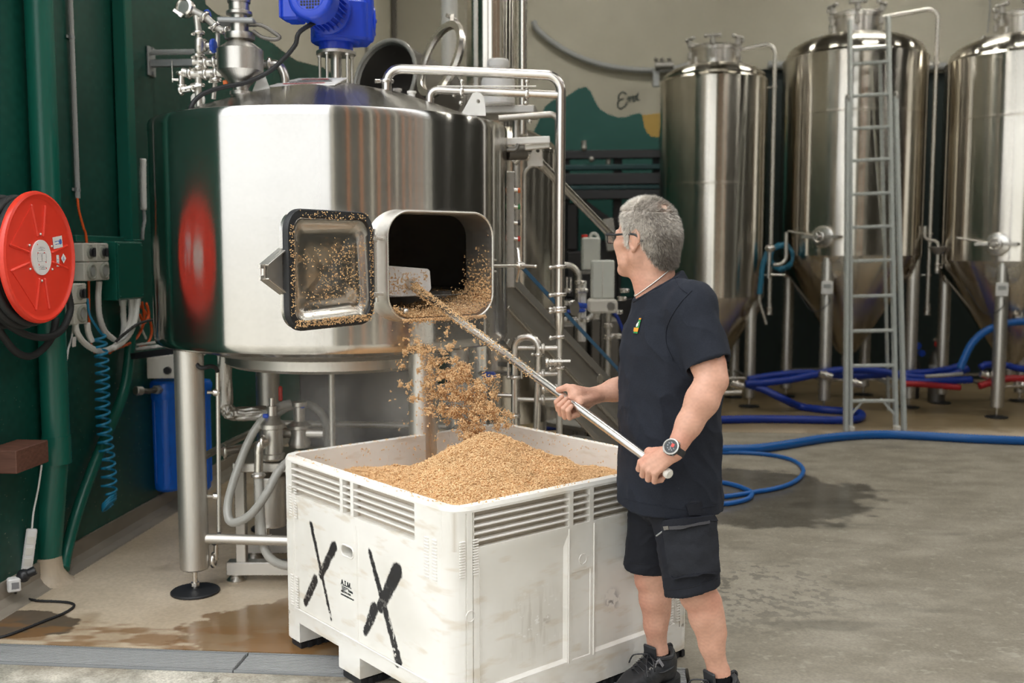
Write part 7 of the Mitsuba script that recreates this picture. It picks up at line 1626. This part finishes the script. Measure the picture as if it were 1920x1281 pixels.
# shorts
so_ = Field(V(.28, 3.05, .38), V(.82, 3.9, .92), .0045)
so_.ell(tc(.78) + V(.0, 0, 0), (.140, .180, .15), np.stack([-FW, -LF, UP], 1), .02)
HEML, HEMR = m_(1299, 1106, 3.355), m_(1211, 1064, 3.61)
TOPL, TOPR = m_(1276, 945, 3.40), m_(1230, 945, 3.59)
for A_, B_, r0, r1, kn, an in ((TOPL, HEML, .103, .093, KNL, ANL), (TOPR, HEMR, .095, .079, KNR, ANR)):
    w = (B_ + unit(B_ - A_) * .05) - A_; L2 = w @ w; ax2 = unit(w + V(-.0, 0, -.0)); nrm = unit(ax2 + (V(.13, 0, 0) if A_ is TOPL else V(.07, 0, 0)))
    def legtube(x, y, z):
        t = np.clip(((x - A_[0]) * w[0] + (y - A_[1]) * w[1] + (z - A_[2]) * w[2]) / L2, 0, 1)
        d = np.sqrt((x - A_[0] - w[0] * t) ** 2 + (y - A_[1] - w[1] * t) ** 2 + (z - A_[2] - w[2] * t) ** 2) - (r0 + (r1 - r0) * t)
        return np.maximum(d, (x - B_[0]) * nrm[0] + (y - B_[1]) * nrm[1] + (z - B_[2]) * nrm[2])
    so_.put(np.minimum(A_, B_) - .19, np.maximum(A_, B_) + .19, legtube, .025)
    so_.cap(B_ - ax2 * .05, B_ + ax2 * .10, r1 - .010, r1 - .006, .003, 'cut')
so_.half(V(0, 0, .80), (0, 0, 1))
shorts = so_.mesh(); q = shorts.vertices; vn_ = shorts.vertex_normals
fold = meshkit.fbm(np.c_[q[:, 0] * 11 - q[:, 2] * 8, q[:, 1] * 10, q[:, 2] * 6], 3, 15); ridge = 1 - np.abs(2 * fold - 1)
shorts.vertices = q + vn_ * ((ridge ** 3 - .4) * .0075)[:, None]
sho = part(man, 'shorts', shorts, 'shorts_cloth', True, label='dark work shorts with a zipped thigh pocket')
P_, T_ = quad_px([(1246, 984), (1335, 976), (1341, 1072), (1262, 1081)], 18, 18)
pkm = laid(shorts, P_, T_, .020, 1); pkm.vertices[:361] += ((meshkit.fbm(pkm.vertices[:361] * V(28, 28, 22), 3, 4) - .5) * .016)[:, None] * V(-.2, -1, 0)
pk = part(sho, 'thigh_pocket', pkm, 'pocket_cloth', 40)
P_, T_ = quad_px([(1250, 974), (1330, 966), (1335, 976), (1247, 985)], 16, 3); part(pk, 'pocket_flap', laid(shorts, P_, T_, .023, 1), 'shorts_cloth', 40)
P_, T_ = quad_px([(1257, 984), (1322, 976), (1323, 981), (1257, 990)], 20, 2); part(pk, 'zipper', laid(shorts, P_, T_, .026, 1), 'zip_grey', False, label='dark grey zipper')
P_, T_ = quad_px([(1252, 985), (1259, 983), (1260, 989), (1253, 991)], 2, 2); part(pk, 'zip_slider', laid(shorts, P_, T_, .029, 1), 'dark_steel', False)
zq = laid(shorts, [(1253, 988), (1246, 996), (1239, 1004)], np.array([[0, 1, 2]]), .018).vertices; part(pk, 'zip_pull', sweep(list(zq), [.002, .0028, .003], 8), 'galvanised', True)
P_, T_ = quad_px([(1262, 1078), (1340, 1069), (1341, 1073), (1262, 1082)], 14, 1); part(pk, 'pocket_hem', laid(shorts, P_, T_, .024, 1), 'shorts_cloth', False)
ov = quad_px([(1285, 946), (1309, 944), (1314, 966), (1291, 966)], 6, 6); part(sho, 'hip_tab', laid(cat(shorts, shirt), *ov, .006, 1), 'shorts_cloth', 40)

seam(shorts, [(1252, 1106), (1280, 1104), (1310, 1097), (1344, 1086)], .0018, 'hem_seam', .001, 'pocket_cloth', sho)
seam(shorts, [(1180, 1054), (1200, 1057), (1228, 1058)], .0018, 'hem_seam', .001, 'pocket_cloth', sho)
# hair
hr_ = Field(HCN - V(.16, .16, .17), HCN + V(.16, .16, .18), .0029); add_head(hr_, .0105, False)
hrF = hr_.mesh(); L_ = (hrF.vertices - HCN) @ HM / HS; ff, ll, uu = L_.T
hl_ = np.interp(ff, [-.14, -.095, -.070, -.052, -.045, -.006, -.002, .016, .022, .045, .066, .090], [-.100, -.098, -.072, -.036, .012, .030, -.030, -.030, .022, .046, .080, .094])
mask = uu > hl_ + .005 * (meshkit.noise(L_ * 160, 3) - .5)
hv = hrF.vertices + hrF.vertex_normals * (.006 * (meshkit.fbm(L_ * V(60, 60, 40), 3, 2) - .5))[:, None]
edge_in = np.clip((uu - hl_) / .014, 0, 1); hv = hv - hrF.vertex_normals * (.010 * (1 - edge_in))[:, None]
hf_ = hrF.faces[mask[hrF.faces].all(1)]; hmesh = trimesh.Trimesh(hv, hf_, process=True)
plastic('hair', proc(hair_col), 0.6, 0.3)
plastic('hair_light', (0.66, 0.62, 0.56), 0.5, 0.35); plastic('hair_dark', (0.10, 0.082, 0.068), 0.5, 0.35)
hk = part(man, 'hair', hmesh, 'hair', True, label='short grey hair, thin at the crown')
r = np.random.default_rng(5); pts, fi = trimesh.sample.sample_surface(hmesh, 22000, seed=5); nn_ = hmesh.face_normals[fi]
Lp = (pts - HCN) @ HM / HS
flow = np.stack([HM @ unit(V(-.35 - 3 * max(0, p[0]) * 0 + (.9 if (p[2] > .09 and p[0] > .0) else 0), .0, -1.0 if p[2] < .085 else -.15)) for p in Lp])
dirn = nn_ * r.uniform(.45, .95, (len(pts), 1)) + flow * .75 + r.normal(size=(len(pts), 3)) * .22; dirn /= np.linalg.norm(dirn, axis=1, keepdims=True)
ln_ = r.uniform(.009, .019, (len(pts), 1)); sd_ = np.cross(dirn, nn_); sd_ /= np.linalg.norm(sd_, axis=1, keepdims=True) + 1e-9; w_ = .0008
b0, b1, b2, tp_ = pts - nn_ * .002 + sd_ * w_, pts - nn_ * .002 - sd_ * w_, pts - nn_ * .002 + np.cross(sd_, dirn) * w_ * 1.5, pts + dirn * ln_
sv = np.stack([b0, b1, b2, tp_], 1).reshape(-1, 3); sf = (np.array([[0, 1, 3], [1, 2, 3], [2, 0, 3]])[None] + 4 * np.arange(len(pts))[:, None, None]).reshape(-1, 3)
tone = .55 * meshkit.fbm(Lp * V(14, 14, 14), 3, 8) + .5 * r.random(len(pts)) + 2.0 * np.clip(Lp[:, 0], -.1, .1) + .16
tone[np.linalg.norm(pts - HCN - HBALD, axis=1) < .012] = -9
for nm, bs, pick in (('dark_strands', 'hair_dark', (tone < .48) & (tone > -5)), ('grey_strands', 'hair', (tone >= .48) & (tone < .66)), ('light_strands', 'hair_light', tone >= .66)):
    part(hk, nm, trimesh.Trimesh(sv, sf.reshape(-1, 3, 3)[pick].reshape(-1, 3), process=False), bs, False, kind='stuff')
br = [hp(.088 - .0008 * abs(i) ** 1.5 * .6, s * (.014 + .0042 * i), .022 + .003 * math.sin(i / 8 * PI)) for s in (1,) for i in range(9)]
for s in (1, -1):
    part(man, 'eyebrow', sweep([hp(.096 - .0022 * i, s * (.012 + .0046 * i), .021 + .004 * math.sin(i / 8 * PI)) for i in range(9)], [.002 + .002 * math.sin((i + 1) / 10 * PI) for i in range(9)], 8), 'hair', True)
    e = part(man, 'eye', ball(hp(.075, s * .031, -.004), .0125 * HS, 3), 'label_white', True)
    part(e, 'iris', ball(hp(.0822, s * .031, -.004), .0060 * HS, 2), 'print_grey', True)
# glasses
gl = part(man, 'glasses', cat(*[sweep([hp(.112 - .22 * (abs(y) - .034), y, .0 + z) for y, z in [(s * .034 + x_, z_) for x_, z_ in np.array(rrect(.050, .034, .010, 5).exterior.coords)[:-1]]], .0019, 8, closed=True) for s in (1, -1)],
    sweep([hp(.116, -.010, .006), hp(.120, 0, .008), hp(.116, .010, .006)], .0018, 8),
    *[sweep(spline([hp(.106, s * .060, .010), hp(.098, s * .074, .011), hp(.05, s * .081, .011), hp(-.01, s * .085, .014), hp(-.036, s * .085, .008), hp(-.056, s * .083, -.010)], 6), .0022, 8, flat=1.7) for s in (1, -1)]), 'black_plastic', True, label='thin dark framed glasses')
for s in (1, -1): part(gl, 'lens', trimesh.Trimesh([hp(.112 - .22 * (abs(s * .034 + x_) - .034), s * .034 + x_, z_) for x_, z_ in ((-.022, -.015), (.022, -.015), (.022, .015), (-.022, .015))], [[0, 1, 2], [0, 2, 3]], process=False), 'clear_glass', False)
# neck chain
ch = []
c0 = m_(1233, 519, 3.508); ea, eb = unit(V(.070, 0, .058)), V(0, -1, 0)
for t in np.linspace(0, 2 * PI, 110, endpoint=False):
    d_ = ea * math.cos(t) + eb * math.sin(t)
    loc, _, _ = head_m.ray.intersects_location([c0 + d_ * .25], [-d_], multiple_hits=False)
    if len(loc): ch.append(loc[0] + d_ * .0022)
part(man, 'neck_chain', cat([ball(p, .0031, 1) for p in ch]), 'polished_steel', True, label='silver bead chain at the neck', kind='stuff')
# watch
wx = unit(WRL - ELL); wn = EYE - WRL; wn = unit(unit(wn) + V(-.45, 0, .22)); wn = unit(wn - (wn @ wx) * wx); wy = np.cross(wn, wx)
WC = along(ELL, WRL, .985); Rw = np.stack([wy, wx, wn], 1)
wt = part(man, 'watch', lathe([(.021, .024), (.0265, .025), (.0275, .029), (.0275, .036), (.0255, .039), (.0225, .0395)], 40, Rw, WC), 'black_plastic', label='round black sports watch')
part(wt, 'bezel', lathe([(.0265, .037), (.0265, .040), (.0225, .0415), (.0212, .0400), (.0212, .038)], 40, Rw, WC, caps=False), 'dull_steel')
part(wt, 'face', lathe([(.0218, .0395), (0, .0395)], 36, Rw, WC), 'print_black')
fm = []
part(wt, 'red_field', moved(box((.010, .011, .0004), (.004, -.006, .0399)), Rw, WC), 'signal_red', False)
part(wt, 'display_marks', moved(cat([box((.0045, .0034, .0004), (x * 1.15, -y * 1.15, .0399)) for x, y in ((-.009, .007), (-.010, 0), (-.006, -.007), (.0, -.010), (.007, -.008), (.011, -.002), (.0, -.002), (-.003, .011), (.002, -.0055))]), Rw, WC), 'print_grey', False)
part(wt, 'strap', sweep([WC + wy * .0345 * math.cos(t) + wn * .0325 * math.sin(t) for t in np.linspace(0, 2 * PI, 40, endpoint=False)], .0022, 10, closed=True).apply_translation((0, 0, 0)) if False else lathe([(.0318, -.011), (.0345, -.0105), (.0345, .0105), (.0318, .011)], 40, np.stack([wy, wn, -wx], 1) if np.linalg.det(np.stack([wy, wn, -wx], 1)) > 0 else np.stack([wn, wy, -wx], 1), WC, caps=False), 'black_rubber', 30)
for a in (.9, 2.2, 4.1, 5.4): part(wt, 'button', cyl(WC + Rw @ V(.024 * math.cos(a), .024 * math.sin(a), .031), WC + Rw @ V(.030 * math.cos(a), .030 * math.sin(a), .032), .0024, 10), 'dull_steel')
# socks and boots
def boot(an, fd, flat_):
    sk_ = Field(an - V(.09, .09, .13), an + V(.09, .09, .05), .004); sk_.chain([an + V(0, 0, .012), an - V(0, 0, .10)], [.0395, .044], .01); sk_.half(an + V(0, 0, .006), (0, 0, 1))
    part(man, 'sock', sk_.mesh(), 'sock_cloth', True)
    ld_ = np.cross(UP, fd); R_ = np.stack([fd, ld_, UP], 1); g0 = V(an[0], an[1], 0); q = lambda f, l, u: g0 + R_ @ V(f, l, u)
    B_ = Field(g0 - V(.30, .30, .0), g0 + V(.30, .30, .22), .004)
    B_.chain([q(-.012, 0, .15), q(-.016, 0, .10), q(-.022, 0, .06)], [.052, .053, .050], .02).cap(q(-.045, 0, .055), q(-.042, 0, .09), .040, .042, .02)
    B_.chain([q(.0, 0, .075), q(.07, 0, .062), q(.13, .004, .050), q(.175, .006, .046)], [.052, .050, .049, .042], .02)
    for s in (1, -1): B_.cap(q(.10, s * .020, .042), q(.16, s * .016, .040), .032, .03, .015)
    B_.half(q(0, 0, .026), (0, 0, -1)); B_.half(q(-.01, 0, .128), unit(R_ @ V(.25, 0, 1)), .004); B_.cap(an + V(0, 0, .06), an - V(0, 0, .05), .045, .044, .003, 'cut')
    bt = part(man, 'boot', B_.mesh(), 'boot_leather', True, label='black lace-up work boot')
    so = sg.LineString([(-.055, 0), (.09, .004), (.165, .006)]).buffer(.050, quad_segs=10); part(bt, 'sole', prism(so, .030, R_, g0 + V(0, 0, .0)), 'black_rubber', False)
    part(bt, 'collar_pad', moved(torus((0, 0, 0), (0, 0, 1), .050, .009, 36, 8), R_, q(-.012, 0, .122)), 'boot_leather')
    part(bt, 'tongue', bar(q(.036, 0, .10), q(.046, 0, .168), .058, .012, fd, .005), 'boot_leather', False)
    part(bt, 'side_strap', sweep(spline([q(-.06, .02, .085), q(-.02, .053, .088), q(.03, .052, .082), q(.06, .040, .083)], 6), .009, 8, flat=.4), 'boot_leather', True)
    part(bt, 'heel_loop', torus(q(-.066, 0, .128), ld_, .016, .005, 20, 8), 'boot_leather')
    for k in range(5):
        f0, z0 = .042 + .019 * k, .122 - .008 * k
        part(bt, 'lace', sweep([q(f0 - .004, -.034, z0 - .004), q(f0 + .012, 0, z0 + .014), q(f0 + .006, .034, z0 - .006)], .0028, 8), 'black_plastic', True)
        for s in (1, -1): part(bt, 'eyelet', torus(q(f0, s * .037, z0 - .006), R_ @ V(.2, s, .4), .0055, .0018, 14, 6), 'steel')
    part(bt, 'lace_bow', cat(sweep(spline([q(.05, 0, .137), q(.08, .045, .132), q(.085, .058, .10), q(.06, .03, .127)], 6), .0027, 8), sweep(spline([q(.05, 0, .137), q(.085, -.04, .132), q(.095, -.055, .10)], 6), .0027, 8), sweep(spline([q(.05, 0, .137), q(.10, .03, .125), q(.125, .06, .09)], 6), .0027, 8)), 'black_plastic', True, kind='stuff')
    part(bt, 'pull_tab', cat(bar(q(.028, .050, .10), q(.046, .044, .128), .012, .003, ld_, .001), bar(q(.046, .044, .128), q(.060, .038, .106), .008, .003, ld_, .001)), 'print_grey', False)
boot(ANR, unit(V(-.74, -.67, 0)), 0)
boot(ANL, unit(V(-.86, -.51, 0)), 0)

# ---------------------------------------------------------------- the hoe
ho = thing('grain_hoe', 'long steel-handled hoe with a white plastic blade reaching into the tun', 'hoe')
part(ho, 'handle', cyl(RQ0, RQ1 + RD * .043, ROD_R, 28), 'polished_steel')
part(ho, 'end_plug', lathe([(ROD_R + .0005, -.012), (ROD_R + .001, .0), (ROD_R - .002, .004), (0, .005)], 24, frame(RD), RQ1 + RD * .045), 'white_plastic', label='white end plug')
bx_ = unit(np.cross(RD, UP)); bx_ = -bx_ if bx_[0] < 0 else bx_; nb_ = unit(V(.62, -.78, .10)); bz = unit(V(0, .1, 1) - (V(0, .1, 1) @ nb_) * nb_); bxx = np.cross(bz, nb_) 
bl = sg.Polygon([(-.155, -.062), (.092, -.062), (.118, -.022), (.112, .058), (.10, .066), (-.155, .070)]).buffer(-.008).buffer(.008)
part(ho, 'blade', prism(bl, .008, np.stack([-bxx if bxx[0] < 0 else bxx, bz, np.cross(-bxx if bxx[0] < 0 else bxx, bz)], 1), RQ0), 'label_white', False, label='white plastic blade')
part(ho, 'socket', cyl(RQ0 - RD * .012, RQ0 + RD * .06, .021, 24, .018), 'polished_steel')
r = np.random.default_rng(31); P = []
L_ = np.linalg.norm(RQ1 - RQ0); F_ = frame(RD)
for _ in range(1700):      # husks along the wet rod, thickest near the blade
    e_ = r.exponential(.33)
    if e_ > .95: continue
    t = e_ * .62 * L_ + .05; a = r.normal() * .75 + (PI / 2 if r.random() < .5 else -PI / 2) + 0.2
    P.append(RQ0 + RD * t + F_ @ V(math.cos(a), math.sin(a), 0) * (ROD_R + r.exponential(.0022)))
part(ho, 'stuck_husks', husk_mesh(np.array(P), (.0042, .0026), 32, .6), 'grain', False, kind='stuff', label='wet husks stuck along the handle')
P = []
X_ = -bxx if bxx[0] < 0 else bxx
for cx, cz, n_, s_ in ((0, 0, 130, .03), (-.06, -.02, 70, .03), (.05, .02, 40, .03), (-.11, .0, 60, .03), (-.04, -.05, 40, .02), (.09, .03, 20, .012)):
    for _ in range(n_):
        x, z = cx + r.normal() * s_, cz + r.normal() * s_ * .8
        if -.15 < x < .105 and -.055 < z < .06: P.append(RQ0 + X_ * x + bz * z + np.cross(X_, bz) * .0095)
        if -.15 < x < .105 and -.055 < z < .06: P.append(RQ0 + X_ * x + bz * z - np.cross(X_, bz) * .0015)
part(ho, 'blade_husks', husk_mesh(np.array(P), (.0046, .003), 33, .6), 'grain', False, kind='stuff')
